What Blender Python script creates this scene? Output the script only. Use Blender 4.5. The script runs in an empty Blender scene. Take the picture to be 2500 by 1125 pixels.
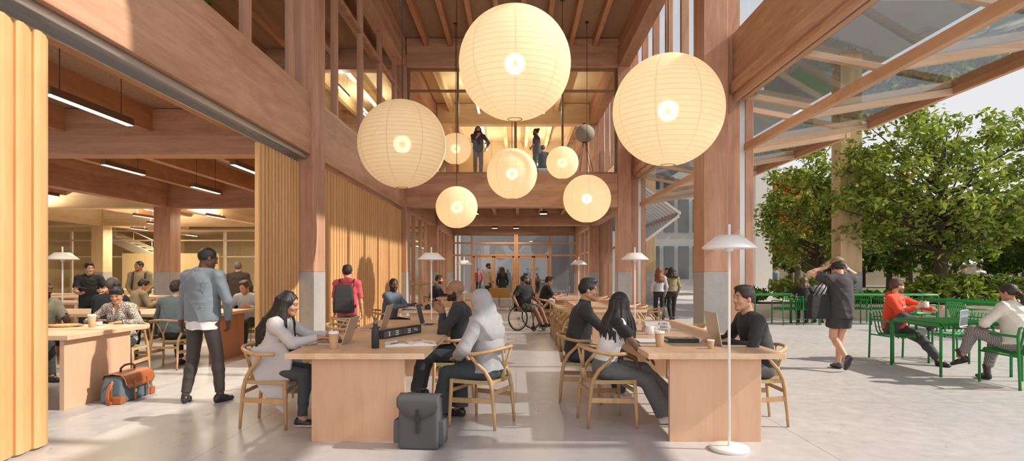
import bpy, bmesh, math, random
import numpy as np
from mathutils import Vector, Matrix

# ------------------------------------------------------------------ camera, sky, sun, exposure
scene = bpy.context.scene
COL = scene.collection
CAM_H = 1.45
FPX = 1450.0
VPX, VPY = 1260.0, 664.0
cam_data = bpy.data.cameras.new('camera')
cam = bpy.data.objects.new('camera', cam_data)
COL.objects.link(cam)
cam.location = (0, 0, CAM_H)
cam.rotation_euler = (math.pi/2, 0, 0)
cam_data.sensor_width = 36.0
cam_data.lens = FPX/2500*36.0
cam_data.shift_x = -(VPX-1250)/2500
cam_data.shift_y = (VPY-562.5)/2500
cam_data.clip_end = 500
scene.camera = cam

SUN_EL = math.radians(38)
sun_dir = Vector((math.cos(SUN_EL), -0.10*math.cos(SUN_EL), math.sin(SUN_EL))).normalized()
world = bpy.data.worlds.new('sky')
scene.world = world
world.use_nodes = True
wn = world.node_tree.nodes; wl = world.node_tree.links
wn.clear()
w_out = wn.new('ShaderNodeOutputWorld')
w_bg = wn.new('ShaderNodeBackground')
w_tc = wn.new('ShaderNodeTexCoord')
# clear autumn sky: pale at the horizon, deeper overhead, plus an added glow behind the viewer to fill the interior
w_sep = wn.new('ShaderNodeSeparateXYZ'); wl.new(w_tc.outputs['Generated'], w_sep.inputs[0])
w_ramp = wn.new('ShaderNodeValToRGB'); wl.new(w_sep.outputs[2], w_ramp.inputs[0])
e = w_ramp.color_ramp.elements
e[0].position = 0.0; e[0].color = (0.86, 0.85, 0.85, 1)
e[1].position = 1.0; e[1].color = (0.24, 0.31, 0.42, 1)
m_ = e.new(0.30); m_.color = (0.78, 0.78, 0.81, 1)
m2_ = e.new(0.60); m2_.color = (0.42, 0.48, 0.58, 1)
w_dot = wn.new('ShaderNodeVectorMath'); w_dot.operation = 'DOT_PRODUCT'
w_dot.inputs[1].default_value = Vector((0.45, -0.88, 0.16)).normalized()
wl.new(w_tc.outputs['Generated'], w_dot.inputs[0])
w_map = wn.new('ShaderNodeMapRange'); w_map.interpolation_type = 'SMOOTHSTEP'
w_map.inputs[1].default_value = 0.15; w_map.inputs[2].default_value = 1.0
w_map.inputs[3].default_value = 0.0; w_map.inputs[4].default_value = 1.0
wl.new(w_dot.outputs['Value'], w_map.inputs[0])
w_add = wn.new('ShaderNodeMix'); w_add.data_type = 'RGBA'; w_add.blend_type = 'ADD'
wl.new(w_map.outputs[0], w_add.inputs[0]); wl.new(w_ramp.outputs[0], w_add.inputs[6])
w_add.inputs[7].default_value = (0.85, 0.76, 0.68, 1)
wl.new(w_add.outputs[2], w_bg.inputs[0])
w_bg.inputs[1].default_value = 1.0
wl.new(w_bg.outputs[0], w_out.inputs[0])

sun_data = bpy.data.lights.new('sun', 'SUN')
sun_data.energy = 5.6
sun_data.angle = math.radians(0.9)
sun_data.color = (1.0, 0.90, 0.78)
sun = bpy.data.objects.new('sun', sun_data)
COL.objects.link(sun)
sun.rotation_euler = sun_dir.to_track_quat('Z', 'Y').to_euler()
sun.location = (40, -4, 40)

scene.view_settings.view_transform = 'Standard'
scene.view_settings.look = 'None'
scene.view_settings.gamma = 1
scene.view_settings.use_curve_mapping = False
scene.view_settings.exposure = 0.06
scene.cycles.max_bounces = 10
scene.cycles.diffuse_bounces = 5
scene.cycles.glossy_bounces = 4
scene.cycles.transparent_max_bounces = 16
scene.cycles.sample_clamp_indirect = 6.0
scene.cycles.caustics_reflective = False
scene.cycles.caustics_refractive = False

rnd = random.Random(7)

# ------------------------------------------------------------------ helpers
def W(px, py, Y):
    """A point of the hall from its measured position in the photograph and its distance."""
    return Vector(((px-VPX)/FPX*Y, Y, CAM_H-(py-VPY)/FPX*Y))
def FL(px, py):
    Y = CAM_H*FPX/(py-VPY)
    return Vector(((px-VPX)/FPX*Y, Y, 0))

def srgb(r, g, b):
    f = lambda c: (c/255/12.92) if c <= 10 else ((c/255+0.055)/1.055)**2.4
    return (f(r), f(g), f(b), 1)

class NT:
    """Small node helper."""
    def __init__(s, name):
        s.m = bpy.data.materials.new(name); s.m.use_nodes = True
        s.t = s.m.node_tree; s.n = s.t.nodes; s.l = s.t.links
        s.n.clear()
        s.out = s.n.new('ShaderNodeOutputMaterial')
    def node(s, typ, ins=None, **kw):
        nd = s.n.new(typ)
        for k, v in kw.items(): setattr(nd, k, v)
        for k, v in (ins or {}).items():
            if hasattr(v, 'is_output'): s.l.new(v, nd.inputs[k])
            else: nd.inputs[k].default_value = v
        return nd
    def math(s, op, a, b=0.0, c=0.0):
        nd = s.node('ShaderNodeMath', {0: a, 1: b, 2: c}, operation=op)
        return nd.outputs[0]
    def mix(s, f, a, b, blend='MIX'):
        nd = s.n.new('ShaderNodeMix'); nd.data_type = 'RGBA'; nd.blend_type = blend
        for i, v in ((0, f), (6, a), (7, b)):
            if hasattr(v, 'is_output'): s.l.new(v, nd.inputs[i])
            else: nd.inputs[i].default_value = v
        return nd.outputs[2]
    def ramp(s, f, stops):
        nd = s.n.new('ShaderNodeValToRGB'); s.l.new(f, nd.inputs[0])
        el = nd.color_ramp.elements
        while len(el) < len(stops): el.new(0.5)
        for x, (p, c) in zip(el, stops): x.position = p; x.color = c if len(c) == 4 else (*c, 1)
        return nd.outputs[0]
    def coord(s, kind='Object', scale=(1, 1, 1), rot=(0, 0, 0)):
        tc = s.n.new('ShaderNodeTexCoord')
        return s.node('ShaderNodeMapping', {0: tc.outputs[kind], 3: scale, 2: rot}).outputs[0]
    def noise(s, vec, scale=5, detail=3, rough=0.55, dist=0.0):
        return s.node('ShaderNodeTexNoise', {'Vector': vec, 'Scale': scale, 'Detail': detail, 'Roughness': rough, 'Distortion': dist}).outputs[0]
    def bump(s, h, strength=0.2, dist=0.01):
        return s.node('ShaderNodeBump', {'Height': h, 'Strength': strength, 'Distance': dist}).outputs[0]
    def bsdf(s, color, rough=0.6, metal=0.0, normal=None, **kw):
        ins = {'Base Color': color, 'Roughness': rough, 'Metallic': metal}
        if normal is not None: ins['Normal'] = normal
        ins.update(kw)
        b = s.node('ShaderNodeBsdfPrincipled', ins)
        s.l.new(b.outputs[0], s.out.inputs[0])
        return b
    def surf(s, sock):
        s.l.new(sock, s.out.inputs[0])

def plain(name, col, rough=0.6, metal=0.0, var=0.06, nscale=30, bump=0.05, **kw):
    t = NT(name); v = t.coord()
    n = t.noise(v, nscale, 3)
    c = t.mix(n, [x*(1-var) for x in col[:3]]+[1], [min(1, x*(1+var)) for x in col[:3]]+[1])
    t.bsdf(c, rough, metal, t.bump(n, bump, 0.004) if bump else None, **kw)
    return t.m

def wood(name, light, dark, axis, board=0.2, knots=True, rough=0.55, bax=None, contrast=1.0, line=0.25):
    """Sawn timber: grain along one axis, boards side by side, scattered knots."""
    t = NT(name)
    info = t.n.new('ShaderNodeObjectInfo')
    tc = t.n.new('ShaderNodeTexCoord')
    off = t.node('ShaderNodeVectorMath', {0: tc.outputs['Object'], 1: (0, 0, 0)}, operation='ADD')
    rv = t.node('ShaderNodeCombineXYZ', {0: t.math('MULTIPLY', info.outputs['Random'], 9.0), 1: t.math('MULTIPLY', info.outputs['Random'], 17.0), 2: t.math('MULTIPLY', info.outputs['Random'], 5.0)})
    t.l.new(rv.outputs[0], off.inputs[1])
    sc = [1.0, 1.0, 1.0]; sc[axis] = 0.06
    v = t.node('ShaderNodeMapping', {0: off.outputs[0], 3: sc}).outputs[0]
    g1 = t.noise(v, 9, 4, 0.6, 0.6)
    sc2 = [1.0, 1.0, 1.0]; sc2[axis] = 0.22
    g3 = t.noise(t.node('ShaderNodeMapping', {0: off.outputs[0], 3: sc2}).outputs[0], 3.2, 4, 0.62, 1.6)
    g2 = t.noise(v, 60, 3, 0.6, 0.2)
    sep = t.node('ShaderNodeSeparateXYZ', {0: tc.outputs['Object']})
    perp = [i for i in range(3) if i != axis]
    ids = []
    frs = []
    for p in (perp if bax is None else [bax]):
        q = t.math('DIVIDE', t.math('ADD', sep.outputs[p], 0.013), board)
        ids.append(t.math('FLOOR', q))
        fr = t.math('FRACT', q)
        frs.append(t.math('LESS_THAN', fr, 0.012))
    idv = t.node('ShaderNodeCombineXYZ', {i: x for i, x in enumerate(ids)})
    wnz = t.node('ShaderNodeTexWhiteNoise', {0: t.node('ShaderNodeVectorMath', {0: idv.outputs[0], 1: rv.outputs[0]}, operation='ADD').outputs[0]}, noise_dimensions='3D')
    f = t.math('ADD', t.math('MULTIPLY', g1, 0.55*contrast), t.math('MULTIPLY', g2, 0.25*contrast))
    f = t.math('ADD', f, t.math('MULTIPLY', wnz.outputs[0], 0.30*contrast))
    f = t.math('ADD', f, t.math('MULTIPLY', t.math('SUBTRACT', g3, 0.5), 0.9*contrast))
    f = t.math('SUBTRACT', f, 0.55*contrast-0.5)
    c = t.ramp(f, [(0.30, light), (0.74, dark)])
    if line:
        ln = frs[0] if len(frs) == 1 else t.math('MAXIMUM', frs[0], frs[1])
        c = t.mix(t.math('MULTIPLY', ln, line), c, [x*0.45 for x in dark[:3]]+[1])
    if knots:
        ks = [4.2, 4.2, 4.2]; ks[axis] = 1.9
        kv = t.node('ShaderNodeMapping', {0: off.outputs[0], 3: ks}).outputs[0]
        vo = t.node('ShaderNodeTexVoronoi', {'Vector': kv, 'Scale': 1.0, 'Randomness': 1.0})
        kd = t.math('ADD', vo.outputs['Distance'], t.math('MULTIPLY', g2, 0.05))
        sepc = t.node('ShaderNodeSeparateColor', {0: vo.outputs['Color']})
        sel = t.math('GREATER_THAN', sepc.outputs[0], 0.3)
        rad = t.math('MULTIPLY', sepc.outputs[1], 0.040)
        core = t.math('MULTIPLY', t.math('GREATER_THAN', t.math('ADD', rad, 0.022), kd), sel)
        halo = t.math('MULTIPLY', t.node('ShaderNodeMapRange', {0: kd, 1: 0.02, 2: 0.13, 3: 0.5, 4: 0.0}).outputs[0], sel)
        c = t.mix(halo, c, [x*0.72 for x in dark[:3]]+[1])
        c = t.mix(t.math('MULTIPLY', core, 0.65), c, (0.10, 0.045, 0.022, 1))
    t.bsdf(c, rough, 0.0, t.bump(g2, 0.08, 0.003))
    return t.m

MESHES = []
def mesh_obj(name, verts, faces, mat=None, parent=None, smooth=False, mats=None, fmat=None):
    me = bpy.data.meshes.new(name)
    if isinstance(verts, np.ndarray):
        verts = verts.astype(np.float32)
        faces = np.asarray(faces, dtype=np.int32)
        k = faces.shape[1]
        me.vertices.add(len(verts)); me.vertices.foreach_set('co', verts.ravel())
        me.loops.add(faces.size); me.loops.foreach_set('vertex_index', faces.ravel())
        me.polygons.add(len(faces)); me.polygons.foreach_set('loop_start', np.arange(0, faces.size, k, dtype=np.int32))
        me.update(calc_edges=True)
    else:
        me.from_pydata([tuple(v) for v in verts], [], [tuple(f) for f in faces])
        me.update()
    for m in (mats or ([mat] if mat else [])): me.materials.append(m)
    if fmat is not None: me.polygons.foreach_set('material_index', np.asarray(fmat, dtype=np.int32))
    if smooth: me.polygons.foreach_set('use_smooth', np.ones(len(me.polygons), dtype=bool))
    o = bpy.data.objects.new(name, me)
    COL.objects.link(o)
    if parent is not None: o.parent = parent
    return o

class MB:
    """Collects boxes, tubes, lathes into ONE mesh."""
    def __init__(s): s.v = []; s.f = []; s.fm = []; s.cur = 0; s.sm = []
    def _add(s, vs, fs, smooth=False):
        o = len(s.v); s.v += [Vector(v) for v in vs]
        for f in fs: s.f.append([i+o for i in f]); s.fm.append(s.cur); s.sm.append(smooth)
        return s
    def mat(s, i): s.cur = i; return s
    def box(s, x0, x1, y0, y1, z0, z1, M=None):
        vs = [Vector((x, y, z)) for x in (x0, x1) for y in (y0, y1) for z in (z0, z1)]
        if M is not None: vs = [M @ v for v in vs]
        return s._add(vs, [(0, 1, 3, 2), (4, 6, 7, 5), (0, 4, 5, 1), (2, 3, 7, 6), (0, 2, 6, 4), (1, 5, 7, 3)])
    def hexa(s, pts):
        """8 points: bottom ring 4, top ring 4"""
        return s._add(pts, [(3, 2, 1, 0), (4, 5, 6, 7), (0, 1, 5, 4), (1, 2, 6, 5), (2, 3, 7, 6), (3, 0, 4, 7)])
    def bar(s, a, b, w, h, up=(0, 0, 1)):
        """Rectangular bar from a to b: w across, h along up."""
        a = Vector(a); b = Vector(b); d = (b-a).normalized(); up = Vector(up)
        sd = d.cross(up).normalized(); u = sd.cross(d).normalized()
        q = lambda p: [p-sd*w/2-u*h/2, p+sd*w/2-u*h/2, p+sd*w/2+u*h/2, p-sd*w/2+u*h/2]
        return s.hexa(q(a)+q(b))
    def tube(s, pts, r, n=10, closed=False, caps=True, flat=None):
        """Round (or flattened) tube along points; r a number or list."""
        pts = [Vector(p) for p in pts]; N = len(pts)
        rs = r if isinstance(r, (list, tuple)) else [r]*N
        o = len(s.v); prev = None
        for i, p in enumerate(pts):
            a = pts[i-1] if (i > 0 or closed) else p
            b = pts[(i+1) % N] if (i < N-1 or closed) else p
            d = (b-a).normalized()
            if prev is None:
                ref = Vector((0, 0, 1)) if abs(d.z) < 0.9 else Vector((1, 0, 0))
                u = d.cross(ref).normalized()
            else:
                u = (prev-d*prev.dot(d)).normalized()
            prev = u; w = d.cross(u)
            fx, fy = flat if flat else (1, 1)
            for k in range(n):
                an = 2*math.pi*k/n
                s.v.append(p+u*(math.cos(an)*rs[i]*fx)+w*(math.sin(an)*rs[i]*fy))
        rng = N if closed else N-1
        for i in range(rng):
            for k in range(n):
                a = o+i*n+k; b = o+i*n+(k+1) % n; j = (i+1) % N
                c = o+j*n+(k+1) % n; d_ = o+j*n+k
                s.f.append([a, b, c, d_]); s.fm.append(s.cur); s.sm.append(True)
        if caps and not closed:
            s.f.append([o+k for k in reversed(range(n))]); s.fm.append(s.cur); s.sm.append(False)
            s.f.append([o+(N-1)*n+k for k in range(n)]); s.fm.append(s.cur); s.sm.append(False)
        return s
    def cyl(s, a, b, r, n=16, r2=None): return s.tube([a, b], [r, r if r2 is None else r2], n)
    def lathe(s, prof, c=(0, 0, 0), n=32, smooth=True, cap0=True, cap1=True):
        """prof: list of (radius, z)."""
        o = len(s.v); c = Vector(c)
        for r, z in prof:
            for k in range(n):
                a = 2*math.pi*k/n
                s.v.append(c+Vector((r*math.cos(a), r*math.sin(a), z)))
        for i in range(len(prof)-1):
            for k in range(n):
                s.f.append([o+i*n+k, o+i*n+(k+1) % n, o+(i+1)*n+(k+1) % n, o+(i+1)*n+k]); s.fm.append(s.cur); s.sm.append(smooth)
        if cap0 and prof[0][0] > 1e-5: s.f.append([o+k for k in reversed(range(n))]); s.fm.append(s.cur); s.sm.append(False)
        if cap1 and prof[-1][0] > 1e-5: s.f.append([o+(len(prof)-1)*n+k for k in range(n)]); s.fm.append(s.cur); s.sm.append(False)
        return s
    def sphere(s, c, r, n=16, sc=(1, 1, 1)):
        m = n//2
        prof = [(max(1e-4, r*math.sin(math.pi*i/m)), -r*math.cos(math.pi*i/m)) for i in range(m+1)]
        o = len(s.v); s.lathe(prof, (0, 0, 0), n)
        for i in range(o, len(s.v)):
            v = s.v[i]; s.v[i] = Vector((v.x*sc[0], v.y*sc[1], v.z*sc[2]))+Vector(c)
        return s
    def prism(s, poly, d0, d1, axis=1):
        """poly: 2D points; extruded along axis from d0 to d1."""
        n = len(poly)
        def mk(p, d):
            return {0: Vector((d, p[0], p[1])), 1: Vector((p[0], d, p[1])), 2: Vector((p[0], p[1], d))}[axis]
        vs = [mk(p, d0) for p in poly]+[mk(p, d1) for p in poly]
        return s._add(vs, [list(range(n))[::-1], list(range(n, 2*n))]+[[i, (i+1) % n, n+(i+1) % n, n+i] for i in range(n)])
    def xf(s, M, start=0):
        for i in range(start, len(s.v)): s.v[i] = M @ s.v[i]
        return s
    def build(s, name, mat=None, parent=None, mats=None, bevel=0.0, seg=2):
        me = bpy.data.meshes.new(name)
        me.from_pydata([tuple(v) for v in s.v], [], s.f)
        for m in (mats or ([mat] if mat else [])): me.materials.append(m)
        me.polygons.foreach_set('material_index', s.fm)
        me.polygons.foreach_set('use_smooth', s.sm)
        bm = bmesh.new(); bm.from_mesh(me)
        bmesh.ops.recalc_face_normals(bm, faces=bm.faces)
        if bevel:
            ed = [e for e in bm.edges if len(e.link_faces) == 2 and e.calc_face_angle(0) > 0.6]
            bmesh.ops.bevel(bm, geom=ed, offset=bevel, segments=seg, profile=0.6, affect='EDGES', clamp_overlap=True)
        bm.to_mesh(me); bm.free()
        me.update()
        o = bpy.data.objects.new(name, me); COL.objects.link(o)
        if parent is not None: o.parent = parent
        return o

def tag(o, label, cat, group=None, kind=None):
    o['label'] = label; o['category'] = cat
    if group: o['group'] = group
    if kind: o['kind'] = kind
    return o
def thing(name, label, cat, loc=(0, 0, 0), rz=0.0, group=None):
    o = bpy.data.objects.new(name, None); COL.objects.link(o)
    o.empty_display_size = 0.1
    o.location = loc; o.rotation_euler = (0, 0, rz)
    return tag(o, label, cat, group)
def struct(o, label=None, cat=None):
    o['kind'] = 'structure'
    if label: o['label'] = label
    if cat: o['category'] = cat
    return o
def dup(src, loc, rz, label=None, group=None, name=None):
    def cp(o, parent):
        c = o.copy(); COL.objects.link(c); c.parent = parent
        for ch in o.children: cp(ch, c)
        return c
    r = cp(src, None)
    r.location = loc; r.rotation_euler = (0, 0, rz)
    if label: r['label'] = label
    if group: r['group'] = group
    return r
# ------------------------------------------------------------------ materials
B_L, B_D = (0.56, 0.34, 0.225), (0.40, 0.21, 0.13)
WX = wood('beam_timber_crosswise', B_L, B_D, 0, 0.22, bax=2)
WY = wood('beam_timber_lengthwise', B_L, B_D, 1, 0.22, bax=2)
WZ = wood('column_timber_upright', (0.54, 0.315, 0.21), (0.39, 0.195, 0.12), 2, 0.20)
WYJ = wood('joist_timber', (0.55, 0.30, 0.165), (0.41, 0.20, 0.10), 1, 0.3)
SCR = wood('folding_screen_pine', (0.68, 0.42, 0.20), (0.55, 0.295, 0.115), 2, 0.09, knots=False, line=0.1, contrast=0.7)
TBX = wood('table_oak_top', (0.74, 0.525, 0.355), (0.60, 0.385, 0.235), 1, 0.16, rough=0.42, bax=0, line=0.12)
TBS = wood('table_plywood_leg', (0.66, 0.425, 0.285), (0.55, 0.325, 0.20), 2, 0.4, rough=0.5, line=0.15, contrast=0.7)
TRX = wood('long_table_oak_top', (0.74, 0.525, 0.355), (0.60, 0.385, 0.235), 0, 0.16, rough=0.42, bax=1, line=0.12)
CHW = wood('chair_oak', (0.56, 0.36, 0.19), (0.42, 0.25, 0.115), 2, 0.5, knots=False, rough=0.4, line=0)
OUTW = wood('outdoor_post_timber', (0.62, 0.46, 0.26), (0.50, 0.34, 0.17), 2, 0.35, knots=False)
CANW = wood('canopy_frame_larch', (0.60, 0.36, 0.21), (0.45, 0.235, 0.12), 1, 0.3, knots=False)
CANX = wood('canopy_cross_rail', (0.66, 0.47, 0.31), (0.55, 0.36, 0.22), 0, 0.3, knots=False)
UPX = wood('lamplit_beam_timber_crosswise', (0.78, 0.62, 0.38), (0.66, 0.48, 0.26), 0, 0.22, bax=2)  # same timber in three copies, lightened and yellowed to carry the lamplight
UPY = wood('lamplit_joist_timber_lengthwise', (0.78, 0.61, 0.37), (0.66, 0.47, 0.25), 1, 0.3)
UPZ = wood('lamplit_column_timber', (0.76, 0.58, 0.34), (0.64, 0.44, 0.23), 2, 0.3)
PANEL = wood('pale_panel_plywood', (0.76, 0.59, 0.32), (0.68, 0.50, 0.25), 2, 1.2, knots=False, contrast=0.4)

def mk_concrete(name, col, dk, joint=None, rough=0.45, spec=0.4, sc=1.0):
    t = NT(name); v = t.coord('Object')
    n1 = t.noise(v, 0.55*sc, 5, 0.6); n2 = t.noise(v, 7*sc, 5, 0.65); n3 = t.noise(v, 90*sc, 2, 0.5)
    f = t.math('ADD', t.math('MULTIPLY', n1, 0.5), t.math('ADD', t.math('MULTIPLY', n2, 0.35), t.math('MULTIPLY', n3, 0.15)))
    c = t.ramp(f, [(0.35, dk), (0.66, col)])
    vo = t.node('ShaderNodeTexVoronoi', {'Vector': v, 'Scale': 3.2*sc})
    sp = t.math('LESS_THAN', vo.outputs['Distance'], 0.035)
    c = t.mix(t.math('MULTIPLY', sp, 0.55), c, (0.09, 0.085, 0.085, 1))
    h = f
    if joint:
        br = t.node('ShaderNodeTexBrick', {'Vector': t.coord('Object', (1, 1, 1), (0, 0, joint[2])), 'Color1': (1, 1, 1, 1), 'Color2': (1, 1, 1, 1), 'Mortar': (0, 0, 0, 1), 'Scale': 1.0, 'Mortar Size': 0.004, 'Mortar Smooth': 0.0, 'Brick Width': joint[0], 'Row Height': joint[1]}, offset=joint[3] if len(joint) > 3 else 0.5)
        c = t.mix(t.math('MULTIPLY', t.math('SUBTRACT', 1.0, br.outputs[0]), 0.55), c, (0.10, 0.09, 0.085, 1))
    rr = t.node('ShaderNodeMapRange', {0: n2, 1: 0.3, 2: 0.7, 3: rough-0.08, 4: rough+0.12}).outputs[0]
    t.bsdf(c, rr, 0, t.bump(n2, 0.05, 0.004), **{'Specular IOR Level': spec})
    return t.m
FLOORM = mk_concrete('polished_concrete_floor', (0.545, 0.523, 0.52), (0.43, 0.411, 0.412), (5.0, 2.2, 0.0), rough=0.34)
PAVE = mk_concrete('terrace_concrete', (0.55, 0.525, 0.515), (0.48, 0.455, 0.445), (2.6, 5.2, 0.0, 0.0), rough=0.62)
PLINTH = mk_concrete('cast_concrete_plinth', (0.44, 0.43, 0.42), (0.31, 0.305, 0.305), None, rough=0.7, sc=2.0)
PLANTER = mk_concrete('planter_concrete', (0.52, 0.45, 0.37), (0.38, 0.31, 0.25), None, rough=0.8, sc=1.5)
GREYW = mk_concrete('grey_render_wall', (0.50, 0.50, 0.51), (0.43, 0.43, 0.44), None, rough=0.8)
BEIGEW = mk_concrete('beige_street_wall', (0.52, 0.45, 0.35), (0.42, 0.36, 0.28), None, rough=0.85)
ROADM = mk_concrete('road_paving', (0.55, 0.50, 0.45), (0.44, 0.40, 0.36), None, rough=0.85)

def mk_deck():
    t = NT('wood_wool_ceiling_board'); v = t.coord('Object')
    n = t.noise(v, 55, 4, 0.75, 1.5); n2 = t.noise(v, 1.5, 2)
    c = t.ramp(n, [(0.36, (0.20, 0.12, 0.085)), (0.6, (0.50, 0.345, 0.25))])
    t.bsdf(c, 0.9, 0, t.bump(n, 0.5, 0.01)); return t.m
DECK = mk_deck()

def mk_glass(name, tint, refl=1.0, ior=1.45):
    t = NT(name)
    tr = t.node('ShaderNodeBsdfTransparent', {0: tint})
    gl = t.node('ShaderNodeBsdfGlossy', {'Color': (0.9, 0.93, 0.95, 1), 'Roughness': 0.01})
    lw = t.node('ShaderNodeLayerWeight', {'Blend': 0.5})
    f = t.math('MULTIPLY', t.math('ADD', t.math('MULTIPLY', t.math('POWER', lw.outputs['Facing'], 5.0), 0.55), 0.035), refl)
    m = t.node('ShaderNodeMixShader', {0: f, 1: tr.outputs[0], 2: gl.outputs[0]})
    t.surf(m.outputs[0]); return t.m
GLASS = mk_glass('clear_glass', (0.95, 0.96, 0.96, 1), 0.42)
GLASSG = mk_glass('grey_canopy_glass', (0.87, 0.885, 0.90, 1), 1.6, 1.5)
GLASSD = mk_glass('partition_glass', (0.84, 0.85, 0.87, 1), 1.5, 1.5)

STEEL = plain('brushed_steel', (0.55, 0.56, 0.58), 0.32, 0.9, 0.03, 60, 0.0)
ALU = plain('galvanised_guide_rail', (0.62, 0.64, 0.66), 0.45, 0.6, 0.03, 60, 0.0)
LAPM = plain('champagne_laptop_shell', (0.55, 0.48, 0.40), 0.38, 0.55, 0.02, 60, 0.0)
KEYM = plain('dark_keys', (0.05, 0.05, 0.052), 0.5)
WHITEP = plain('white_lacquer', (0.80, 0.78, 0.76), 0.45, 0, 0.02, 40, 0.0)
BLACKM = plain('black_metal', (0.02, 0.02, 0.021), 0.4)
BLACKP = plain('matt_black_plastic', (0.025, 0.025, 0.027), 0.55)
GREEN = plain('green_powder_coat', (0.012, 0.20, 0.035), 0.38, 0, 0.05, 30, 0.0)
DARKGREEN = plain('dark_green_metal', (0.03, 0.075, 0.035), 0.5)
CARD = plain('kraft_paper_cup', (0.52, 0.33, 0.19), 0.75)
LID = plain('white_cup_lid', (0.80, 0.78, 0.75), 0.5, 0, 0.02, 30, 0)
PAPER = plain('white_paper', (0.80, 0.79, 0.77), 0.8, 0, 0.03, 40, 0)
CORDW = None
def mk_cord():
    t = NT('woven_paper_cord'); v = t.coord('Object')
    a = t.node('ShaderNodeTexWave', {'Vector': v, 'Scale': 42.0, 'Distortion': 0.4, 'Detail': 1.0}, wave_type='BANDS', bands_direction='X')
    b = t.node('ShaderNodeTexWave', {'Vector': v, 'Scale': 42.0, 'Distortion': 0.4, 'Detail': 1.0}, wave_type='BANDS', bands_direction='Y')
    sep = t.node('ShaderNodeSeparateXYZ', {0: v})
    sel = t.math('GREATER_THAN', t.math('ABSOLUTE', sep.outputs[0]), t.math('ABSOLUTE', sep.outputs[1]))
    h = t.mix(sel, a.outputs[0], b.outputs[0])
    c = t.mix(h, (0.34, 0.235, 0.11, 1), (0.58, 0.44, 0.245, 1))
    t.bsdf(c, 0.85, 0, t.bump(h, 0.5, 0.004)); return t.m
CORDW = mk_cord()
def emis(name, col, strength):
    t = NT(name)
    e_ = t.node('ShaderNodeEmission', {0: (*col, 1), 1: strength})
    t.surf(e_.outputs[0]); return t.m
LEDM = emis('led_diffuser', (1.0, 0.83, 0.60), 9.0)
LEDW = emis('led_diffuser_upper', (1.0, 0.86, 0.58), 14.0)
UDECK = plain('lamplit_upper_ceiling_board', (0.66, 0.53, 0.33), 0.9, 0, 0.12, 50, 0.2)  # ceiling board with the warm lamplight put into its colour
BULB = emis('bulb_glow', (1.0, 0.82, 0.56), 5.0)
# ------------------------------------------------------------------ setting: floors, walls, ceilings
XL, XR = -3.66, 3.40                     # faces of the column lines of the hall
BY = [1.4, 10.75, 19.8, 27.5, 34.9]      # bays
Z1B, Z1T = 3.58, 4.68                    # first-floor beam line
Z2B, Z2T = 8.30, 9.28                    # roof beam line
UP = 4.80                                # upper floor level
GX = [-11.6, -19.2]                      # column lines in the reading room

def bx(name, x0, x1, y0, y1, z0, z1, mat, bevel=0.0, label=None, cat=None):
    o = MB().box(x0, x1, y0, y1, z0, z1).build(name, mat, bevel=bevel)
    struct(o, label, cat)
    return o

bx('floor', -27, 4.12, -1.5, 60, -0.2, 0, FLOORM)
bx('floor_terrace', 4.12, 60, -6, 18.6, -0.2, 0, FLOORM)
bx('floor_terrace', 4.12, 9.0, 18.6, 60, -0.2, 0, FLOORM)

# timber columns on concrete plinths
def column(x0, x1, y0, y1, ztop, plinth=1.45, mat=None):
    c = MB().box(x0, x1, y0, y1, plinth, ztop).build('timber_column', mat or WZ, bevel=0.012)
    struct(c)
    p = MB().box(x0-0.004, x1+0.004, y0-0.004, y1+0.004, 0, plinth).build('concrete_plinth', PLINTH, c, bevel=0.008)
    return c
CD = 0.64
for i, y in enumerate(BY):
    if i == 0: continue
    column(XL-0.46, XL, y, y+CD, Z2B+0.4)
    column(XR, XR+0.44, y, y+CD, Z2B+0.4)
    if i < 4:
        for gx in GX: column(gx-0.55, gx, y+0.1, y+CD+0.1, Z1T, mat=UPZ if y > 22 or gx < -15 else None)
    # upper storey columns carry on inside the upper rooms
    if i >= 2: column(GX[0]-0.45, GX[0], y, y+CD, Z2B+0.4, plinth=0.3) if i == 4 else None

# first-floor beams along the left side of the hall (on the face of the columns)
for i in range(4):
    y0, y1 = BY[i], BY[i+1]
    xf = XL-0.05
    struct(MB().box(xf-0.34, xf, (y0+CD if i else -1.0)+0.002, y1-0.002, Z1B, Z1T).build('timber_beam', WY, bevel=0.012))
# right side lower beams beyond the second column
for i in range(2, 4):
    struct(MB().box(XR+0.06, XR+0.40, BY[i]+CD+0.002, BY[i+1]-0.002, Z1B, Z1T).build('timber_beam', WY, bevel=0.012))
# cross beams of the hall at first-floor level
for y in BY[2:]:
    struct(MB().box(XL+0.002, XR-0.002, y+0.02, y+0.5, 3.62, 4.74).build('timber_beam', WX, bevel=0.012))
# roof beams: cross and lengthwise
for y in BY[2:4]:
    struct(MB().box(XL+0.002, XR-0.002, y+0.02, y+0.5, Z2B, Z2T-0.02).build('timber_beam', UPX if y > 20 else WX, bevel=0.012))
for i in range(0, 4):
    y0 = BY[i]+CD if i else 5.0
    for xa, xb in ((XL-0.40, XL-0.02), (XR+0.02, XR+0.40)):
        struct(MB().box(xa, xb, y0+0.002, BY[i+1]-0.002, Z2B+0.0, Z2T).build('timber_beam', WY, bevel=0.012))
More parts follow.
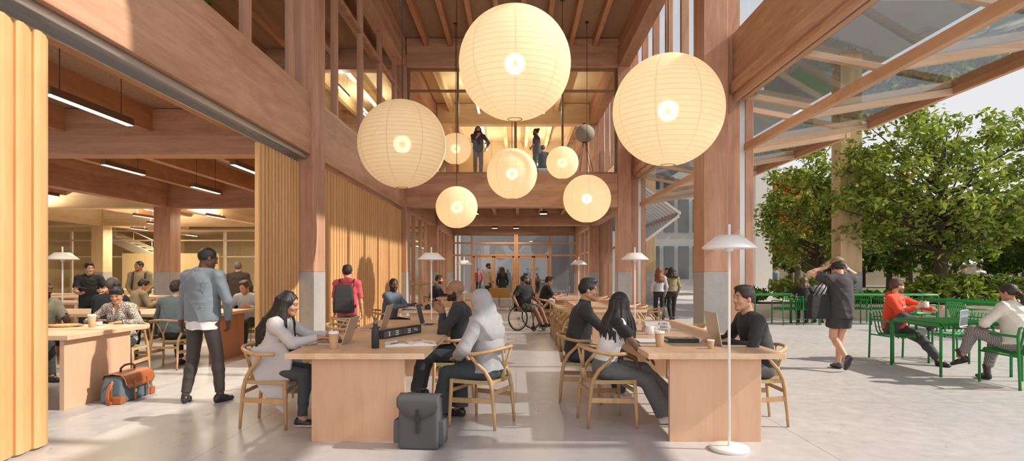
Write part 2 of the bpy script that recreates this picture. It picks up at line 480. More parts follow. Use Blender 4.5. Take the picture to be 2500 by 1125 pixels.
    # roof deck of the hall
RY0 = 5.0
bx('ceiling_hall', XL-0.45, XR+0.9, RY0, BY[2]+0.3, Z2T+0.0, Z2T+0.35, DECK)
bx('ceiling_gallery', XL-0.45, XR+0.9, BY[2]+0.3, 36, Z2T+0.0, Z2T+0.35, UDECK)
for i in range(0, 3):
    y0 = (BY[i]+CD if i else RY0); y1 = BY[i+1]
    for k in range(8):
        x = -2.98+k*0.80
        if i == 1 or i == 0:
            struct(MB().box(x-0.07, x+0.07, (y0 if i == 0 else BY[i]+0.02 if i == 1 else y0), y1+0.01, Z2T-0.30, Z2T-0.002).build('ceiling_joist', WYJ))
        elif k % 2 == 0:
            struct(MB().box(x-0.10, x+0.10, BY[i]+0.52, y1+0.01, Z2T-0.42, Z2T-0.002).build('ceiling_joist', UPY))
for k in range(6):
    x = -2.9+k*1.16
    struct(MB().box(x-0.09, x+0.09, BY[3]+0.52, 35.8, Z2T-0.42, Z2T-0.002).build('ceiling_joist', UPY))
# floor of the upper room over the back of the hall
bx('ceiling_back', XL-0.45, XR+0.44, BY[2]+0.1, 36, 4.45, UP, DECK)
for i in (2, 3):
    for k in range(7):
        x = -3.0+k*1.02
        struct(MB().box(x-0.07, x+0.07, BY[i]+0.52, BY[i+1]+0.01, 4.12, 4.448).build('ceiling_joist', WYJ))
bx('wall_upper_back', XL-0.45, XR+0.9, 35.8, 36.1, UP, Z2T, PANEL)

# ---- upper glazing across the hall (behind the lanterns)
def window(name, rects_frame, panes, fmat, gmat=GLASS, label=None):
    """rects_frame: boxes of the frame; panes: thin boxes."""
    m = MB()
    for b in rects_frame: m.box(*b)
    f = struct(m.build(name, fmat, bevel=0.006))
    if panes:
        g = MB()
        for b in panes: g.box(*b)
        g.build('glass_pane', gmat, f)
    return f
yg = BY[2]+0.28
fr = []
for xm, w in ((XL+0.05, 0.08), (-1.97, 0.07), (-0.02, 0.09), (1.57, 0.07), (XR-0.05, 0.08)):
    fr.append((xm-w/2, xm+w/2, yg-0.05, yg+0.05, 4.742, Z2B))
fr.append((XL+0.01, XR-0.01, yg-0.06, yg+0.06, 7.53, 7.60))
fr.append((XL+0.01, XR-0.01, yg-0.06, yg+0.06, Z2B-0.06, Z2B-0.002))
fr.append((XL+0.01, XR-0.01, yg-0.06, yg+0.06, 4.742, 4.79))
window('window_1', fr, [(XL+0.01, XR-0.01, yg-0.006, yg+0.006, 4.79, Z2B-0.06)], plain('bronze_window_bar', (0.26, 0.155, 0.10), 0.45))

# ---- glazing of the upper left rooms along the hall
xg = XL-0.24
def long_glaze(name, y0, y1, posts, z0, z1, ztr, mat, x=xg):
    fr = []
    for p in posts: fr.append((x-0.07, x+0.07, p-0.055, p+0.055, z0, z1))
    fr.append((x-0.05, x+0.06, y0, y1, ztr-0.05, ztr+0.04))
    fr.append((x-0.06, x+0.06, y0, y1, z0, z0+0.05))
    window(name, fr, [(x-0.006, x+0.006, y0, y1, z0+0.05, z1)], mat)
long_glaze('window_2', BY[1]+CD, BY[2], [12.75, 14.85, 16.95, 19.0], Z1T+0.002, Z2B, 7.45, WZ)
long_glaze('window_3', 5.0, BY[1], [6.4, 8.55, 10.25], Z1T+0.002, Z2B, 7.45, WZ)
# ---- ground floor glazing at the back of the hall, left
long_glaze('window_4', BY[2]+CD, BY[3], [21.2, 22.6, 24.2, 25.6, 26.9], 0.0, Z1B, 1.0, WZ, x=XL-0.25)
long_glaze('window_5', BY[3]+CD, 34.2, [28.9, 30.3, 31.7, 33.0], 0.0, Z1B, 1.0, WZ, x=XL-0.25)

# ---- end wall of the hall: timber framed glass doors
ye = 34.2
fr = []
FRM = wood('door_frame_timber', (0.52, 0.26, 0.12), (0.40, 0.18, 0.075), 2, 0.5, knots=False)
for x in (XL+0.3, -2.55, -0.06, 0.06, 1.93, XR+0.1): fr.append((x-0.05, x+0.05, ye-0.06, ye+0.06, 0, 3.62))
for z in (2.42, 3.12): fr.append((XL+0.02, XR+0.3, ye-0.05, ye+0.05, z-0.05, z+0.05))
window('window_6', fr, [(XL+0.02, XR+0.3, ye-0.006, ye+0.006, 2.46, 3.6), (XL+0.02, -2.6, ye-0.006, ye+0.006, 0, 2.38), (1.98, XR+0.3, ye-0.006, ye+0.006, 0, 2.38)], FRM, GLASSD)
def door(name, x0, x1, y):
    d = MB()
    d.box(x0, x0+0.09, y-0.03, y+0.03, 0.01, 2.37).box(x1-0.09, x1, y-0.03, y+0.03, 0.01, 2.37).box(x0, x1, y-0.03, y+0.03, 2.27, 2.37).box(x0, x1, y-0.03, y+0.03, 0.01, 0.22)
    o = struct(d.build(name, FRM, bevel=0.006))
    MB().box(x0+0.09, x1-0.09, y-0.006, y+0.006, 0.22, 2.27).build('glass_pane', GLASSD, o)
    MB().tube([(x1-0.14, y-0.05, 0.9), (x1-0.14, y-0.05, 1.3)], 0.014).build('door_handle', STEEL, o)
    return o
door('door_1', -2.48, -1.30, ye); door('door_2', -1.28, -0.12, ye)
door('door_3', 0.13, 0.99, ye); door('door_4', 1.01, 1.87, ye)

# space beyond the end wall
bx('wall_beyond', -8, 9, 44.2, 44.5, 0, 4.5, GREYW)

# ---- reading room on the left: ceiling, beams, joists, back partition
bx('ceiling_reading_room', -27, XL-0.40, 0.5, 44, 4.45, UP, DECK)
for y in BY[1:4]:
    for xa, xb in ((GX[0]+0.002, XL-0.47), (GX[1]+0.002, GX[0]-0.56), (-27, GX[1]-0.56)):
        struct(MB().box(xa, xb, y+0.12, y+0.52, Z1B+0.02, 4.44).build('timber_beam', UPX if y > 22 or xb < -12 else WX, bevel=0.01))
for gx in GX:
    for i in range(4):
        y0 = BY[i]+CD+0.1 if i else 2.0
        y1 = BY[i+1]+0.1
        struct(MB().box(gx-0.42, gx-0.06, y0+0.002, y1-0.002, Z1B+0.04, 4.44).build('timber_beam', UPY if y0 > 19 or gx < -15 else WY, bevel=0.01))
for i in range(3):
    y0 = BY[i]+0.52 if i else 2.0
    for x in (-5.15, -6.75, -8.35, -9.95, -13.4, -15.2, -17.0):
        struct(MB().box(x-0.10, x+0.10, y0, BY[i+1]+0.13, 4.02, 4.448).build('ceiling_joist', WYJ))
# back partition with pale frames, a stair behind it
yp = 31.0
WF = plain('pale_partition_frame', (0.70, 0.58, 0.42), 0.5, 0, 0.03, 20, 0)
fr = []
for x in (-25, -23.2, -21.7, -17.6, -15.2, -13.2, -10.2, -8.9, -7.3, -5.6): fr.append((x-0.06, x+0.06, yp-0.06, yp+0.06, 0, 3.62))
for z in (3.1, 3.6, 2.25): fr.append((-26, -4.6, yp-0.05, yp+0.05, z-0.035, z+0.035))
window('window_7', fr, [(-26, -4.6, yp-0.005, yp+0.005, 0.0, 3.6)], WF, GLASSD)
bx('wall_panel_screen', -20.4, -15.4, yp-0.25, yp-0.12, 0, 2.42, PANEL)
bx('wall_reading_room_back', -27, -4.2, 41.0, 41.3, 0, 4.5, PANEL)
bx('wall_reading_room_side', -27.3, -27, 0.5, 44, 0, 9.3, PANEL)
bx('wall_passage', -4.35, -4.1, 35.6, 44, 0, 4.5, GREYW)
# stair behind the partition
st = thing('staircase', 'pale timber staircase rising behind the glass partition of the reading room', 'stairs', (0, 0, 0))
sm = MB(); sm.bar((-24.5, 34.0, 3.95), (-18.6, 34.0, 1.35), 0.10, 0.42); sm.bar((-24.5, 35.4, 3.95), (-18.6, 35.4, 1.35), 0.10, 0.42)
sm.build('stringer', WF, st)
tm = MB()
for k in range(15):
    f_ = k/14.0
    tm.box(-24.4+5.8*f_, -24.05+5.8*f_, 34.05, 35.35, 3.86-2.6*f_, 3.91-2.6*f_)
tm.build('tread', WF, st)
rm = MB().tube([(-24.5, 34.0, 4.9), (-18.6, 34.0, 2.3)], 0.03)
for k in range(6): rm.cyl((-24+k*1.05, 34.0, 3.9-k*0.463), (-24+k*1.05, 34.0, 4.68-k*0.463), 0.015)
rm.build('handrail', WF, st)
st2 = thing('staircase', 'white railed staircase behind the partition glass doors on the right of the reading room', 'stairs', (0, 0, 0))
sm = MB(); sm.bar((-14.0, 35.0, 3.6), (-7.6, 35.0, 0.3), 0.08, 0.28); sm.bar((-14.0, 36.3, 3.6), (-7.6, 36.3, 0.3), 0.08, 0.28)
sm.build('stringer', WF, st2)
rm = MB().tube([(-14, 34.95, 4.5), (-7.6, 34.95, 1.2)], 0.03)
for k in range(7): rm.cyl((-13.8+k*1.0, 34.95, 3.6-k*0.515), (-13.8+k*1.0, 34.95, 4.4-k*0.515), 0.016)
rm.build('handrail', WHITEP, st2)
tm = MB()
for k in range(18):
    f_ = k/17.0
    tm.box(-14+6.3*f_, -13.65+6.3*f_, 35.04, 36.26, 3.5-3.2*f_, 3.55-3.2*f_)
tm.build('tread', WF, st2)

# ---- upper left rooms: roof, beams
bx('ceiling_upper_rooms', -20, XL-0.45, 2.0, BY[2]+0.3, 8.95, 9.3, DECK)
bx('ceiling_upper_rooms_back', -20, XL-0.45, BY[2]+0.3, 44, 8.95, 9.3, UDECK)
for y in BY[1:4]:
    struct(MB().box(-20, XL-0.47, y+0.12, y+0.52, Z2B-0.05, 8.94).build('timber_beam', WX, bevel=0.01))
for i in range(3):
    y0 = BY[i]+0.52 if i else 3.0
    for x in (-4.75, -6.0, -7.25, -8.5, -9.75, -11.0):
        struct(MB().box(x-0.09, x+0.09, y0, BY[i+1]+0.13, 8.55, 8.948).build('ceiling_joist', UPY if i == 2 else WYJ))
bx('wall_upper_rooms', -20.3, -20, 2, 44, UP, 9.3, PANEL)
bx('wall_upper_end', -20, XL-0.45, 40, 40.3, UP, 9.3, PANEL)

# ---- right facade: fascia beam above the opening, posts, guide rails
for i in range(0, 3):
    y0 = BY[i]+CD-0.3 if i else -1.0
    y1 = BY[i+1]+0.15
    fb = struct(MB().box(3.96, 4.10, y0+0.002, y1-0.002, 4.90, 5.80).build('timber_beam', WY, bevel=0.01))
    struct(MB().box(3.90, 4.36, y0+0.002, y1-0.002, 4.70, 4.898).build('timber_beam', WY, bevel=0.012))
    struct(MB().box(3.965, 4.02, y0, y1-0.002, 4.55, 4.698).build('trim_'+str(i+1), WY, bevel=0.006))
for i in range(1, 5):
    y = BY[i]
    struct(MB().box(XR+0.445, 4.10, y+0.12, y+0.46, 0, 9.2).build('timber_post', WZ, bevel=0.008))
    struct(MB().box(4.10, 4.20, y+0.14, y+0.40, 0, 4.698).build('guide_rail', ALU, bevel=0.004))
    struct(MB().box(4.20, 4.345, y+0.12, y+0.46, 0, 4.698).build('timber_post', WZ, bevel=0.008))
# upper facade posts and glass
for i in range(0, 4):
    y0 = BY[i]+0.5 if i else 1.0
    y1 = BY[i+1]+0.12
    n = 6 if i < 2 else 5
    fr = []
    for k in range(1, n):
        p = y0+(y1-y0)*k/n
        fr.append((3.92, 4.10, p-0.07, p+0.07, 5.80 if i < 3 else Z1T, Z2T))
    window('window_%d' % (8+i), fr, [(4.03, 4.04, y0, y1, 5.80 if i < 3 else Z1T, Z2T)], WZ)
# ---- back of the hall, right side ground floor glazing
fr = []
for p in (21.9, 23.6, 25.3, 26.8): fr.append((3.95, 4.1, p-0.06, p+0.06, 0, 4.55))
window('window_12', fr, [], WZ)
fr = []
for p in (28.9, 30.6, 32.3, 33.8): fr.append((3.55, 3.7, p-0.06, p+0.06, 0, Z1B))
fr.append((3.57, 3.68, 28.1, 34.2, 2.4, 2.5))
window('window_13', fr, [(3.62, 3.63, 28.1, 34.2, 0, Z1B)], WZ)
bx('wall_right_back', 3.9, 4.15, 35.0, 44, 0, 4.5, GREYW)

# ---- screens that fold along the left side: ribbed pine slats
def screen(y0, y1, x, ztop, label, step=0.2):
    m = MB()
    n = max(2, int((y1-y0)/step))
    d = (y1-y0)/n
    # overlapping slats, each with a soft round nose
    for k in range(n):
        a = y0+k*d
        sec = [(x-0.07, a), (x-0.012, a), (x, a+0.012), (x+0.002, a+d*0.3), (x-0.012, a+d*0.7), (x-0.034, a+d), (x-0.07, a+d)]
        m.prism(sec, 0.02, ztop, 2)
    o = m.build('folding_screen', SCR)
    tag(o, label, 'screen')
    return o
screen(2.2, 4.98, -3.89, 3.42, 'ribbed pine folding screen drawn to the front end of the reading room opening', 0.17)
screen(9.0, 10.72, -3.89, 3.42, 'short ribbed pine screen folded back against the first concrete-footed column', 0.13)
screen(11.42, 19.78, -3.80, 3.50, 'long ribbed pine screen closing the bay behind the student in the red hoodie', 0.2)
tr = MB().box(-3.96, -3.84, 1.0, 10.72, 3.52, 3.575).box(-3.955, -3.94, 1.0, 10.72, 3.44, 3.52).box(-3.80, -3.785, 1.0, 10.72, 3.50, 3.575)
tag(tr.build('screen_track', STEEL), 'grey metal sliding track under the long timber beam', 'track')

# ---- folding glass awnings on the right: two leaves each
def awning(y0, y1, label, top=(4.10, 4.62), mid=(6.32, 4.09), low=(4.15, 3.70), fm=None, xm=None, n=4):
    t = thing('folding_awning', label, 'awning', (0, 0, 0), 0, 'folding glass awnings of the facade')
    for nm, a, b in (('upper_leaf', top, (mid[0]+0.05, mid[1]+0.10)), ('lower_leaf', low, (mid[0], mid[1]-0.03))):
        a3 = lambda p, y: Vector((p[0], y, p[1]))
        m = MB()
        m.bar(a3(a, y0), a3(a, y1), 0.09, 0.13); m.bar(a3(b, y0), a3(b, y1), 0.08, 0.11)
        f = m.build(nm+'_rail', fm or CANW, t, bevel=0.006)
        for k in range(n+1):
            y = y0+0.06+(y1-y0-0.12)*k/n
            MB().bar(a3(a, y), a3(b, y), 0.09, 0.09).build('rafter', xm or CANX, f, bevel=0.005)
        d = (a3(b, y0)-a3(a, y0)).normalized(); nrm = Vector((-d.z, 0, d.x))*0.05
        if nrm.z < 0: nrm = -nrm
        g = MB().hexa([a3(a, y0)+nrm, a3(b, y0)+nrm, a3(b, y1)+nrm, a3(a, y1)+nrm, a3(a, y0)+nrm*1.15, a3(b, y0)+nrm*1.15, a3(b, y1)+nrm*1.15, a3(a, y1)+nrm*1.15])
        g.build(nm+'_glass', GLASSG, f)
    return t
awning(2.3, 10.72, 'open timber and glass folding awning over the green tables')
awning(11.3, 19.75, 'open timber and glass folding awning over the two walking women')
awning(20.5, 27.4, 'pale folding awning with louvred leaves at the far bay', fm=WHITEP, xm=WHITEP, n=14, low=(4.3, 2.4), mid=(5.6, 3.4))
for px, py in ((1836, 215), (1936, 133)):
    Y = 4.18*FPX/(px-VPX)
    b = MB().box(4.18, 4.34, Y-0.12, Y+0.12, 4.640, 4.698).build('awning_bracket', STEEL, bevel=0.004)
    tag(b, 'small steel bracket under the fascia beam, ' + ('nearer the column' if px < 1900 else 'farther from the column'), 'bracket')

# ---- roof slab over the terrace and its big post
bx('ceiling_terrace_slab', 8.4, 13.2, 16.5, 60, 9.0, 9.35, GREYW)
column(11.2, 11.95, 20.5, 21.1, 9.0, plinth=1.45, mat=OUTW)
column(5.9, 6.35, 27.0, 27.6, 8.6, plinth=1.45, mat=OUTW)
# neighbouring grey building behind
bx('wall_neighbour', 4.5, 15.2, 47, 52, 0, 11, GREYW)
nb = []
m = MB()
for k in range(9):
    for z in (0.9, 4.6, 8.0): m.box(4.8+k*1.15, 5.6+k*1.15, 46.93, 47.0, z, z+2.6)
struct(m.build('window_14', plain('dark_window_glass', (0.10, 0.11, 0.12), 0.1)))
bx('wall_white_pier', 12.1, 12.95, 30.0, 31.0, 0, 6.6, plain('white_pier_paint', (0.75, 0.74, 0.72), 0.6))
# ------------------------------------------------------------------ paper lanterns
def mk_paper():
    t = NT('lantern_paper')
    uv = t.coord('UV', (1, 1, 1))
    sep = t.node('ShaderNodeSeparateXYZ', {0: uv})
    fr = t.math('FRACT', t.math('MULTIPLY', sep.outputs[1], 30.0))
    rib = t.math('LESS_THAN', fr, 0.10)
    fu = t.math('FRACT', t.math('MULTIPLY', sep.outputs[0], 8.0))
    seam = t.math('LESS_THAN', fu, 0.035)
    n = t.noise(t.coord('Object'), 14, 4, 0.6)
    ln = t.math('MAXIMUM', t.math('MULTIPLY', rib, 0.42), t.math('MULTIPLY', seam, 0.30))
    c = t.mix(n, (0.86, 0.755, 0.58, 1), (0.91, 0.82, 0.65, 1))
    c = t.mix(ln, c, (0.42, 0.30, 0.17, 1))
    sag = t.math('ABSOLUTE', t.math('SUBTRACT', fr, 0.55))
    nb = t.bump(sag, 0.35, 0.012)
    d = t.node('ShaderNodeBsdfDiffuse', {0: c, 'Normal': nb})
    tr = t.node('ShaderNodeBsdfTranslucent', {0: c})
    m = t.node('ShaderNodeMixShader', {0: 0.5, 1: d.outputs[0], 2: tr.outputs[0]})
    tp = t.node('ShaderNodeBsdfRefraction', {'Color': (1, 0.93, 0.8, 1), 'Roughness': 0.42, 'IOR': 1.12})
    m2 = t.node('ShaderNodeMixShader', {0: 0.05, 1: m.outputs[0], 2: tp.outputs[0]})
    t.surf(m2.outputs[0]); return t.m
PAPERM = mk_paper()
def uv_sphere(name, r, mat, parent, nu=64, nv=40, cap=0.13, squash=1.0):
    vs = []; uvs = []
    t0 = cap
    for i in range(nv+1):
        th = t0+(math.pi-2*t0)*i/nv
        for k in range(nu+1):
            ph = 2*math.pi*k/nu
            vs.append((r*math.sin(th)*math.cos(ph), r*math.sin(th)*math.sin(ph), -r*squash*math.cos(th)))
    fs = []
    for i in range(nv):
        for k in range(nu):
            a = i*(nu+1)+k
            fs.append((a, a+1, a+nu+2, a+nu+1))
    o = mesh_obj(name, vs, fs, mat, parent, smooth=True)
    me = o.data; ul = me.uv_layers.new(name='UVMap')
    for p in me.polygons:
        for li, vi in zip(p.loop_indices, p.vertices):
            i, k = divmod(vi, nu+1)
            ul.data[li].uv = (k/nu, i/nv)
    return o
def lantern(px, py, Y, r, label, ztop, power, rot=0.0):
    c = W(px, py, Y)
    t = thing('paper_lantern', label, 'lantern', c, rot, 'round paper lanterns over the hall')
    sh = uv_sphere('paper_shade', r, PAPERM, t)
    rr = r*math.sin(0.13)
    MB().tube([(rr*math.cos(a*math.pi/12), rr*math.sin(a*math.pi/12), r*math.cos(0.13)) for a in range(24)], 0.008, 6, closed=True).build('top_ring', BLACKM, t)
    MB().tube([(rr*math.cos(a*math.pi/12), rr*math.sin(a*math.pi/12), -r*math.cos(0.13)) for a in range(24)], 0.008, 6, closed=True).build('bottom_ring', CHW, t)
    MB().tube([(0, 0, 0.045), (0, 0, ztop-c.z-0.02)], 0.008, 6).build('cable', BLACKM, t)
    MB().cyl((0, 0, ztop-c.z-0.03), (0, 0, ztop-c.z), 0.06).build('ceiling_cup', BLACKM, t)
    MB().sphere((0, 0, 0), 0.05, 16).build('bulb', BULB, t)
    ld = bpy.data.lights.new('lantern_light', 'POINT'); ld.energy = power*1.1; ld.shadow_soft_size = 0.13; ld.color = (1.0, 0.80, 0.55)
    lo = bpy.data.objects.new('lantern_light', ld); COL.objects.link(lo); lo.parent = t
    return t
ZR = Z2T-0.002
LANT = [(1257, 156, 9.0, 0.845, 'largest round paper lantern, high in the middle of the hall', 26),
        (1631, 270, 9.0, 0.83, 'huge round paper lantern beside the right timber column', 25),
        (982, 352, 10.0, 0.735, 'big round paper lantern before the long pine screen', 9),
        (1250, 424, 15.0, 0.635, 'medium paper lantern hanging directly below the largest one', 14),
        (1115, 506, 14.5, 0.51, 'low paper lantern, below and left of the medium lantern', 10),
        (1433, 485, 18.6, 0.745, 'low paper lantern over the right-hand row of tables beside the second column', 30),
        (1112, 363, 18.7, 0.49, 'small paper lantern half hidden by the big one before the pine screen', 9),
        (1373, 397, 17.1, 0.465, 'smallest round paper lantern, before the upper gallery glass', 9)]
for i, a in enumerate(LANT): lantern(a[0], a[1], a[2], a[3], a[4], ZR if a[2] > 5 else ZR, a[5], rot=0.31*i)

# upper-floor oval lantern on thin legs
u = thing('lantern_floor_lamp', 'grey oval paper floor lamp on thin black legs behind the upper glass', 'floor lamp', W(1427, 326, 21.0)-Vector((0, 0, 0)))
zf = UP-u.location.z
uv_sphere('paper_shade', 0.36, plain('grey_lamp_paper', (0.42, 0.37, 0.32), 0.8), u, 32, 24, 0.2, 0.88)
lm = MB()
for k in range(4):
    a = k*math.pi/2+0.4
    lm.cyl((0.05*math.cos(a), 0.05*math.sin(a), -0.30), (0.42*math.cos(a), 0.42*math.sin(a), zf), 0.010, 6)
lm.build('leg_frame', BLACKM, u)
MB().cyl((0, 0, -0.33), (0, 0, -0.28), 0.09).cyl((0, 0, 0.31), (0, 0, 0.345), 0.10).build('collar', BLACKM, u)

# ------------------------------------------------------------------ floor lamps with shallow white shades
lampA = None
def floor_lamp(x, y, label, s=1.0):
    global lampA
    if lampA is None:
        t = thing('floor_lamp', label, 'floor lamp', (x, y, 0), 0, 'white floor lamps with shallow shades')
        MB().lathe([(0.155, 0.0), (0.157, 0.022), (0.150, 0.030), (0.02, 0.034)], n=48).build('base', WHITEP, t)
        MB().cyl((0, 0, 0.03), (0, 0, 1.84), 0.0115, 14).build('pole', WHITEP, t)
        MB().lathe([(0.010, 1.752), (0.100, 1.750), (0.214, 1.652), (0.214, 1.640), (0.205, 1.644), (0.098, 1.738), (0.012, 1.740)], n=48, cap0=False, cap1=False).build('shade', WHITEP, t)
        MB().lathe([(0.03, 1.62), (0.034, 1.65), (0.03, 1.735)], n=20).build('light_socket', WHITEP, t)
        lampA = t; return t
    return dup(lampA, (x, y, 0), 0.3, label)
floor_lamp(1.74, 4.85, 'tall white floor lamp standing in front of the plywood leg of the right table')
floor_lamp(-1.32, 9.26, 'white floor lamp at the far end of the front left table, behind the bald man')
floor_lamp(1.85, 9.26, 'white floor lamp between the first two tables on the right')
floor_lamp(-1.34, 15.3, 'small distant white floor lamp behind the bald man, left row')
floor_lamp(1.60, 15.2, 'small distant white floor lamp over the turtleneck man, right row')
floor_lamp(-6.95, 9.1, 'white floor lamp cut by the near pine screen in the reading room')
floor_lamp(-4.62, 10.15-0.25+1.1, 'white floor lamp by the brown-red table end in the reading room')

# ------------------------------------------------------------------ linear pendant lights
ledA = {}
def led(x, y0, y1, z, ztop, label, mat=LEDM, dark=True, power=None, col=(1.0, 0.88, 0.66), up=0.0):
    L = y1-y0
    t = thing('linear_light', label, 'pendant light', (x, (y0+y1)/2, z), 0, 'linear pendant lights')
    MB().box(-0.05, 0.05, -L/2, L/2, 0.006, 0.10).build('housing', plain('brown_light_housing', (0.14, 0.075, 0.05), 0.45) if 'brown_light_housing' not in bpy.data.materials else bpy.data.materials['brown_light_housing'], t)
    MB().box(-0.042, 0.042, -L/2+0.01, L/2-0.01, 0.0, 0.005).build('diffuser', mat, t)
    for s in (-1, 1): MB().cyl((0, s*(L/2-0.2), 0.10), (0, s*(L/2-0.2), ztop-z), 0.005, 6).build('cable', BLACKM, t)
    if power:
        ld = bpy.data.lights.new('strip_light', 'AREA'); ld.shape = 'RECTANGLE'; ld.size = 0.08; ld.size_y = L-0.05; ld.energy = power; ld.color = col
        lo = bpy.data.objects.new('strip_light', ld); COL.objects.link(lo); lo.parent = t; lo.location = (0, 0, -0.01)
        if up:
            ud = ld.copy(); ud.energy = power*up; uo = bpy.data.objects.new('strip_uplight', ud); COL.objects.link(uo); uo.parent = t; uo.location = (0, 0, 0.108); uo.rotation_euler = (math.pi, 0, 0)  # uplight added to brighten the ceiling above the housing
    return t
ZC = 4.449
P1 = 70
led(-5.42, 6.85, 8.35, 3.50, ZC, 'dark linear light hanging over the near reading room table', power=P1)
led(-7.90, 11.35, 12.6, 3.50, ZC, 'linear light glimpsed below the first cross beam, behind the near one', power=P1)
led(-5.42, 11.35, 12.6, 3.50, ZC, 'linear light near the folded pine screen, below the first cross beam', power=P1)
led(-7.80, 14.3, 15.6, 3.50, ZC, 'short pale linear light before the second cross beam', power=P1)
led(-12.5, 14.5, 16.2, 3.50, ZC, 'dark linear light cut by the near pine screen, lower left', power=P1)
led(-13.9, 21.6, 23.0, 3.50, ZC, 'pale distant linear light left of the timber column', power=P1*1.5, up=1.5, col=(1.0, 0.9, 0.70))
led(-11.25, 21.6, 22.9, 3.50, ZC, 'distant linear light right of the timber column', power=P1*1.5, up=1.5, col=(1.0, 0.9, 0.70))
led(-16.0, 18.0, 19.5, 3.50, ZC, 'distant linear light by the yellow column', power=P1*1.5, up=1.5, col=(1.0, 0.9, 0.70))
led(-6.6, 22.0, 23.4, 3.50, ZC, 'distant linear light behind the denim jacket', power=P1*1.5, up=1.5, col=(1.0, 0.9, 0.70))  # added pendants from here, brightening the hidden back of the room
led(-15.5, 25.0, 26.4, 3.50, ZC, 'linear light over the back tables near the stair', power=P1*1.5, up=1.5, col=(1.0, 0.9, 0.70))
led(-8.8, 28.3, 29.7, 3.50, ZC, 'linear light before the glass partition', power=P1*1.5, up=1.5, col=(1.0, 0.9, 0.70))
led(-13.0, 33.0, 34.5, 3.9, ZC, 'linear light beyond the glass partition over the stairs', power=330, up=1.0, col=(1.0, 0.9, 0.70))  # three more added to lift the dark behind the partition
led(-20.0, 33.0, 34.5, 3.9, ZC, 'linear light beyond the glass partition over the pale staircase', power=330, up=1.0, col=(1.0, 0.9, 0.70))
led(-8.0, 33.0, 34.5, 3.9, ZC, 'linear light beyond the glass partition over the white railed stairs', power=330, up=1.0, col=(1.0, 0.9, 0.70))
led(-18.2, 28.1, 29.3, 3.5, ZC, 'linear light before the plywood panel at the back of the reading room', power=P1*1.5, up=1.5, col=(1.0, 0.9, 0.70))  # added to lighten the back of the reading room
ZU = 8.948
P2 = 110
led(-1.55, 23.6, 25.0, 8.12, Z2T-0.002, 'bright linear light behind the upper glass, left of the largest lantern', LEDW, power=P2, col=(1.0, 0.92, 0.74), up=0.5)
led(1.15, 23.6, 25.0, 8.12, Z2T-0.002, 'bright linear light behind the upper glass, right of the largest lantern', LEDW, power=P2, col=(1.0, 0.92, 0.74), up=0.5)
led(-1.55, 30.0, 31.4, 7.9, Z2T-0.002, 'bright linear light behind the head of the bearded man upstairs', LEDW, power=P2, col=(1.0, 0.92, 0.74), up=0.5)
led(1.15, 30.0, 31.4, 7.9, Z2T-0.002, 'bright linear light behind the bun of the man upstairs', LEDW, power=P2, col=(1.0, 0.92, 0.74), up=0.5)
led(-1.4, 33.0, 34.5, 7.5, Z2T-0.002, 'lower linear light farther behind the bearded man upstairs', LEDW, power=P2, col=(1.0, 0.92, 0.74), up=0.5)
led(1.2, 33.0, 34.5, 7.5, Z2T-0.002, 'farthest linear light of the upper gallery', LEDW, power=P2, col=(1.0, 0.92, 0.74), up=0.5)
led(-6.2, 19.9+0.7, 22.0, 7.9, ZU, 'bright linear light in the upper room, seen between the glazing posts', LEDW, power=P2, col=(1.0, 0.92, 0.74), up=0.5)
led(-6.2, 24.0, 25.6, 7.9, ZU, 'second bright linear light in the upper room beside the big lantern', LEDW, power=P2, col=(1.0, 0.92, 0.74), up=0.5)
led(-8.6, 13.0, 14.4, 7.9, ZU, 'linear light in the upper room above the long screen', LEDW, power=90)
# square downlights under the back ceiling
for k, (x, y, w_) in enumerate([(1.19, 21.3, 'first on the right'), (1.15, 25.0, 'second on the right'), (-1.73, 25.0, 'left, behind the low lantern'), (-1.5, 30.0, 'far left'), (-0.9, 30.6, 'far left, inner'), (0.05, 30.3, 'far middle'), (1.2, 30.2, 'far right'), (-1.2, 33.2, 'last on the left'), (0.0, 33.2, 'last in the middle')]):
    t = thing('downlight', 'small square ceiling downlight at the back of the hall, '+w_, 'downlight', (x, y, 3.90), 0, 'square downlights at the back')
    MB().box(-0.16, 0.16, -0.16, 0.16, 0.0, 0.10).cyl((0, 0, 0.10), (0, 0, 0.549), 0.012, 6).build('housing', BLACKP, t)
    MB().box(-0.14, 0.14, -0.14, 0.14, -0.006, -0.001).build('diffuser', LEDM, t)
    ld = bpy.data.lights.new('spot_light', 'AREA'); ld.size = 0.25; ld.energy = 26; ld.color = (1.0, 0.82, 0.62)
    lo = bpy.data.objects.new('spot_light', ld); COL.objects.link(lo); lo.parent = t; lo.location = (0, 0, -0.02)

# ------------------------------------------------------------------ tables
def long_table(x0, x1, y0, y1, label, group=None):
    t = thing('reading_table', label, 'table', ((x0+x1)/2, (y0+y1)/2, 0), 0, group)
    w = (x1-x0)/2; l = (y1-y0)/2
    MB().box(-w, w, -l, l, 0.715, 0.765).build('tabletop', TBX, t, bevel=0.004)
    MB().box(-w+0.20, w-0.18, -l+0.08, -l+0.13, 0, 0.714).build('panel_leg', TBS, t, bevel=0.003)
    MB().box(-w+0.20, w-0.18, l-0.28, l-0.23, 0, 0.714).build('panel_leg', TBS, t, bevel=0.003)
    return t
long_table(-1.95, -0.772, 5.0, 8.56, 'long oak table with a plywood leg, front of the left row, holding the flip clock')
long_table(1.114, 2.278, 5.0, 8.56, 'long plywood-legged oak table, front of the right row, behind the tall floor lamp')
long_table(-2.10, -0.92, 10.57, 14.0, 'second oak table of the left row, where the bearded man in blue sits')
long_table(1.20, 2.38, 10.8, 14.2, 'second oak table of the right row, behind the woman with braids')
long_table(-2.16, -0.98, 16.0, 19.4, 'third oak table of the left row, where the man in the dark jacket sits')
long_table(1.04, 2.20, 15.5, 19.2, 'third oak table of the right row, beside the wheelchair')
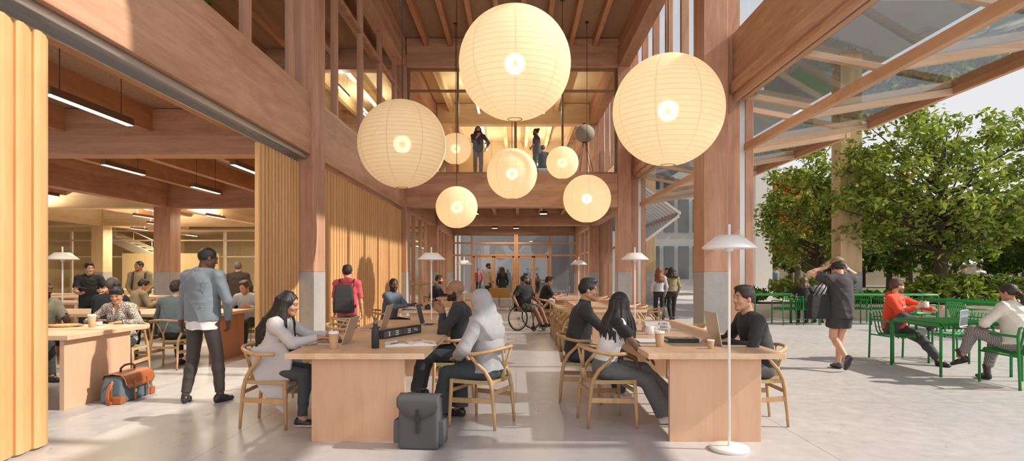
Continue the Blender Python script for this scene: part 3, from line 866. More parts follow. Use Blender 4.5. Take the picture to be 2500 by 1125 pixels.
REDT = wood('red_brown_table_timber', (0.44, 0.20, 0.095), (0.33, 0.135, 0.06), 2, 0.3, rough=0.45)
def cross_table(xe, y0, y1, L, z, label, legm=None, topm=None):
    """Table lying across the reading room: its end faces the hall."""
    t = thing('reading_table', label, 'table', (xe-L/2, (y0+y1)/2, 0), 0)
    w = (y1-y0)/2; l = L/2
    MB().box(-l, l, -w, w, z-0.05, z).build('tabletop', topm or TRX, t, bevel=0.004)
    MB().box(l-0.13, l-0.08, -w+0.06, w-0.22, 0, z-0.051).build('panel_leg', legm or TBS, t, bevel=0.003)
    MB().box(-l+0.2, -l+0.25, -w+0.06, w-0.22, 0, z-0.051).build('panel_leg', legm or TBS, t, bevel=0.003)
    return t
cross_table(-4.66, 6.17, 7.52, 3.4, 0.79, 'pale oak table with the coffee cup at the front of the reading room')
cross_table(-4.74, 9.35, 10.75, 3.4, 0.79, 'table with a red-brown leg behind the man in the denim jacket', REDT)
cross_table(-4.80, 12.7, 13.9, 3.4, 0.79, 'oak table of the reading room in front of the girl in rust red')
cross_table(-4.80, 15.9, 17.1, 3.4, 0.79, 'oak table in the fourth row of the reading room, inner side')
cross_table(-4.80, 20.8, 22.0, 3.4, 0.79, 'oak table in the fifth row of the reading room, inner side')
cross_table(-4.80, 24.0, 25.2, 3.4, 0.79, 'oak table in the last row of the reading room, inner side')
cross_table(-8.6, 12.9, 14.0, 2.6, 0.79, 'oak table beneath the open book of the reader in black')
cross_table(-9.4, 16.0, 17.1, 3.4, 0.79, 'oak table behind the standing man with the backpack')
cross_table(-9.4, 20.9, 22.0, 2.0, 0.79, 'oak table before the timber column of the reading room')
cross_table(-12.6, 17.6, 18.7, 3.4, 0.79, 'oak table by the distant floor of the outer aisle')
cross_table(-12.8, 22.6, 23.7, 3.4, 0.79, 'oak table before the yellow plywood panel')
cross_table(-9.2, 25.4, 26.5, 3.4, 0.79, 'farthest oak table before the glass partition')

# ------------------------------------------------------------------ wishbone chairs
def make_chair():
    t = thing('wishbone_chair', 'chair', 'chair', (0, 0, 0), 0)
    for s in (-1, 1):
        MB().tube([(s*0.265, 0.215, 0.0), (s*0.262, 0.213, 0.10), (s*0.252, 0.205, 0.30), (s*0.246, 0.20, 0.452)], [0.0125, 0.015, 0.0185, 0.0165], 12).build('front_leg', CHW, t)
        MB().tube([(s*0.205, -0.235, 0.0), (s*0.205, -0.225, 0.15), (s*0.20, -0.205, 0.36), (s*0.20, -0.185, 0.45), (s*0.215, -0.135, 0.54), (s*0.245, -0.065, 0.61), (s*0.268, -0.02, 0.665), (s*0.272, -0.015, 0.69)], [0.0125, 0.016, 0.0195, 0.020, 0.019, 0.0165, 0.014, 0.012], 12).build('back_leg', CHW, t)
    # bow: armrest and back in one bent piece
    pts = []; rs = []
    N = 28
    for k in range(N+1):
        a = -0.38+(math.pi+0.76)*k/N
        x = 0.285*math.cos(a); y = -0.02-0.25*math.sin(a) if math.sin(a) > 0 else -0.02-0.36*math.sin(a)
        z = 0.695+0.05*max(0, math.sin(a))**1.5
        pts.append((x, y, z)); rs.append(0.0155+0.004*abs(math.cos(a)))
    MB().tube(pts, rs, 12, flat=(1.05, 0.95)).build('bow_rail', CHW, t)
    m = MB()
    m.tube([(0, -0.200, 0.425), (0, -0.222, 0.50), (0, -0.232, 0.56)], [0.030, 0.022, 0.02], 8, flat=(1.0, 0.30))
    for s in (-1, 1): m.tube([(s*0.004, -0.228, 0.54), (s*0.045, -0.242, 0.63), (s*0.098, -0.255, 0.735)], [0.014, 0.012, 0.011], 8, flat=(1.1, 0.6))
    m.build('wishbone_splat', CHW, t)
    for s in (-1, 1):
        MB().bar((s*0.255, 0.208, 0.255), (s*0.2025, -0.213, 0.265), 0.018, 0.045).build('stretcher', CHW, t)
    MB().bar((-0.25, 0.203, 0.345), (0.25, 0.203, 0.345), 0.018, 0.032).build('stretcher', CHW, t)
    MB().bar((-0.2, -0.212, 0.335), (0.2, -0.212, 0.335), 0.018, 0.036).build('stretcher', CHW, t)
    # woven seat, dished, trapezoid
    n = 14; vs = []; fs = []
    for j in range(n+1):
        v = j/n; yy = -0.205+0.425*v; hw = 0.205+(0.252-0.205)*v
        for i in range(n+1):
            u_ = -1+2*i/n
            z = 0.447-0.022*(1-u_*u_)*(1-(2*v-1)**2)
            vs.append((hw*u_, yy, z))
    for j in range(n):
        for i in range(n):
            a = j*(n+1)+i; fs.append((a, a+1, a+n+2, a+n+1))
    o = len(vs)
    vs += [(x, y, z-0.034) for x, y, z in vs]
    for j in range(n):
        for i in range(n):
            a = o+j*(n+1)+i; fs.append((a+n+1, a+n+2, a+1, a))
    for i in range(n):
        fs += [(i+1, i, o+i, o+i+1), (n*(n+1)+i, n*(n+1)+i+1, o+n*(n+1)+i+1, o+n*(n+1)+i)]
        a = i*(n+1); fs += [(a, a+n+1, o+a+n+1, o+a)]
        a = i*(n+1)+n; fs += [(a+n+1, a, o+a, o+a+n+1)]
    mesh_obj('woven_seat', vs, fs, CORDW, t, smooth=False)
    return t
CH0 = make_chair(); CH_used = False
CHAIRS = []
def chair(x, y, face, label):
    """face: heading in degrees, 0 = towards +x (right), 90 = away from the camera."""
    global CH_used
    rz = math.radians(face-90)
    if not CH_used:
        CH_used = True; c = CH0; c.location = (x, y, 0); c.rotation_euler = (0, 0, rz); c['label'] = label; c['group'] = 'oak wishbone chairs'
    else:
        c = dup(CH0, (x, y, 0), rz, label, 'oak wishbone chairs')
    CHAIRS.append((x, y)); return c
for a in [
    (-2.33, 5.72, 0, 'oak wishbone chair under the woman in the pale grey coat'),
    (-2.34, 7.05, 0, 'empty wishbone chair beyond the woman in the grey coat, rail just past the table'),
    (-2.30, 8.10, 4, 'empty wishbone chair behind the two open laptops of the left table'),
    (-2.62, 9.32, 25, 'empty wishbone chair at the hip of the student with the black backpack'),
    (-0.32, 5.71, 155, 'oak wishbone chair under the person in the grey headscarf'),
    (-0.70, 6.80, 180, 'wishbone chair under the bald man in the dark sweater'),
    (0.87, 5.73, 8, 'oak wishbone chair under the woman with long braids'),
    (0.74, 6.78, -6, 'wishbone chair under the man in the dark turtleneck'),
    (2.31, 5.76, 180, 'wishbone chair under the smiling man at the right table'),
    (2.36, 6.72, 180, 'empty wishbone chair beyond the smiling man, its curved rail behind the laptop'),
    (2.30, 7.95, 180, 'empty wishbone chair at the far corner of the front right table, behind the laptop'),
    (-2.42, 11.05, -12, 'wishbone chair under the bearded man in the blue shirt'),
    (-2.40, 17.0, 0, 'wishbone chair under the man in the dark jacket by the glass wall'),
    (1.06, 11.25, 4, 'empty wishbone chair nearest in the stack of chairs along the second right table'),
    (1.04, 11.98, -3, 'empty wishbone chair second in the line along the second right table'),
    (1.05, 12.75, 2, 'empty wishbone chair third in the line along the second right table'),
    (1.03, 13.55, 0, 'empty wishbone chair last in the line along the second right table'),
    (0.70, 16.45, 0, 'wishbone chair under the man in black behind the wheelchair'),
    (0.86, 15.55, 0, 'empty wishbone chair between the wheelchair and the third right table'),
    (0.88, 17.55, 0, 'empty wishbone chair beyond the man in black at the third right table'),
    (2.58, 11.55, 180, 'empty wishbone chair at the terrace side of the second right table, nearer the walking women'),
    (2.52, 12.65, 175, 'empty wishbone chair at the terrace side of the second right table, beside the lamp pole'),
    (2.56, 13.6, 184, 'empty wishbone chair at the terrace side of the second right table, farthest along'),
    (2.40, 16.5, 180, 'empty wishbone chair at the terrace side of the third right table, first'),
    (2.42, 17.6, 180, 'empty wishbone chair at the terrace side of the third right table, second'),
    (-5.30, 8.02, -90, 'wishbone chair under the woman with the bun in the reading room'),
    (-5.20, 8.98, 90, 'pale wishbone chair under the man in the blue-grey shirt seen from behind'),
    (-6.20, 9.02, 90, 'wishbone chair under the grey-haired man in the dark sweater'),
    (-6.55, 8.06, -60, 'wishbone chair under the man holding a red phone'),
    (-5.75, 5.72, 90, 'wishbone chair behind the pine screen edge at the near reading room table'),
    (-5.05, 11.15, -90, 'wishbone chair at the far side of the red-brown table, behind the denim jacket'),
    (-8.1, 12.5, 90, 'wishbone chair under the seated man in brown seen from behind'),
    (-6.9, 12.35, 90, 'empty wishbone chair with its splat showing beside the man in blue-grey'),
    (-5.35, 12.35, 90, 'empty wishbone chair before the table of the girl in rust red'),
    (-5.5, 14.3, -90, 'wishbone chair under the girl in the rust red jacket'),
    (-5.6, 15.5, 90, 'empty wishbone chair at the fourth row, right of the lamp pole'),
    (-6.9, 15.5, 90, 'empty wishbone chair at the fourth row, behind the dark jacket'),
    (-5.6, 17.5, -90, 'empty wishbone chair at the far side of the fourth row'),
    (-10.2, 15.6, 90, 'empty wishbone chair left of the timber column base'),
    (-11.2, 15.6, 90, 'empty wishbone chair farther left of the timber column base'),
]: chair(*a)

# ------------------------------------------------------------------ laptops
def laptop(hx, hy, face, tilt, w, d, h, label, z=0.7655, mat=LAPM):
    """hinge centre at (hx,hy); face = heading from hinge towards the user, degrees."""
    t = thing('laptop', label, 'laptop', (hx, hy, z), math.radians(face-90))
    b = MB().box(-w/2, w/2, 0, d, 0.0, 0.013).build('base', mat, t, bevel=0.004)
    k = MB()
    for r in range(5):
        for c in range(12): k.box(-w*0.42+c*w*0.07, -w*0.42+c*w*0.07+w*0.06, d*0.10+r*d*0.095, d*0.10+r*d*0.095+d*0.08, 0.0135, 0.016)
    k.build('keyboard', KEYM, b)
    MB().box(-w*0.17, w*0.17, d*0.64, d*0.94, 0.0132, 0.0142).build('trackpad', plain('trackpad_metal', (0.45, 0.40, 0.34), 0.3, 0.4, 0.02, 40, 0) if 'trackpad_metal' not in bpy.data.materials else bpy.data.materials['trackpad_metal'], b)
    M = Matrix.Translation((0, 0.004, 0.012)) @ Matrix.Rotation(tilt, 4, 'X')
    l = MB().box(-w/2, w/2, -0.008, 0.0, 0.0, h).xf(M).build('lid', mat, t, bevel=0.004)
    MB().box(-w/2+0.008, w/2-0.008, 0.0004, 0.0012, 0.012, h-0.008).xf(M).build('screen', plain('dim_screen', (0.03, 0.035, 0.04), 0.15) if 'dim_screen' not in bpy.data.materials else bpy.data.materials['dim_screen'], l)
    return t
laptop(-1.64, 5.75, 180, 0.32, 0.33, 0.235, 0.255, 'open laptop used by the woman in the grey coat')
laptop(-1.60, 7.16, 180, 0.30, 0.36, 0.24, 0.295, 'open laptop behind the black bottle, its pale lid back turned to the aisle')
laptop(-1.20, 7.62, 0, 0.24, 0.34, 0.25, 0.275, 'open laptop in front of the bald man, keyboard showing')
laptop(1.885, 5.62, 0, 0.16, 0.36, 0.27, 0.30, 'open golden laptop in front of the smiling man')
laptop(1.45, 16.7, 180, 0.2, 0.32, 0.22, 0.28, 'white laptop on the third right table', mat=WHITEP)
laptop(-1.78, 17.0, 180, 0.2, 0.32, 0.22, 0.28, 'white laptop before the man in the dark jacket', mat=WHITEP)

# ------------------------------------------------------------------ small things on the tables
def paper_cup(x, y, z, h, r, label):
    t = thing('paper_cup', label, 'cup', (x, y, z))
    MB().lathe([(r*0.70, 0), (r*0.72, 0.004), (r*0.95, h*0.86)], n=32).build('body', CARD, t)
    MB().lathe([(r*1.0, h*0.845), (r*1.02, h*0.87), (r*0.98, h*0.90), (r*0.93, h), (r*0.80, h), (r*0.78, h*0.965), (0.002, h*0.965)], n=32).build('lid', LID, t)
    return t
paper_cup(-1.63, 5.31, 0.7655, 0.157, 0.046, 'tall kraft coffee cup beside the laptop of the woman in the grey coat')
paper_cup(1.32, 5.46, 0.7655, 0.145, 0.046, 'tall kraft coffee cup next to the notebook on the right table')
paper_cup(1.74, 5.31, 0.7655, 0.082, 0.034, 'small kraft espresso cup by the golden laptop')
paper_cup(-5.10, 7.14, 0.7905, 0.152, 0.046, 'kraft coffee cup with white lid on the reading room table')
t = thing('water_bottle', 'matt black steel water bottle beside the flip clock', 'bottle', (-1.268, 5.35, 0.7655))
MB().lathe([(0.031, 0), (0.034, 0.004), (0.034, 0.145), (0.031, 0.168), (0.020, 0.200), (0.0185, 0.212)], n=32).build('body', BLACKP, t)
MB().lathe([(0.0195, 0.2125), (0.0195, 0.240), (0.017, 0.243), (0.001, 0.243)], n=32).build('cap', plain('brushed_dark_cap', (0.20, 0.19, 0.19), 0.35, 0.7), t)
t = thing('mug', 'white ceramic mug in front of the stack of white books', 'mug', (1.47, 6.53, 0.7655))
MB().lathe([(0.040, 0), (0.044, 0.004), (0.045, 0.097), (0.042, 0.098), (0.041, 0.012), (0.001, 0.010)], n=32).build('body', WHITEP, t)
MB().tube([(0.043, 0, 0.078), (0.066, 0, 0.074), (0.074, 0, 0.052), (0.066, 0, 0.028), (0.043, 0, 0.022)], 0.006, 8).build('handle', WHITEP, t)
# flip clock
A = Vector((-1.395, 6.05, 0.7655)); B = Vector((-1.10, 6.75, 0.7655)); dv = (B-A); Lc = 0.75
t = thing('flip_clock', 'long black flip clock reading 13 34, standing across the left table', 'clock', (A+B)/2, math.atan2(dv.y, dv.x))
MB().box(-Lc/2, Lc/2, -0.03, 0.04, 0.0, 0.088).build('case', BLACKP, t, bevel=0.006)
FLAP = plain('grey_flap', (0.105, 0.105, 0.11), 0.5)
for x0, x1 in ((-Lc/2+0.03, -0.006), (0.006, Lc/2-0.03)): MB().box(x0, x1, -0.034, -0.031, 0.014, 0.076).build('flap', FLAP, t)
SEG = {'1': ['c', 'bt', 'fl'], '3': ['t', 'm', 'b', 'r1', 'r2'], '4': ['l1', 'm', 'r1', 'r2']}
def digit(ch, x):
    m = MB(); w = 0.052; z0, z1 = 0.022, 0.068; zm = (z0+z1)/2; y0, y1 = -0.0385, -0.0345; th = 0.008
    S = {'t': (x-w/2, x+w/2, z1-th, z1), 'm': (x-w/2+0.006, x+w/2, zm-th/2, zm+th/2), 'b': (x-w/2, x+w/2, z0, z0+th), 'r1': (x+w/2-0.010, x+w/2, zm+0.006, z1-th-0.002),
         'r2': (x+w/2-0.010, x+w/2, z0+th+0.002, zm-0.006), 'l1': (x-w/2, x-w/2+0.012, zm, z1), 'fl': (x-0.020, x-0.005, z1-th, z1), 'c': (x-0.006, x+0.006, z0+th+0.002, z1), 'bt': (x-w/2+0.01, x+w/2-0.01, z0, z0+th)}
    for k in SEG[ch]: m.box(S[k][0], S[k][1], y0, y1, S[k][2], S[k][3])
    if ch == '1': pass
    m.build('digit', PAPER, t)
for ch, x in (('1', -0.25), ('3', -0.115), ('3', 0.115), ('4', 0.25)): digit(ch, x)
# open magazine
PIC = NT('magazine_pictures'); v_ = PIC.coord('Object', (9, 9, 9)); n_ = PIC.noise(v_, 2.2, 3)
PIC.bsdf(PIC.ramp(n_, [(0.35, (0.08, 0.07, 0.065)), (0.47, (0.42, 0.41, 0.40)), (0.55, (0.62, 0.30, 0.08)), (0.68, (0.72, 0.70, 0.66))]), 0.4); PICM = PIC.m
t = thing('magazine', 'open picture magazine lying at the right edge of the left table', 'magazine', (-1.00, 5.62, 0.7655), math.radians(12))
for s in (-1, 1):
    vs = []; fs = []; n = 10
    for i in range(n+1):
        u_ = i/n; z = 0.012+0.022*math.sin(math.pi*min(1, u_*1.15))*(1-0.6*u_)
        for yv in (-0.15, 0.15): vs += [(s*u_*0.235, yv, z), (s*u_*0.235, yv, 0.0)]
    for i in range(n):
        a = i*4
        fs += [(a, a+4, a+6, a+2), (a+1, a+3, a+7, a+5), (a, a+1, a+5, a+4), (a+2, a+6, a+7, a+3)]
    fs += [(n*4, n*4+1, n*4+3, n*4+2)]
    pg = mesh_obj('page_block', vs, fs, PAPER, t, smooth=False)
    m = MB()
    for (u0, u1, v0, v1) in (((0.12, 0.80, -0.12, 0.02), (0.15, 0.5, 0.05, 0.12)) if s < 0 else ((0.10, 0.45, 0.03, 0.13), (0.55, 0.9, -0.11, -0.03))):
        k = 5
        for i in range(k):
            ua = u0+(u1-u0)*i/k; ub = u0+(u1-u0)*(i+1)/k
            zz = lambda q: 0.0128+0.022*math.sin(math.pi*min(1, q*1.15))*(1-0.6*q)
            m._add([(s*ua*0.235, v0, zz(ua)), (s*ub*0.235, v0, zz(ub)), (s*ub*0.235, v1, zz(ub)), (s*ua*0.235, v1, zz(ua))], [(0, 1, 2, 3)])
    m.build('printed_picture', PICM, pg)
# notebook and pen, green book
t = thing('notebook', 'open white notebook with a dark cover edge at the elbow of the woman with braids', 'notebook', (1.29, 5.86, 0.7655), 0.0)
MB().box(-0.105, 0.115, -0.145, 0.145, 0, 0.004).build('cover', BLACKP, t)
MB().box(-0.10, 0.11, -0.14, 0.14, 0.0042, 0.014).build('page_block', PAPER, t, bevel=0.002)
t = thing('pen', 'dark pen lying along the white notebook', 'pen', (1.165, 5.86, 0.7705), 0.0)
MB().cyl((0, -0.07, 0), (0, 0.06, 0), 0.005, 10).build('barrel', BLACKP, t); MB().cyl((0, 0.06, 0), (0, 0.085, 0), 0.005, 10, 0.001).build('tip', STEEL, t)
t = thing('book', 'thick dark green book lying flat in the middle of the right table', 'book', (1.625, 5.86, 0.7655), -0.03)
MB().box(-0.15, 0.15, -0.11, 0.11, 0, 0.006).box(-0.15, 0.15, -0.11, 0.11, 0.030, 0.036).box(-0.15, 0.15, -0.11, -0.104, 0.004, 0.032).build('cover', plain('dark_green_cover', (0.012, 0.035, 0.028), 0.45), t)
MB().box(-0.145, 0.145, -0.103, 0.105, 0.0065, 0.0295).build('page_block', PAPER, t)
MB().box(-0.12, 0.13, -0.08, 0.09, 0.0362, 0.0366).build('cover_picture', PICM, t)
# text
def text_mesh(name, body, size, mat, parent, M, depth=0.0008, align='CENTER'):
    cu = bpy.data.curves.new(name, 'FONT'); cu.body = body; cu.size = size; cu.extrude = depth; cu.align_x = align; cu.align_y = 'CENTER'
    o = bpy.data.objects.new(name, cu); COL.objects.link(o)
    dg = bpy.context.evaluated_depsgraph_get()
    me = bpy.data.meshes.new_from_object(o.evaluated_get(dg)); COL.objects.unlink(o); bpy.data.objects.remove(o)
    me.transform(M); me.materials.clear(); me.materials.append(mat)
    q = bpy.data.objects.new(name, me); COL.objects.link(q); q.parent = parent
    return q
RX90 = Matrix.Rotation(math.pi/2, 4, 'X')
for k, (txt, dx, lab) in enumerate((('HUMAN', 0.0, 'bottom white book of the small stack behind the mug'), ('JEBRA', 0.012, 'middle white book of the small stack behind the mug'), ('45 URA', -0.004, 'top white book of the small stack behind the mug'))):
    t = thing('book', lab, 'book', (1.61+dx, 6.87, 0.7655+k*0.0385), 0.02*k, 'white books stacked behind the mug')
    MB().box(-0.14, 0.14, -0.1, 0.1, 0, 0.004).box(-0.14, 0.14, -0.1, 0.1, 0.034, 0.038).box(-0.14, 0.14, -0.1, -0.096, 0.002, 0.036).build('cover', WHITEP, t)
    MB().box(-0.136, 0.136, -0.0955, 0.096, 0.0045, 0.0335).build('page_block', PAPER, t)
    text_mesh('spine_lettering', txt, 0.034, BLACKP, t, Matrix.Translation((0.06, -0.1012, 0.019)) @ RX90)
# things on the second left table and reading room
t = thing('ring_binder', 'black and white binder under the hands of the bearded man in blue', 'binder', (-1.90, 10.95, 0.7655), 0.1)
MB().box(-0.16, 0.16, -0.13, 0.13, 0, 0.008).box(-0.16, 0.16, -0.13, 0.13, 0.062, 0.07).box(-0.16, -0.15, -0.13, 0.13, 0.007, 0.063).build('cover', BLACKP, t)
MB().box(-0.149, 0.155, -0.125, 0.125, 0.0085, 0.0615).build('page_block', PAPER, t)
t = thing('camera', 'small black camera beside the binder on the second left table', 'camera', (-1.62, 10.95, 0.7655), 0.2)
MB().box(-0.065, 0.065, -0.03, 0.03, 0, 0.075).box(-0.025, 0.025, -0.025, 0.025, 0.074, 0.095).build('body', BLACKP, t, bevel=0.006)
MB().cyl((0, -0.03, 0.037), (0, -0.08, 0.037), 0.03).build('lens', BLACKM, t)
t = thing('paper_stack', 'spread white papers in the middle of the second left table', 'papers', (-1.25, 11.1, 0.7655), 0.05)
MB().box(-0.30, 0.0, -0.2, 0.2, 0, 0.012).build('sheet', PAPER, t); MB().box(0.02, 0.32, -0.18, 0.22, 0, 0.018).build('sheet', PAPER, t)
t = thing('pizza_plate', 'round wooden plate with a pizza on the reading room table', 'plate', (-5.48, 7.22, 0.7905))
PZ = NT('pizza_topping'); n_ = PZ.noise(PZ.coord(), 30, 3); PZ.bsdf(PZ.ramp(n_, [(0.4, (0.42, 0.12, 0.05)), (0.55, (0.66, 0.44, 0.2)), (0.65, (0.30, 0.15, 0.07))]), 0.7)
MB().lathe([(0.15, 0), (0.185, 0.008), (0.187, 0.013), (0.01, 0.012)], n=40).build('board', CHW, t); MB().lathe([(0.16, 0.0135), (0.162, 0.022), (0.15, 0.024), (0.14, 0.02), (0.002, 0.02)], n=40).build('pizza', PZ.m, t)
t = thing('dessert', 'small layered cake in a glass on a saucer before the woman with the bun', 'dessert', (-5.20, 7.40, 0.7905))
MB().lathe([(0.05, 0), (0.075, 0.006), (0.077, 0.009), (0.001, 0.008)], n=28).build('saucer', WHITEP, t)
MB().lathe([(0.036, 0.0095), (0.040, 0.045), (0.001, 0.045)], n=24).build('cream', PAPER, t); MB().lathe([(0.0405, 0.0455), (0.040, 0.065), (0.001, 0.066)], n=24).build('topping', plain('berry_sauce', (0.30, 0.06, 0.03), 0.35), t)

# ------------------------------------------------------------------ grey rolltop backpack by the left table leg
PACK = plain('slate_canvas', (0.085, 0.088, 0.093), 0.75, 0, 0.12, 180, 0.15)
PACKD = plain('dark_webbing', (0.03, 0.03, 0.033), 0.7)
t = thing('backpack', 'slate grey canvas backpack standing against the leg of the left table', 'backpack', (-0.79, 4.93, 0), math.radians(-6))
def soft_box(name, x0, x1, y0, y1, z0, z1, mat, parent, bev=0.02, taper=0.0, bulge=0.0, seg=4):
    bm = bmesh.new(); bmesh.ops.create_cube(bm, size=1.0)
    bmesh.ops.subdivide_edges(bm, edges=bm.edges[:], cuts=6, use_grid_fill=True)
    for v in bm.verts:
        p = v.co.copy(); fz = p.z+0.5
        b = 1+bulge*(math.sin(math.pi*fz))
        x = (x0+x1)/2+p.x*(x1-x0)*b*(1-taper*fz); y = (y0+y1)/2+p.y*(y1-y0)*b*(1-taper*fz); v.co = (x, y, z0+fz*(z1-z0))
    me = bpy.data.meshes.new(name); bm.to_mesh(me); bm.free()
    me.materials.append(mat); me.polygons.foreach_set('use_smooth', [True]*len(me.polygons))
    o = bpy.data.objects.new(name, me); COL.objects.link(o); o.parent = parent
    md = o.modifiers.new('b', 'BEVEL'); md.width = bev; md.segments = seg; md.limit_method = 'ANGLE'; md.angle_limit = 0.7
    return o
soft_box('body', -0.168, 0.168, -0.09, 0.09, 0.0, 0.42, PACK, t, 0.025, 0.04, 0.03)
vs = []; fs = []; n = 24
for i in range(n+1):
    u_ = -1+2*i/n
    zl = 0.255+0.10*abs(u_)**2.2
    for (yy, zz) in ((0.09, 0.415), (0.0, 0.442), (-0.10, 0.424), (-0.112, 0.40), (-0.110, (0.40+zl)/2), (-0.106, zl)):
        vs.append((u_*0.172, yy, zz))
for i in range(n):
    for j in range(5):
        a = i*6+j; fs.append((a, a+6, a+7, a+1))
fl = mesh_obj('flap', vs, fs, PACK, t, smooth=True)
sd = fl.modifiers.new('s', 'SOLIDIFY'); sd.thickness = 0.006
for s in (-1, 1): soft_box('side_pocket', s*0.187-0.024, s*0.187+0.024, -0.075, 0.07, 0.045, 0.235, PACK, t, 0.02, 0.06, 0.05)
MB().box(-0.014, 0.014, -0.121, -0.113, 0.14, 0.335).build('strap', PACKD, t, bevel=0.002)
MB().box(-0.020, 0.020, -0.127, -0.1215, 0.235, 0.285).build('buckle', BLACKP, t, bevel=0.003)
MB().tube([(-0.048, 0.06, 0.43), (-0.048, 0.06, 0.458), (-0.03, 0.06, 0.466), (0.03, 0.06, 0.470), (0.048, 0.06, 0.458), (0.048, 0.06, 0.43)], 0.0065, 8).build('handle', BLACKP, t)
MB().box(-0.167, -0.162, -0.05, -0.03, 0.12, 0.14).build('tag', PAPER, t)

# ------------------------------------------------------------------ blue and tan satchel
LEA = plain('tan_leather', (0.34, 0.095, 0.03), 0.42, 0, 0.25, 14, 0.12)
CANV = plain('slate_blue_canvas', (0.10, 0.135, 0.165), 0.85, 0, 0.12, 200, 0.2)
t = thing('satchel', 'slate blue canvas satchel with tan leather flap on the floor by the reading room table', 'satchel', (-4.46, 6.82, 0), math.radians(92))
# local: x along the bag, -y = front (towards the hall)
soft_box('body', -0.31, 0.31, -0.12, 0.12, 0.0, 0.30, CANV, t, 0.05, 0.16, 0.05)
vs = []; fs = []; n = 20
for i in range(n+1):
    u_ = -1+2*i/n
    ed = 0.05*max(0, abs(u_)-0.8)/0.2
    for (yy, zz) in ((0.112, 0.26), (0.10, 0.305), (0.0, 0.318), (-0.085, 0.308), (-0.128, 0.27), (-0.140, 0.205+ed*0.4), (-0.146, 0.155+ed)):
        vs.append((u_*0.275, yy, zz))
for i in range(n):
    for j in range(6):
        a = i*7+j; fs.append((a, a+7, a+8, a+1))
fl = mesh_obj('flap', vs, fs, LEA, t, smooth=True); sd = fl.modifiers.new('s', 'SOLIDIFY'); sd.thickness = 0.007
for x in (-0.12, 0.13):
    MB().bar((x, -0.150, 0.235), (x, -0.158, 0.02), 0.032, 0.007, (0, -1, 0.1)).build('strap', LEA, t)
    MB().box(x-0.02, x+0.02, -0.166, -0.160, 0.10, 0.135).build('buckle', plain('brass', (0.6, 0.42, 0.16), 0.3, 0.9, 0.02, 40, 0) if 'brass' not in bpy.data.materials else bpy.data.materials['brass'], t)
MB().tube([(-0.13, 0.0, 0.315), (-0.125, 0.0, 0.365), (-0.06, 0.0, 0.392), (0.06, 0.0, 0.392), (0.125, 0.0, 0.365), (0.13, 0.0, 0.315)], 0.012, 10).build('handle', plain('dark_leather', (0.07, 0.025, 0.012), 0.45), t)
for x in (-1, 1):
    soft_box('corner_patch', x*0.285-0.055, x*0.285+0.035, -0.135, -0.03, 0.004, 0.085, LEA, t, 0.02)
MB().tube([(-0.30, -0.02, 0.24), (-0.345, -0.02, 0.21), (-0.385, -0.02, 0.15), (-0.395, -0.02, 0.08), (-0.385, -0.02, 0.012), (-0.345, -0.02, 0.010), (-0.33, -0.02, 0.05), (-0.345, -0.02, 0.15), (-0.34, -0.02, 0.20)], 0.022, 8, flat=(1.0, 0.2)).build('shoulder_strap', LEA, t)
MB().tube([(-0.275, -0.02, 0.255), (-0.31, -0.02, 0.245), (-0.325, -0.02, 0.222)], 0.007, 8).build('clasp', bpy.data.materials['brass'], t)

# ------------------------------------------------------------------ sofa at the back
MUST = plain('mustard_upholstery', (0.42, 0.22, 0.06), 0.85, 0, 0.08, 60, 0.1); GRYU = plain('light_grey_upholstery', (0.46, 0.45, 0.43), 0.9, 0, 0.08, 60, 0.1)
t = thing('sofa', 'low sofa with a mustard back and light grey seat at the back of the hall', 'sofa', (-0.62, 22.9, 0), 0)
soft_box('backrest', -0.42, 0.40, -0.02, 0.16, 0.30, 0.84, MUST, t, 0.05)
soft_box('seat', -0.02, 0.46, -0.42, -0.03, 0.10, 0.46, GRYU, t, 0.06); soft_box('seat', -0.46, -0.04, -0.42, -0.03, 0.10, 0.46, GRYU, t, 0.06)
for x in (-0.38, 0.38):
    for y in (-0.36, 0.10): MB().cyl((x, y, 0), (x, y, 0.31 if y > 0 else 0.11), 0.018).build('leg', CHW, t)
t = thing('pouf', 'light grey upholstered block beside the mustard sofa', 'pouf', (0.13, 23.6, 0), 0)
soft_box('body', -0.32, 0.32, -0.3, 0.3, 0.0, 0.62, GRYU, t, 0.06)

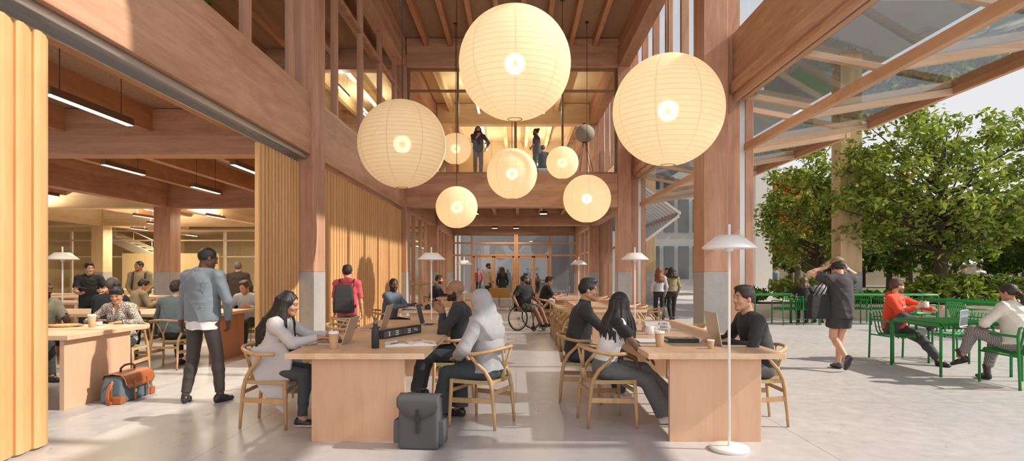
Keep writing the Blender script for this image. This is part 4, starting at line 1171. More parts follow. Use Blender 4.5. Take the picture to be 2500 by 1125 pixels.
# ------------------------------------------------------------------ wheelchair
t = thing('wheelchair', 'manual wheelchair with large spoked wheels in the aisle', 'wheelchair', (0.23, 15.0, 0), math.radians(-38-90))
for s in (-1, 1):
    w_ = MB().tube([(s*0.28+s*0.03*(-math.sin(a)), -0.02+0.29*math.cos(a), 0.30+0.29*math.sin(a)) for a in [2*math.pi*k/40 for k in range(40)]], 0.017, 8, closed=True).build('wheel', plain('tyre_rubber', (0.03, 0.028, 0.027), 0.8) if 'tyre_rubber' not in bpy.data.materials else bpy.data.materials['tyre_rubber'], t)
    MB().tube([(s*0.31, -0.02+0.25*math.cos(a), 0.30+0.25*math.sin(a)) for a in [2*math.pi*k/40 for k in range(40)]], 0.008, 6, closed=True).build('push_rim', STEEL, w_)
    sp = MB()
    for k in range(18):
        a = 2*math.pi*k/18; sp.cyl((s*0.28, -0.02, 0.30), (s*0.28, -0.02+0.28*math.cos(a+0.2), 0.30+0.28*math.sin(a+0.2)), 0.0025, 4)
    sp.cyl((s*0.24, -0.02, 0.30), (s*0.32, -0.02, 0.30), 0.035)
    sp.build('spokes', STEEL, w_)
    c_ = MB().tube([(s*0.21, 0.42+0.06*math.cos(a), 0.065+0.055*math.sin(a)) for a in [2*math.pi*k/20 for k in range(20)]], 0.014, 8, closed=True).cyl((s*0.20, 0.42, 0.065), (s*0.22, 0.42, 0.065), 0.035).build('caster', BLACKP, t)
    MB().tube([(s*0.225, -0.16, 0.90), (s*0.225, -0.18, 0.47), (s*0.225, 0.34, 0.50), (s*0.20, 0.46, 0.42), (s*0.18, 0.60, 0.12), (s*0.18, 0.66, 0.10)], 0.013, 8).build('frame', BLACKM, t)
    MB().tube([(s*0.225, 0.36, 0.49), (s*0.215, 0.42, 0.2), (s*0.21, 0.42, 0.075)], 0.012, 8).build('fork', BLACKM, t)
MB().box(-0.21, 0.21, -0.17, 0.34, 0.46, 0.50).build('seat', BLACKP, t, bevel=0.01)
MB().box(-0.21, 0.21, -0.19, -0.165, 0.5, 0.86).build('backrest', BLACKP, t, bevel=0.01)
MB().box(-0.18, 0.18, 0.60, 0.74, 0.088, 0.104).build('footplate', STEEL, t, bevel=0.004)
# ------------------------------------------------------------------ people: smooth bodies grown from limb volumes
V3 = lambda *a: np.array(a, dtype=np.float64)
def nrm(v): return v/max(1e-9, np.linalg.norm(v))
class Fld:
    def __init__(s, h): s.h = h; s.ops = []; s.lo = np.full(3, 1e9); s.hi = np.full(3, -1e9); s.disp = None
    def _bb(s, lo, hi): s.lo = np.minimum(s.lo, lo); s.hi = np.maximum(s.hi, hi)
    def cap(s, a, b, r1, r2=None, k=0.02, flat=False, op='add'):
        r2 = r1 if r2 is None else r2; a = np.asarray(a, float); b = np.asarray(b, float)
        if np.linalg.norm(b-a) < 1e-5: b = a+V3(0, 0, 1e-4)
        lo = np.minimum(a-r1, b-r2); hi = np.maximum(a+r1, b+r2)
        ab = b-a; L2 = ab@ab; L = math.sqrt(L2)
        def fn(X, Y, Z):
            px = X-a[0]; py = Y-a[1]; pz = Z-a[2]
            t0 = (px*ab[0]+py*ab[1]+pz*ab[2])/L2; t = np.clip(t0, 0, 1)
            d = np.sqrt((px-t*ab[0])**2+(py-t*ab[1])**2+(pz-t*ab[2])**2)-(r1+(r2-r1)*t)
            if flat: d = np.maximum(d, (t0-1)*L)
            return d
        s.ops.append((op, k, lo, hi, fn))
        if op == 'add': s._bb(lo, hi)
        return s
    def chain(s, pts, rs, k=0.02):
        for i in range(len(pts)-1): s.cap(pts[i], pts[i+1], rs[i], rs[i+1], k)
        return s
    def ell(s, c, R, r, k=0.02, op='add'):
        c = np.asarray(c, float); r = np.asarray(r, float); m = r.max()
        def fn(X, Y, Z):
            p = (X-c[0], Y-c[1], Z-c[2]); k0 = 0; k1 = 0
            for i in range(3):
                q = p[0]*R[i][0]+p[1]*R[i][1]+p[2]*R[i][2]
                k0 = k0+(q/r[i])**2; k1 = k1+(q/r[i]**2)**2
            k0 = np.sqrt(k0); k1 = np.sqrt(k1)
            return k0*(k0-1)/np.maximum(k1, 1e-6)
        s.ops.append((op, k, c-m, c+m, fn))
        if op == 'add': s._bb(c-m, c+m)
        return s
    def ecap(s, a, b, U, r1, r2, k=0.02, flat=False, flat0=False):
        """capsule of elliptic section: U = side axis; r = (side, depth)"""
        a = np.asarray(a, float); b = np.asarray(b, float); ab = b-a; L = np.linalg.norm(ab); D = ab/L
        U = nrm(U-D*(U@D)); Vv = np.cross(D, U); m = max(*r1, *r2)
        def fn(X, Y, Z):
            px = X-a[0]; py = Y-a[1]; pz = Z-a[2]
            w0 = px*D[0]+py*D[1]+pz*D[2]; t = np.clip(w0/L, 0, 1); w = w0-t*L
            u = px*U[0]+py*U[1]+pz*U[2]; v = px*Vv[0]+py*Vv[1]+pz*Vv[2]
            ru = r1[0]+(r2[0]-r1[0])*t; rv = r1[1]+(r2[1]-r1[1])*t; mn = np.minimum(ru, rv)
            q = np.sqrt((u/ru)**2+(v/rv)**2+(w/mn)**2)
            d = (q-1)*mn
            if flat: d = np.maximum(d, w0-L)
            if flat0: d = np.maximum(d, -w0)
            return d
        lo = np.minimum(a, b)-m; hi = np.maximum(a, b)+m
        s.ops.append(('add', k, lo, hi, fn)); s._bb(lo, hi)
        return s
    def rbox(s, c, R, half, rd=0.01, k=0.01, op='add'):
        c = np.asarray(c, float); hf = np.asarray(half, float)-rd; m = np.linalg.norm(half)
        def fn(X, Y, Z):
            p = (X-c[0], Y-c[1], Z-c[2]); out = 0; ins = None
            for i in range(3):
                q = np.abs(p[0]*R[i][0]+p[1]*R[i][1]+p[2]*R[i][2])-hf[i]
                out = out+np.maximum(q, 0)**2; ins = q if ins is None else np.maximum(ins, q)
            return np.sqrt(out)+np.minimum(ins, 0)-rd
        s.ops.append((op, k, c-m, c+m, fn))
        if op == 'add': s._bb(c-m, c+m)
        return s
    def poly(s, pts, x0, x1, slope=0.0, rd=0.012, k=0.02):
        """panel of cloth: a (y, z) outline between x0 and x1, leaning outwards downwards by slope"""
        pts = np.asarray(pts, float); n = len(pts)
        def fn(X, Y, Z):
            Y, Z = np.broadcast_arrays(Y, Z); d = None; sg = np.ones(Y.shape)
            for i in range(n):
                a = pts[i]; b = pts[i-1]; e = b-a
                wy = Y-a[0]; wz = Z-a[1]; t = np.clip((wy*e[0]+wz*e[1])/(e@e), 0, 1)
                q = (wy-e[0]*t)**2+(wz-e[1]*t)**2; d = q if d is None else np.minimum(d, q)
                c1 = Z >= a[1]; c2 = Z < b[1]; c3 = e[0]*wz > e[1]*wy
                sg = np.where((c1 & c2 & c3) | (~c1 & ~c2 & ~c3), -sg, sg)
            d2 = sg*np.sqrt(d)+rd
            xc = (x0+x1)/2+slope*(pts[:, 1].max()-Z)
            d3 = np.abs(X-xc)-(x1-x0)/2+rd
            return np.minimum(np.maximum(d2, d3), 0)+np.sqrt(np.maximum(d2, 0)**2+np.maximum(d3, 0)**2)-rd
        lo = V3(min(x0, x1)-0.12, *pts.min(0)); hi = V3(max(x0, x1)+0.12, *pts.max(0))
        s.ops.append(('add', k, lo, hi, fn)); s._bb(lo, hi)
        return s
    def plane(s, c, n, k=0.0):
        """cuts away what lies on the side n points to"""
        c = np.asarray(c, float); n = nrm(np.asarray(n, float))
        s.ops.append(('cut', k, None, None, lambda X, Y, Z: (X-c[0])*n[0]+(Y-c[1])*n[1]+(Z-c[2])*n[2])); return s
    def mesh(s):
        h = s.h; lo = s.lo-3*h; hi = s.hi+3*h
        n = np.ceil((hi-lo)/h).astype(int)+1
        f = np.full(n, 0.3, dtype=np.float32)
        ax = [(lo[i]+h*np.arange(n[i])).astype(np.float32) for i in range(3)]
        for op, k, a, b, fn in s.ops:
            if a is None:
                sl = (slice(None),)*3
            else:
                pad = k+3.5*h
                i0 = np.maximum(0, np.floor((a-pad-lo)/h).astype(int)); i1 = np.minimum(n, np.ceil((b+pad-lo)/h).astype(int)+1)
                if (i1 <= i0).any(): continue
                sl = tuple(slice(i0[j], i1[j]) for j in range(3))
            X = ax[0][sl[0]][:, None, None]; Y = ax[1][sl[1]][None, :, None]; Z = ax[2][sl[2]][None, None, :]
            d = fn(X, Y, Z).astype(np.float32); cur = f[sl]
            if op == 'add':
                if k > 0:
                    q = np.clip(0.5+0.5*(d-cur)/k, 0, 1); f[sl] = d+(cur-d)*(1-q)-k*q*(1-q) if False else (d*(1-q)+cur*q)-k*q*(1-q)
                else: f[sl] = np.minimum(cur, d)
            else:
                dd = -d if op == 'sub' else d
                if k > 0:
                    q = np.clip(0.5-0.5*(dd-cur)/k, 0, 1); f[sl] = (dd*(1-q)+cur*q)+k*q*(1-q)
                else: f[sl] = np.maximum(cur, dd)
        if s.disp is not None:
            m = np.argwhere(np.abs(f) < 3.5*h)
            P = lo+m*h
            f[m[:, 0], m[:, 1], m[:, 2]] += s.disp(P).astype(np.float32)
        for j in range(3):
            ix = [slice(None)]*3
            for e_ in (0, -1): ix[j] = e_; f[tuple(ix)] = np.maximum(f[tuple(ix)], h)
        return surface_nets(f, h, lo)
    def obj(s, name, mat, parent, mats=None, fm=None):
        v, q = s.mesh()
        if len(v) == 0: return None
        o = mesh_obj(name, v, q, mat, parent, smooth=True, mats=mats)
        if fm is not None:
            c = v[q].mean(axis=1); o.data.polygons.foreach_set('material_index', fm(c).astype(np.int32))
        return o
def surface_nets(f, h, lo):
    s = f < 0
    cnt = np.zeros(np.array(f.shape)-1, dtype=np.int8)
    for dx in (0, 1):
        for dy in (0, 1):
            for dz in (0, 1):
                cnt += s[dx:s.shape[0]-1+dx, dy:s.shape[1]-1+dy, dz:s.shape[2]-1+dz]
    act = (cnt > 0) & (cnt < 8)
    idx = np.argwhere(act)
    if len(idx) == 0: return np.zeros((0, 3)), np.zeros((0, 4), int)
    gid = np.full(act.shape, -1, dtype=np.int32); gid[act] = np.arange(len(idx))
    cs = [(dx, dy, dz) for dx in (0, 1) for dy in (0, 1) for dz in (0, 1)]
    vals = [f[idx[:, 0]+c[0], idx[:, 1]+c[1], idx[:, 2]+c[2]] for c in cs]
    acc = np.zeros((len(idx), 3)); num = np.zeros(len(idx))
    for i in range(8):
        for j in range(i+1, 8):
            if sum(abs(cs[i][q]-cs[j][q]) for q in range(3)) != 1: continue
            a, b = vals[i], vals[j]; m = (a < 0) != (b < 0)
            t = np.where(m, a/np.where(m, a-b, 1), 0)
            p = np.array(cs[i])[None]+t[:, None]*(np.array(cs[j])-np.array(cs[i]))[None]
            acc += np.where(m[:, None], p, 0); num += m
    v = lo+h*(idx+acc/num[:, None])
    quads = []
    for ax in range(3):
        o1, o2 = [(1, 2), (2, 0), (0, 1)][ax]
        sl0 = [slice(None)]*3; sl1 = [slice(None)]*3
        sl0[ax] = slice(0, -1); sl1[ax] = slice(1, None)
        for o in (o1, o2): sl0[o] = slice(1, -1); sl1[o] = slice(1, -1)
        A = s[tuple(sl0)]; B = s[tuple(sl1)]
        e = np.argwhere(A != B)
        if len(e) == 0: continue
        fl = A[e[:, 0], e[:, 1], e[:, 2]]
        base = e.copy(); base[:, o1] += 1; base[:, o2] += 1
        def g(a, b):
            q = base.copy(); q[:, o1] -= a; q[:, o2] -= b
            return gid[q[:, 0], q[:, 1], q[:, 2]]
        Q = np.stack([g(1, 1), g(0, 1), g(0, 0), g(1, 0)], 1)
        Q[~fl] = Q[~fl][:, ::-1]
        quads.append(Q)
    return v, np.concatenate(quads)

def skin_mat(name, c, lip):
    t = NT(name); n = t.noise(t.coord(), 45, 3)
    col = t.mix(n, [x*0.9 for x in c]+[1], [x*1.08 for x in c]+[1])
    t.bsdf(col, 0.52, 0, t.bump(n, 0.04, 0.003), **{'Subsurface Weight': 0.06, 'Subsurface Radius': (0.02, 0.008, 0.004)})
    return t.m
SK = {}
for k_, c_ in dict(fair=(0.60, 0.33, 0.22), tan=(0.47, 0.245, 0.145), brown=(0.30, 0.145, 0.08), dark=(0.115, 0.053, 0.032), deep=(0.16, 0.075, 0.043)).items():
    SK[k_] = (skin_mat('skin_'+k_, c_, 0), plain('lips_'+k_, (c_[0]*0.86, c_[1]*0.68, c_[2]*0.70), 0.45, 0, 0.05, 40, 0))
def hair_mat(name, c, rough=0.58):
    t = NT(name)
    v = t.coord('Object', (1, 1, 0.12)); n = t.noise(v, 120, 3, 0.6); n2 = t.noise(v, 26, 2)
    c2 = t.mix(n, [x*0.55 for x in c]+[1], [min(1, x*1.5) for x in c]+[1])
    t.bsdf(c2, rough, 0, t.bump(t.math('ADD', n, n2), 0.55, 0.004)); return t.m
HM = dict(black=hair_mat('black_hair', (0.012, 0.010, 0.010)), dark=hair_mat('dark_brown_hair', (0.028, 0.016, 0.010)), brown=hair_mat('brown_hair', (0.085, 0.042, 0.020)), auburn=hair_mat('auburn_hair', (0.16, 0.055, 0.022)), grey=hair_mat('grey_hair', (0.11, 0.10, 0.095)), braid=hair_mat('braided_hair', (0.018, 0.014, 0.014)))
HB = {k_: plain('beard_'+k_, c_, 0.75, 0, 0.5, 300, 0.4) for k_, c_ in dict(black=(0.022, 0.015, 0.012), dark=(0.06, 0.033, 0.022), brown=(0.15, 0.075, 0.042), grey=(0.12, 0.10, 0.09)).items()}
def cloth(name, c, rough=0.85, weave=260, var=0.12, fold=0.5):
    t = NT(name); v = t.coord()
    n = t.noise(v, weave, 2); n2 = t.noise(v, 7, 3, 0.6, 0.8)
    f = t.math('ADD', t.math('MULTIPLY', n, 0.5), t.math('MULTIPLY', n2, 0.5))
    col = t.mix(f, [x*(1-var) for x in c]+[1], [min(1, x*(1+var)) for x in c]+[1])
    t.bsdf(col, rough, 0, t.bump(t.math('ADD', t.math('MULTIPLY', n, 0.06), t.math('ADD', n2, t.math('MULTIPLY', t.noise(v, 19, 3, 0.6, 1.5), 0.5))), 0.4, 0.012), **{'Sheen Weight': 0.06}); return t.m
CL = {}
for k_, c_ in dict(denim=(0.185, 0.215, 0.245), greycoat=(0.50, 0.50, 0.51), jeans=(0.050, 0.062, 0.074), washed=(0.135, 0.145, 0.150), charcoal=(0.030, 0.031, 0.034), black=(0.014, 0.014, 0.015), brownpants=(0.062, 0.048, 0.045),
                   white=(0.72, 0.69, 0.69), hijab=(0.35, 0.35, 0.365), rose=(0.55, 0.085, 0.10), blue=(0.10, 0.125, 0.17), navy=(0.022, 0.028, 0.040), red=(0.72, 0.065, 0.022), cream=(0.66, 0.62, 0.55), olive=(0.25, 0.205, 0.11),
                   sage=(0.27, 0.27, 0.20), slate=(0.115, 0.155, 0.175), khaki=(0.25, 0.195, 0.12), rust=(0.28, 0.045, 0.02), plum=(0.065, 0.04, 0.055), shortgrey=(0.035, 0.034, 0.036), tee=(0.042, 0.036, 0.042), greyshirt=(0.33, 0.34, 0.36), teal=(0.05, 0.075, 0.085), darkgrey=(0.06, 0.061, 0.065), brownjk=(0.035, 0.024, 0.018), beige=(0.46, 0.37, 0.25), silver=(0.42, 0.42, 0.45)).items(): CL[k_] = cloth('cloth_'+k_, c_)
def pattern_leopard():
    t = NT('cloth_leopard'); v = t.coord()
    vo = t.node('ShaderNodeTexVoronoi', {'Vector': v, 'Scale': 88.0}, feature='F1'); n = t.noise(v, 70, 2)
    d = t.math('ADD', vo.outputs['Distance'], t.math('MULTIPLY', n, 0.5))
    t.bsdf(t.ramp(d, [(0.50, (0.03, 0.025, 0.025)), (0.66, (0.07, 0.06, 0.055)), (0.74, (0.42, 0.37, 0.32)), (0.95, (0.50, 0.44, 0.38))]), 0.8); return t.m
def pattern_plaid(name, a, b, sc):
    t = NT(name); v = t.coord('Object', (1, 1, 1), (0.2, 0.1, 0.3))
    w = [t.node('ShaderNodeTexWave', {'Vector': v, 'Scale': sc}, wave_type='BANDS', bands_direction=d).outputs[0] for d in 'XYZ']
    f = t.math('ADD', t.math('MULTIPLY', w[0], 0.33), t.math('ADD', t.math('MULTIPLY', w[1], 0.33), t.math('MULTIPLY', w[2], 0.34)))
    t.bsdf(t.ramp(f, [(0.35, a), (0.65, b)]), 0.85); return t.m
CL['leopard'] = pattern_leopard(); CL['check'] = pattern_plaid('cloth_checked_trousers', (0.10, 0.09, 0.09), (0.36, 0.33, 0.32), 22); CL['plaid'] = pattern_plaid('cloth_plaid_shorts', (0.035, 0.035, 0.038), (0.27, 0.25, 0.21), 7)
SOLE = plain('white_rubber_sole', (0.70, 0.66, 0.62), 0.6); SHOE = dict(black=plain('black_leather_shoe', (0.022, 0.024, 0.024), 0.35), white=plain('white_sneaker', (0.66, 0.63, 0.60), 0.55), brown=plain('brown_shoe', (0.10, 0.045, 0.02), 0.5), grey=plain('grey_suede_shoe', (0.10, 0.10, 0.108), 0.8))
BSOLE = plain('dark_rubber_sole', (0.03, 0.03, 0.032), 0.7)
EYEW = plain('eye_white', (0.42, 0.39, 0.37), 0.3, 0, 0.02, 20, 0); IRIS = plain('dark_iris', (0.02, 0.012, 0.008), 0.2, 0, 0.02, 20, 0)

def folds(amp=0.004, seed=0):
    """cloth creases: soft swells and sharper ridges"""
    a = seed*1.7
    def fn(P):
        x, y, z = P[:, 0], P[:, 1], P[:, 2]
        w1 = np.sin(13*x+5*z+a)+np.sin(11*y-9*z+2.1*a); w2 = np.sin(17*z+7*x-a)+np.sin(15*x+12*y+a)
        r1 = 1-2*np.abs(np.sin(0.5*(26*z+21*x-17*y+2.6*w1+a))); r2 = 1-2*np.abs(np.sin(0.5*(47*z-33*x+29*y+2.2*w2-a)))
        m = 0.35+0.65*np.clip(0.5+0.7*np.sin(6*x+5*y+7*z+1.3*a+w1*0.5), 0, 1)
        return -amp*1.25*m*(0.65*r1+0.40*r2)
    return fn
def folds_soft(amp=0.004, seed=0):
    a = seed*1.7
    def fn(P):
        x, y, z = P[:, 0], P[:, 1], P[:, 2]
        w = np.sin(11*x+7*z+a)+np.sin(9*y-8*z+2.1*a)
        return amp*(np.sin(31*z+17*x+9*y+1.9*w+a)*0.6+np.sin(19*x-23*y+26*z+2.3*w+a)*0.4)*(0.6+0.4*np.sin(4*x+5*y+3*z+a))
    return fn
def strand(amp=0.003, f=90):
    def fn(P):
        x, y, z = P[:, 0], P[:, 1], P[:, 2]
        return amp*np.sin(f*np.arctan2(x, -y-0.001)*0.35+14*z+2*np.sin(9*z))
    return fn
def curls(amp=0.006, f=95):
    def fn(P):
        x, y, z = P[:, 0]*f, P[:, 1]*f, P[:, 2]*f
        return amp*(np.sin(x+1.3*np.sin(y))*np.sin(y+1.2*np.sin(z))*np.sin(z+np.sin(x)))-amp*0.4
    return fn
def rotv(v, axis, ang):
    axis = nrm(axis); c, s = math.cos(ang), math.sin(ang)
    return v*c+np.cross(axis, v)*s+axis*(axis@v)*(1-c)
def ik(a, t, l1, l2, hint):
    d = t-a; L = np.linalg.norm(d); L = min(L, (l1+l2)*0.9985); u = nrm(d); t = a+u*L
    x = (l1*l1-l2*l2+L*L)/(2*L); hgt = math.sqrt(max(0, l1*l1-x*x))
    hv = np.asarray(hint, float); hv = nrm(hv-u*(hv@u))
    return a+u*x+hv*hgt, t

def hand(f, w, D, N, thumb, s, curl=0.35, spread=0.12, fk=0.004, point=False):
    """hand at wrist w, fingers along D, palm facing N, thumb on side `thumb`."""
    D = nrm(D); N = nrm(N-D*(N@D)); T = np.cross(D, N); T = T if T@thumb > 0 else -T
    R = [T, D, N]
    f.ecap(w-D*0.01*s, w+D*0.085*s, T, (0.027*s, 0.018*s), (0.040*s, 0.0135*s), 0.012)
    lens = [0.070, 0.078, 0.073, 0.058]; offs = [0.028, 0.0095, -0.0095, -0.027]
    for i in range(4):
        k0 = w+D*(0.088-0.004*abs(i-1.3))*s+T*offs[i]*s
        d = nrm(D+T*offs[i]*spread/0.03)
        c = curl*(1.0+0.12*i)
        if point and i == 0: c = 0.05
        pts = [k0]; q = d
        for j, fr in enumerate((0.42, 0.32, 0.26)):
            q = rotv(q, np.cross(q, N), c*(0.75 if j == 0 else 1.0))
            pts.append(pts[-1]+q*lens[i]*fr*s)
        f.chain(pts, [0.0098*s, 0.0092*s, 0.0084*s, 0.0070*s], fk)
    b = w+D*0.022*s+T*0.022*s
    t1 = b+nrm(D*0.65+T*0.75+N*0.25)*0.042*s; t2 = t1+nrm(D*0.9+T*0.30+N*0.25*(1+curl))*0.030*s; t3 = t2+nrm(D*0.95+T*0.1+N*0.4*curl)*0.024*s
    f.chain([b, t1, t2, t3], [0.0155*s, 0.0115*s, 0.0102*s, 0.0082*s], 0.008)

class Per: pass
def person(label, x, y, face, H=1.75, z0=0.0, res=0.012, skin='tan', fem=False, sit=False, pel=None, lean=0, side=0, twist=0, head=(0, 0, 0),
           lw=None, rw=None, le=(-0.6, -0.6, -0.6), re=(0.6, -0.6, -0.6), lh=None, rh=None, curl=(0.35, 0.35), la=None, ra=None, lk=None, rk=None, lf=(0, 0), rf=(0, 0),
           top=None, bottom=None, shoes=None, hair=None, beard=None, extra=None, under=None, bulk=1.0, lean2=None, group=None):
    p = Per(); s = H/1.75; p.s = s
    t = thing('person', label, 'person', (x, y, z0), math.radians(face-90), group)
    p.t = t; p.res = res
    if sit and top and not top.get('post'): top = dict(top, hem=min(top.get('hem', 0.10), 0.025))
    P = V3(*(pel if pel else ((0, 0, 0.555) if sit else (0, 0, 0.945*s))))
    la_, si_ = math.radians(lean), math.radians(side)
    S = nrm(V3(math.sin(si_), math.sin(la_), math.cos(la_)*math.cos(si_)))
    S2 = S if lean2 is None else nrm(V3(math.sin(si_), math.sin(math.radians(lean2)), math.cos(math.radians(lean2))))
    hipR = V3(1, 0, 0)
    tw = math.radians(twist)
    C = P+S*0.30*s; Nk = C+S2*0.215*s
    cR = nrm(V3(math.cos(tw), math.sin(tw), 0)-S2*(V3(math.cos(tw), math.sin(tw), 0)@S2)); cF = np.cross(S2, cR)
    shw = (0.165 if fem else 0.187)*s
    shL = Nk-S2*0.055*s-cR*shw; shR = Nk-S2*0.055*s+cR*shw
    hy, hp, hr = [math.radians(a) for a in head]
    hF = V3(-math.sin(hy)*math.cos(hp), math.cos(hy)*math.cos(hp), -math.sin(hp)); hR = nrm(np.cross(hF, V3(0, 0, 1))); hU = np.cross(hR, hF)
    hR = rotv(hR, hF, hr); hU = rotv(hU, hF, hr)
    nd = nrm(S2*0.6+V3(0, 0, 0.8)+hF*0.18)
    hs = s*0.5+0.5; hs *= (0.95 if fem else 1.0)
    HC = Nk+nd*0.105*s+hU*0.06*hs+hF*0.018*hs
    L1, L2 = 0.292*s, 0.262*s
    dn = V3(0, 0, -1)
    lwt = V3(*lw) if lw else shL+V3(-0.05, 0.06, -0.52)*s
    rwt = V3(*rw) if rw else shR+V3(0.05, 0.06, -0.52)*s
    eL, wL = ik(shL, lwt, L1, L2, le); eR, wR = ik(shR, rwt, L1, L2, re)
    hL_, hR_ = P+V3(-0.088*s, 0, -0.015*s), P+V3(0.088*s, 0, -0.015*s)
    T1, T2 = 0.43*s, 0.425*s
    if sit:
        la = la or (-0.10, 0.42*s, 0.085); ra = ra or (0.10, 0.42*s, 0.085)
    else:
        la = la or (-0.10*s, 0.0, 0.085); ra = ra or (0.10*s, 0.0, 0.085)
    kL, aL = ik(hL_, V3(*la), T1, T2, lk or ((-0.15, 0.8, 1.0) if sit else (-0.1, 1, 0))); kR, aR = ik(hR_, V3(*ra), T1, T2, rk or ((0.15, 0.8, 1.0) if sit else (0.1, 1, 0)))
    for k_, v_ in dict(P=P, S=S, S2=S2, C=C, Nk=Nk, cR=cR, cF=cF, shL=shL, shR=shR, hF=hF, hR=hR, hU=hU, HC=HC, hs=hs, eL=eL, wL=wL, eR=eR, wR=wR, kL=kL, aL=aL, kR=kR, aR=aR, hL_=hL_, hR_=hR_).items(): setattr(p, k_, v_)
    B = bulk; HR = [hR, hF, hU]
    hd = lambda a, b, c: HC+(hR*a+hF*b+hU*c)*hs
    p.hd = hd
    cw = (0.140 if fem else 0.163)*s*B; cd = (0.108 if fem else 0.115)*s*B; ww = (0.122 if fem else 0.148)*s*B; wd = (0.095 if fem else 0.108)*s*B; pw = (0.168 if fem else 0.160)*s*B
    def torso(f, o, k=0.03, w=1.0):
        f.ell(P+V3(0, -0.005, 0)*s, [hipR, np.cross(S, hipR), S], (pw+o, 0.112*s*B+o, 0.115*s+o), k)
        f.ecap(P+S*0.04*s, C-S*0.05*s, hipR, (ww*1.04+o*w, wd+o*w), (ww+o*w, wd+o*w), k)
        f.ecap(C-S*0.06*s, C+S2*0.10*s, cR, (ww+o*w, wd+o*w), (cw+o, cd+o), k)
        f.ell(C+S2*0.06*s+cF*0.004, [cR, cF, S2], (cw+o, cd+o, 0.165*s+o), k)
        if fem:
            for q in (-1, 1): f.ell(C+S2*0.035*s+cF*(cd*0.72)+cR*q*0.068*s, [cR, cF, S2], (0.062*s+o, 0.056*s+o, 0.062*s+o), 0.03)
        for sh in (shL, shR):
            f.cap(Nk-S2*0.055*s, sh, 0.064*s+o, 0.056*s+o, k)
            f.cap(Nk+S2*0.015*s, sh+S2*0.008*s, 0.040*s+o, 0.042*s+o, 0.035)
    p.torso = torso
    ar = (0.042 if fem else 0.049)*s*(0.5+0.5*B); fr = (0.035 if fem else 0.041)*s; wr = (0.024 if fem else 0.0275)*s
    # ---- body
    f = Fld(res)
    torso(f, -0.004)
    f.cap(Nk-S2*0.02*s, HC-hU*0.06*hs-hF*0.012*hs, (0.050 if fem else 0.060)*s, (0.046 if fem else 0.056)*s, 0.03)
    for sh, e_, w_ in ((shL, eL, wL), (shR, eR, wR)):
        f.cap(sh, sh+(e_-sh)*0.35, ar*1.12, ar*1.02, 0.025).cap(sh+(e_-sh)*0.35, e_, ar*1.02, fr*0.93, 0.015)
        f.cap(e_, e_+(w_-e_)*0.3, fr*0.95, fr*1.03, 0.015).cap(e_+(w_-e_)*0.3, w_, fr*1.03, wr, 0.015)
    for h_, k_, a_ in ((hL_, kL, aL), (hR_, kR, aR)):
        f.cap(h_, k_, 0.083*s*B, 0.056*s, 0.03).cap(k_, k_+(a_-k_)*0.32, 0.053*s, 0.056*s, 0.02).cap(k_+(a_-k_)*0.32, a_, 0.055*s, 0.036*s, 0.02)
    # feet
    def foot(a_, spec):
        yw, pt = math.radians(spec[0]), math.radians(spec[1])
        F = V3(-math.sin(yw)*math.cos(pt), math.cos(yw)*math.cos(pt), -math.sin(pt)); Rr = nrm(np.cross(F, V3(0, 0, 1))); U = np.cross(Rr, F)
        return F, Rr, U
    FT = [(aL,)+foot(aL, lf), (aR,)+foot(aR, rf)]; p.FT = FT
    for a_, F, Rr, U in FT:
        f.ecap(a_-U*0.045*s-F*0.03*s, a_-U*0.058*s+F*0.13*s, Rr, (0.032*s, 0.03*s), (0.040*s, 0.018*s), 0.02)
        f.cap(a_, a_-U*0.045*s+F*0.06*s, 0.035*s, 0.025*s, 0.02)
    # hands
    near = res < 0.0105
    parts = [f]
    for w_, e_, sd, hh, c_ in ((wL, eL, -1, lh, curl[0]), (wR, eR, 1, rh, curl[1])):
        D0 = nrm(w_-e_)
        D = nrm(V3(*hh[0])) if hh else D0
        Nn = V3(*hh[1]) if hh else cR*(-sd)
        th = V3(*hh[2]) if hh and len(hh) > 2 else V3(0, 0.6, 0.3)
        g_ = Fld(min(res, 0.0048) if near else res); parts.append(g_)
        g_.cap(e_+(w_-e_)*0.62, w_, fr*1.03+(wr-fr*1.03)*0.457, wr, 0.015)
        hand(g_, w_, D, Nn, th, (0.92 if fem else 1.0)*s, c_, fk=0.0035 if near else 0.006)
        setattr(p, 'hD'+('L' if sd < 0 else 'R'), D)
    # head
    f = Fld(min(res, 0.0042) if near else res); parts.append(f)
    f.cap(Nk+nd*0.02*s, HC-hU*0.06*hs-hF*0.012*hs, (0.049 if fem else 0.059)*s, (0.046 if fem else 0.056)*s, 0.03)
    f.ell(hd(0, -0.012, 0.028), HR, np.array((0.0745, 0.094, 0.088))*hs, 0.02)
    f.ell(hd(0, 0.030, -0.028), HR, np.array((0.060, 0.062, 0.080))*hs, 0.025)
    jw = 0.046 if fem else 0.052
    for q in (-1, 1):
        f.cap(hd(q*jw, -0.005, -0.052), hd(q*0.018, 0.072, -0.092), 0.020*hs, 0.018*hs, 0.025)
        f.ell(hd(q*0.036, 0.064, -0.026), HR, np.array((0.024, 0.022, 0.022))*hs, 0.02)
        f.ell(hd(q*0.0765, -0.006, -0.006), HR, np.array((0.010, 0.019, 0.030))*hs, 0.006)
        f.cap(hd(q*0.012, 0.089, 0.030), hd(q*0.048, 0.076, 0.030), 0.011*hs, 0.010*hs, 0.015)
        if near:
            f.ell(hd(q*0.031, 0.101, 0.012), HR, np.array((0.020, 0.014, 0.012))*hs, 0.014, op='sub')
            f.ell(hd(q*0.031, 0.0775, 0.011), HR, np.array((0.017, 0.0145, 0.012))*hs, 0.004)
            f.cap(hd(q*0.018, 0.0865, 0.0165), hd(q*0.044, 0.0795, 0.0165), 0.0048*hs, 0.0042*hs, 0.005)
            f.ell(hd(q*0.011, 0.100, -0.026), HR, np.array((0.009, 0.010, 0.008))*hs, 0.008)
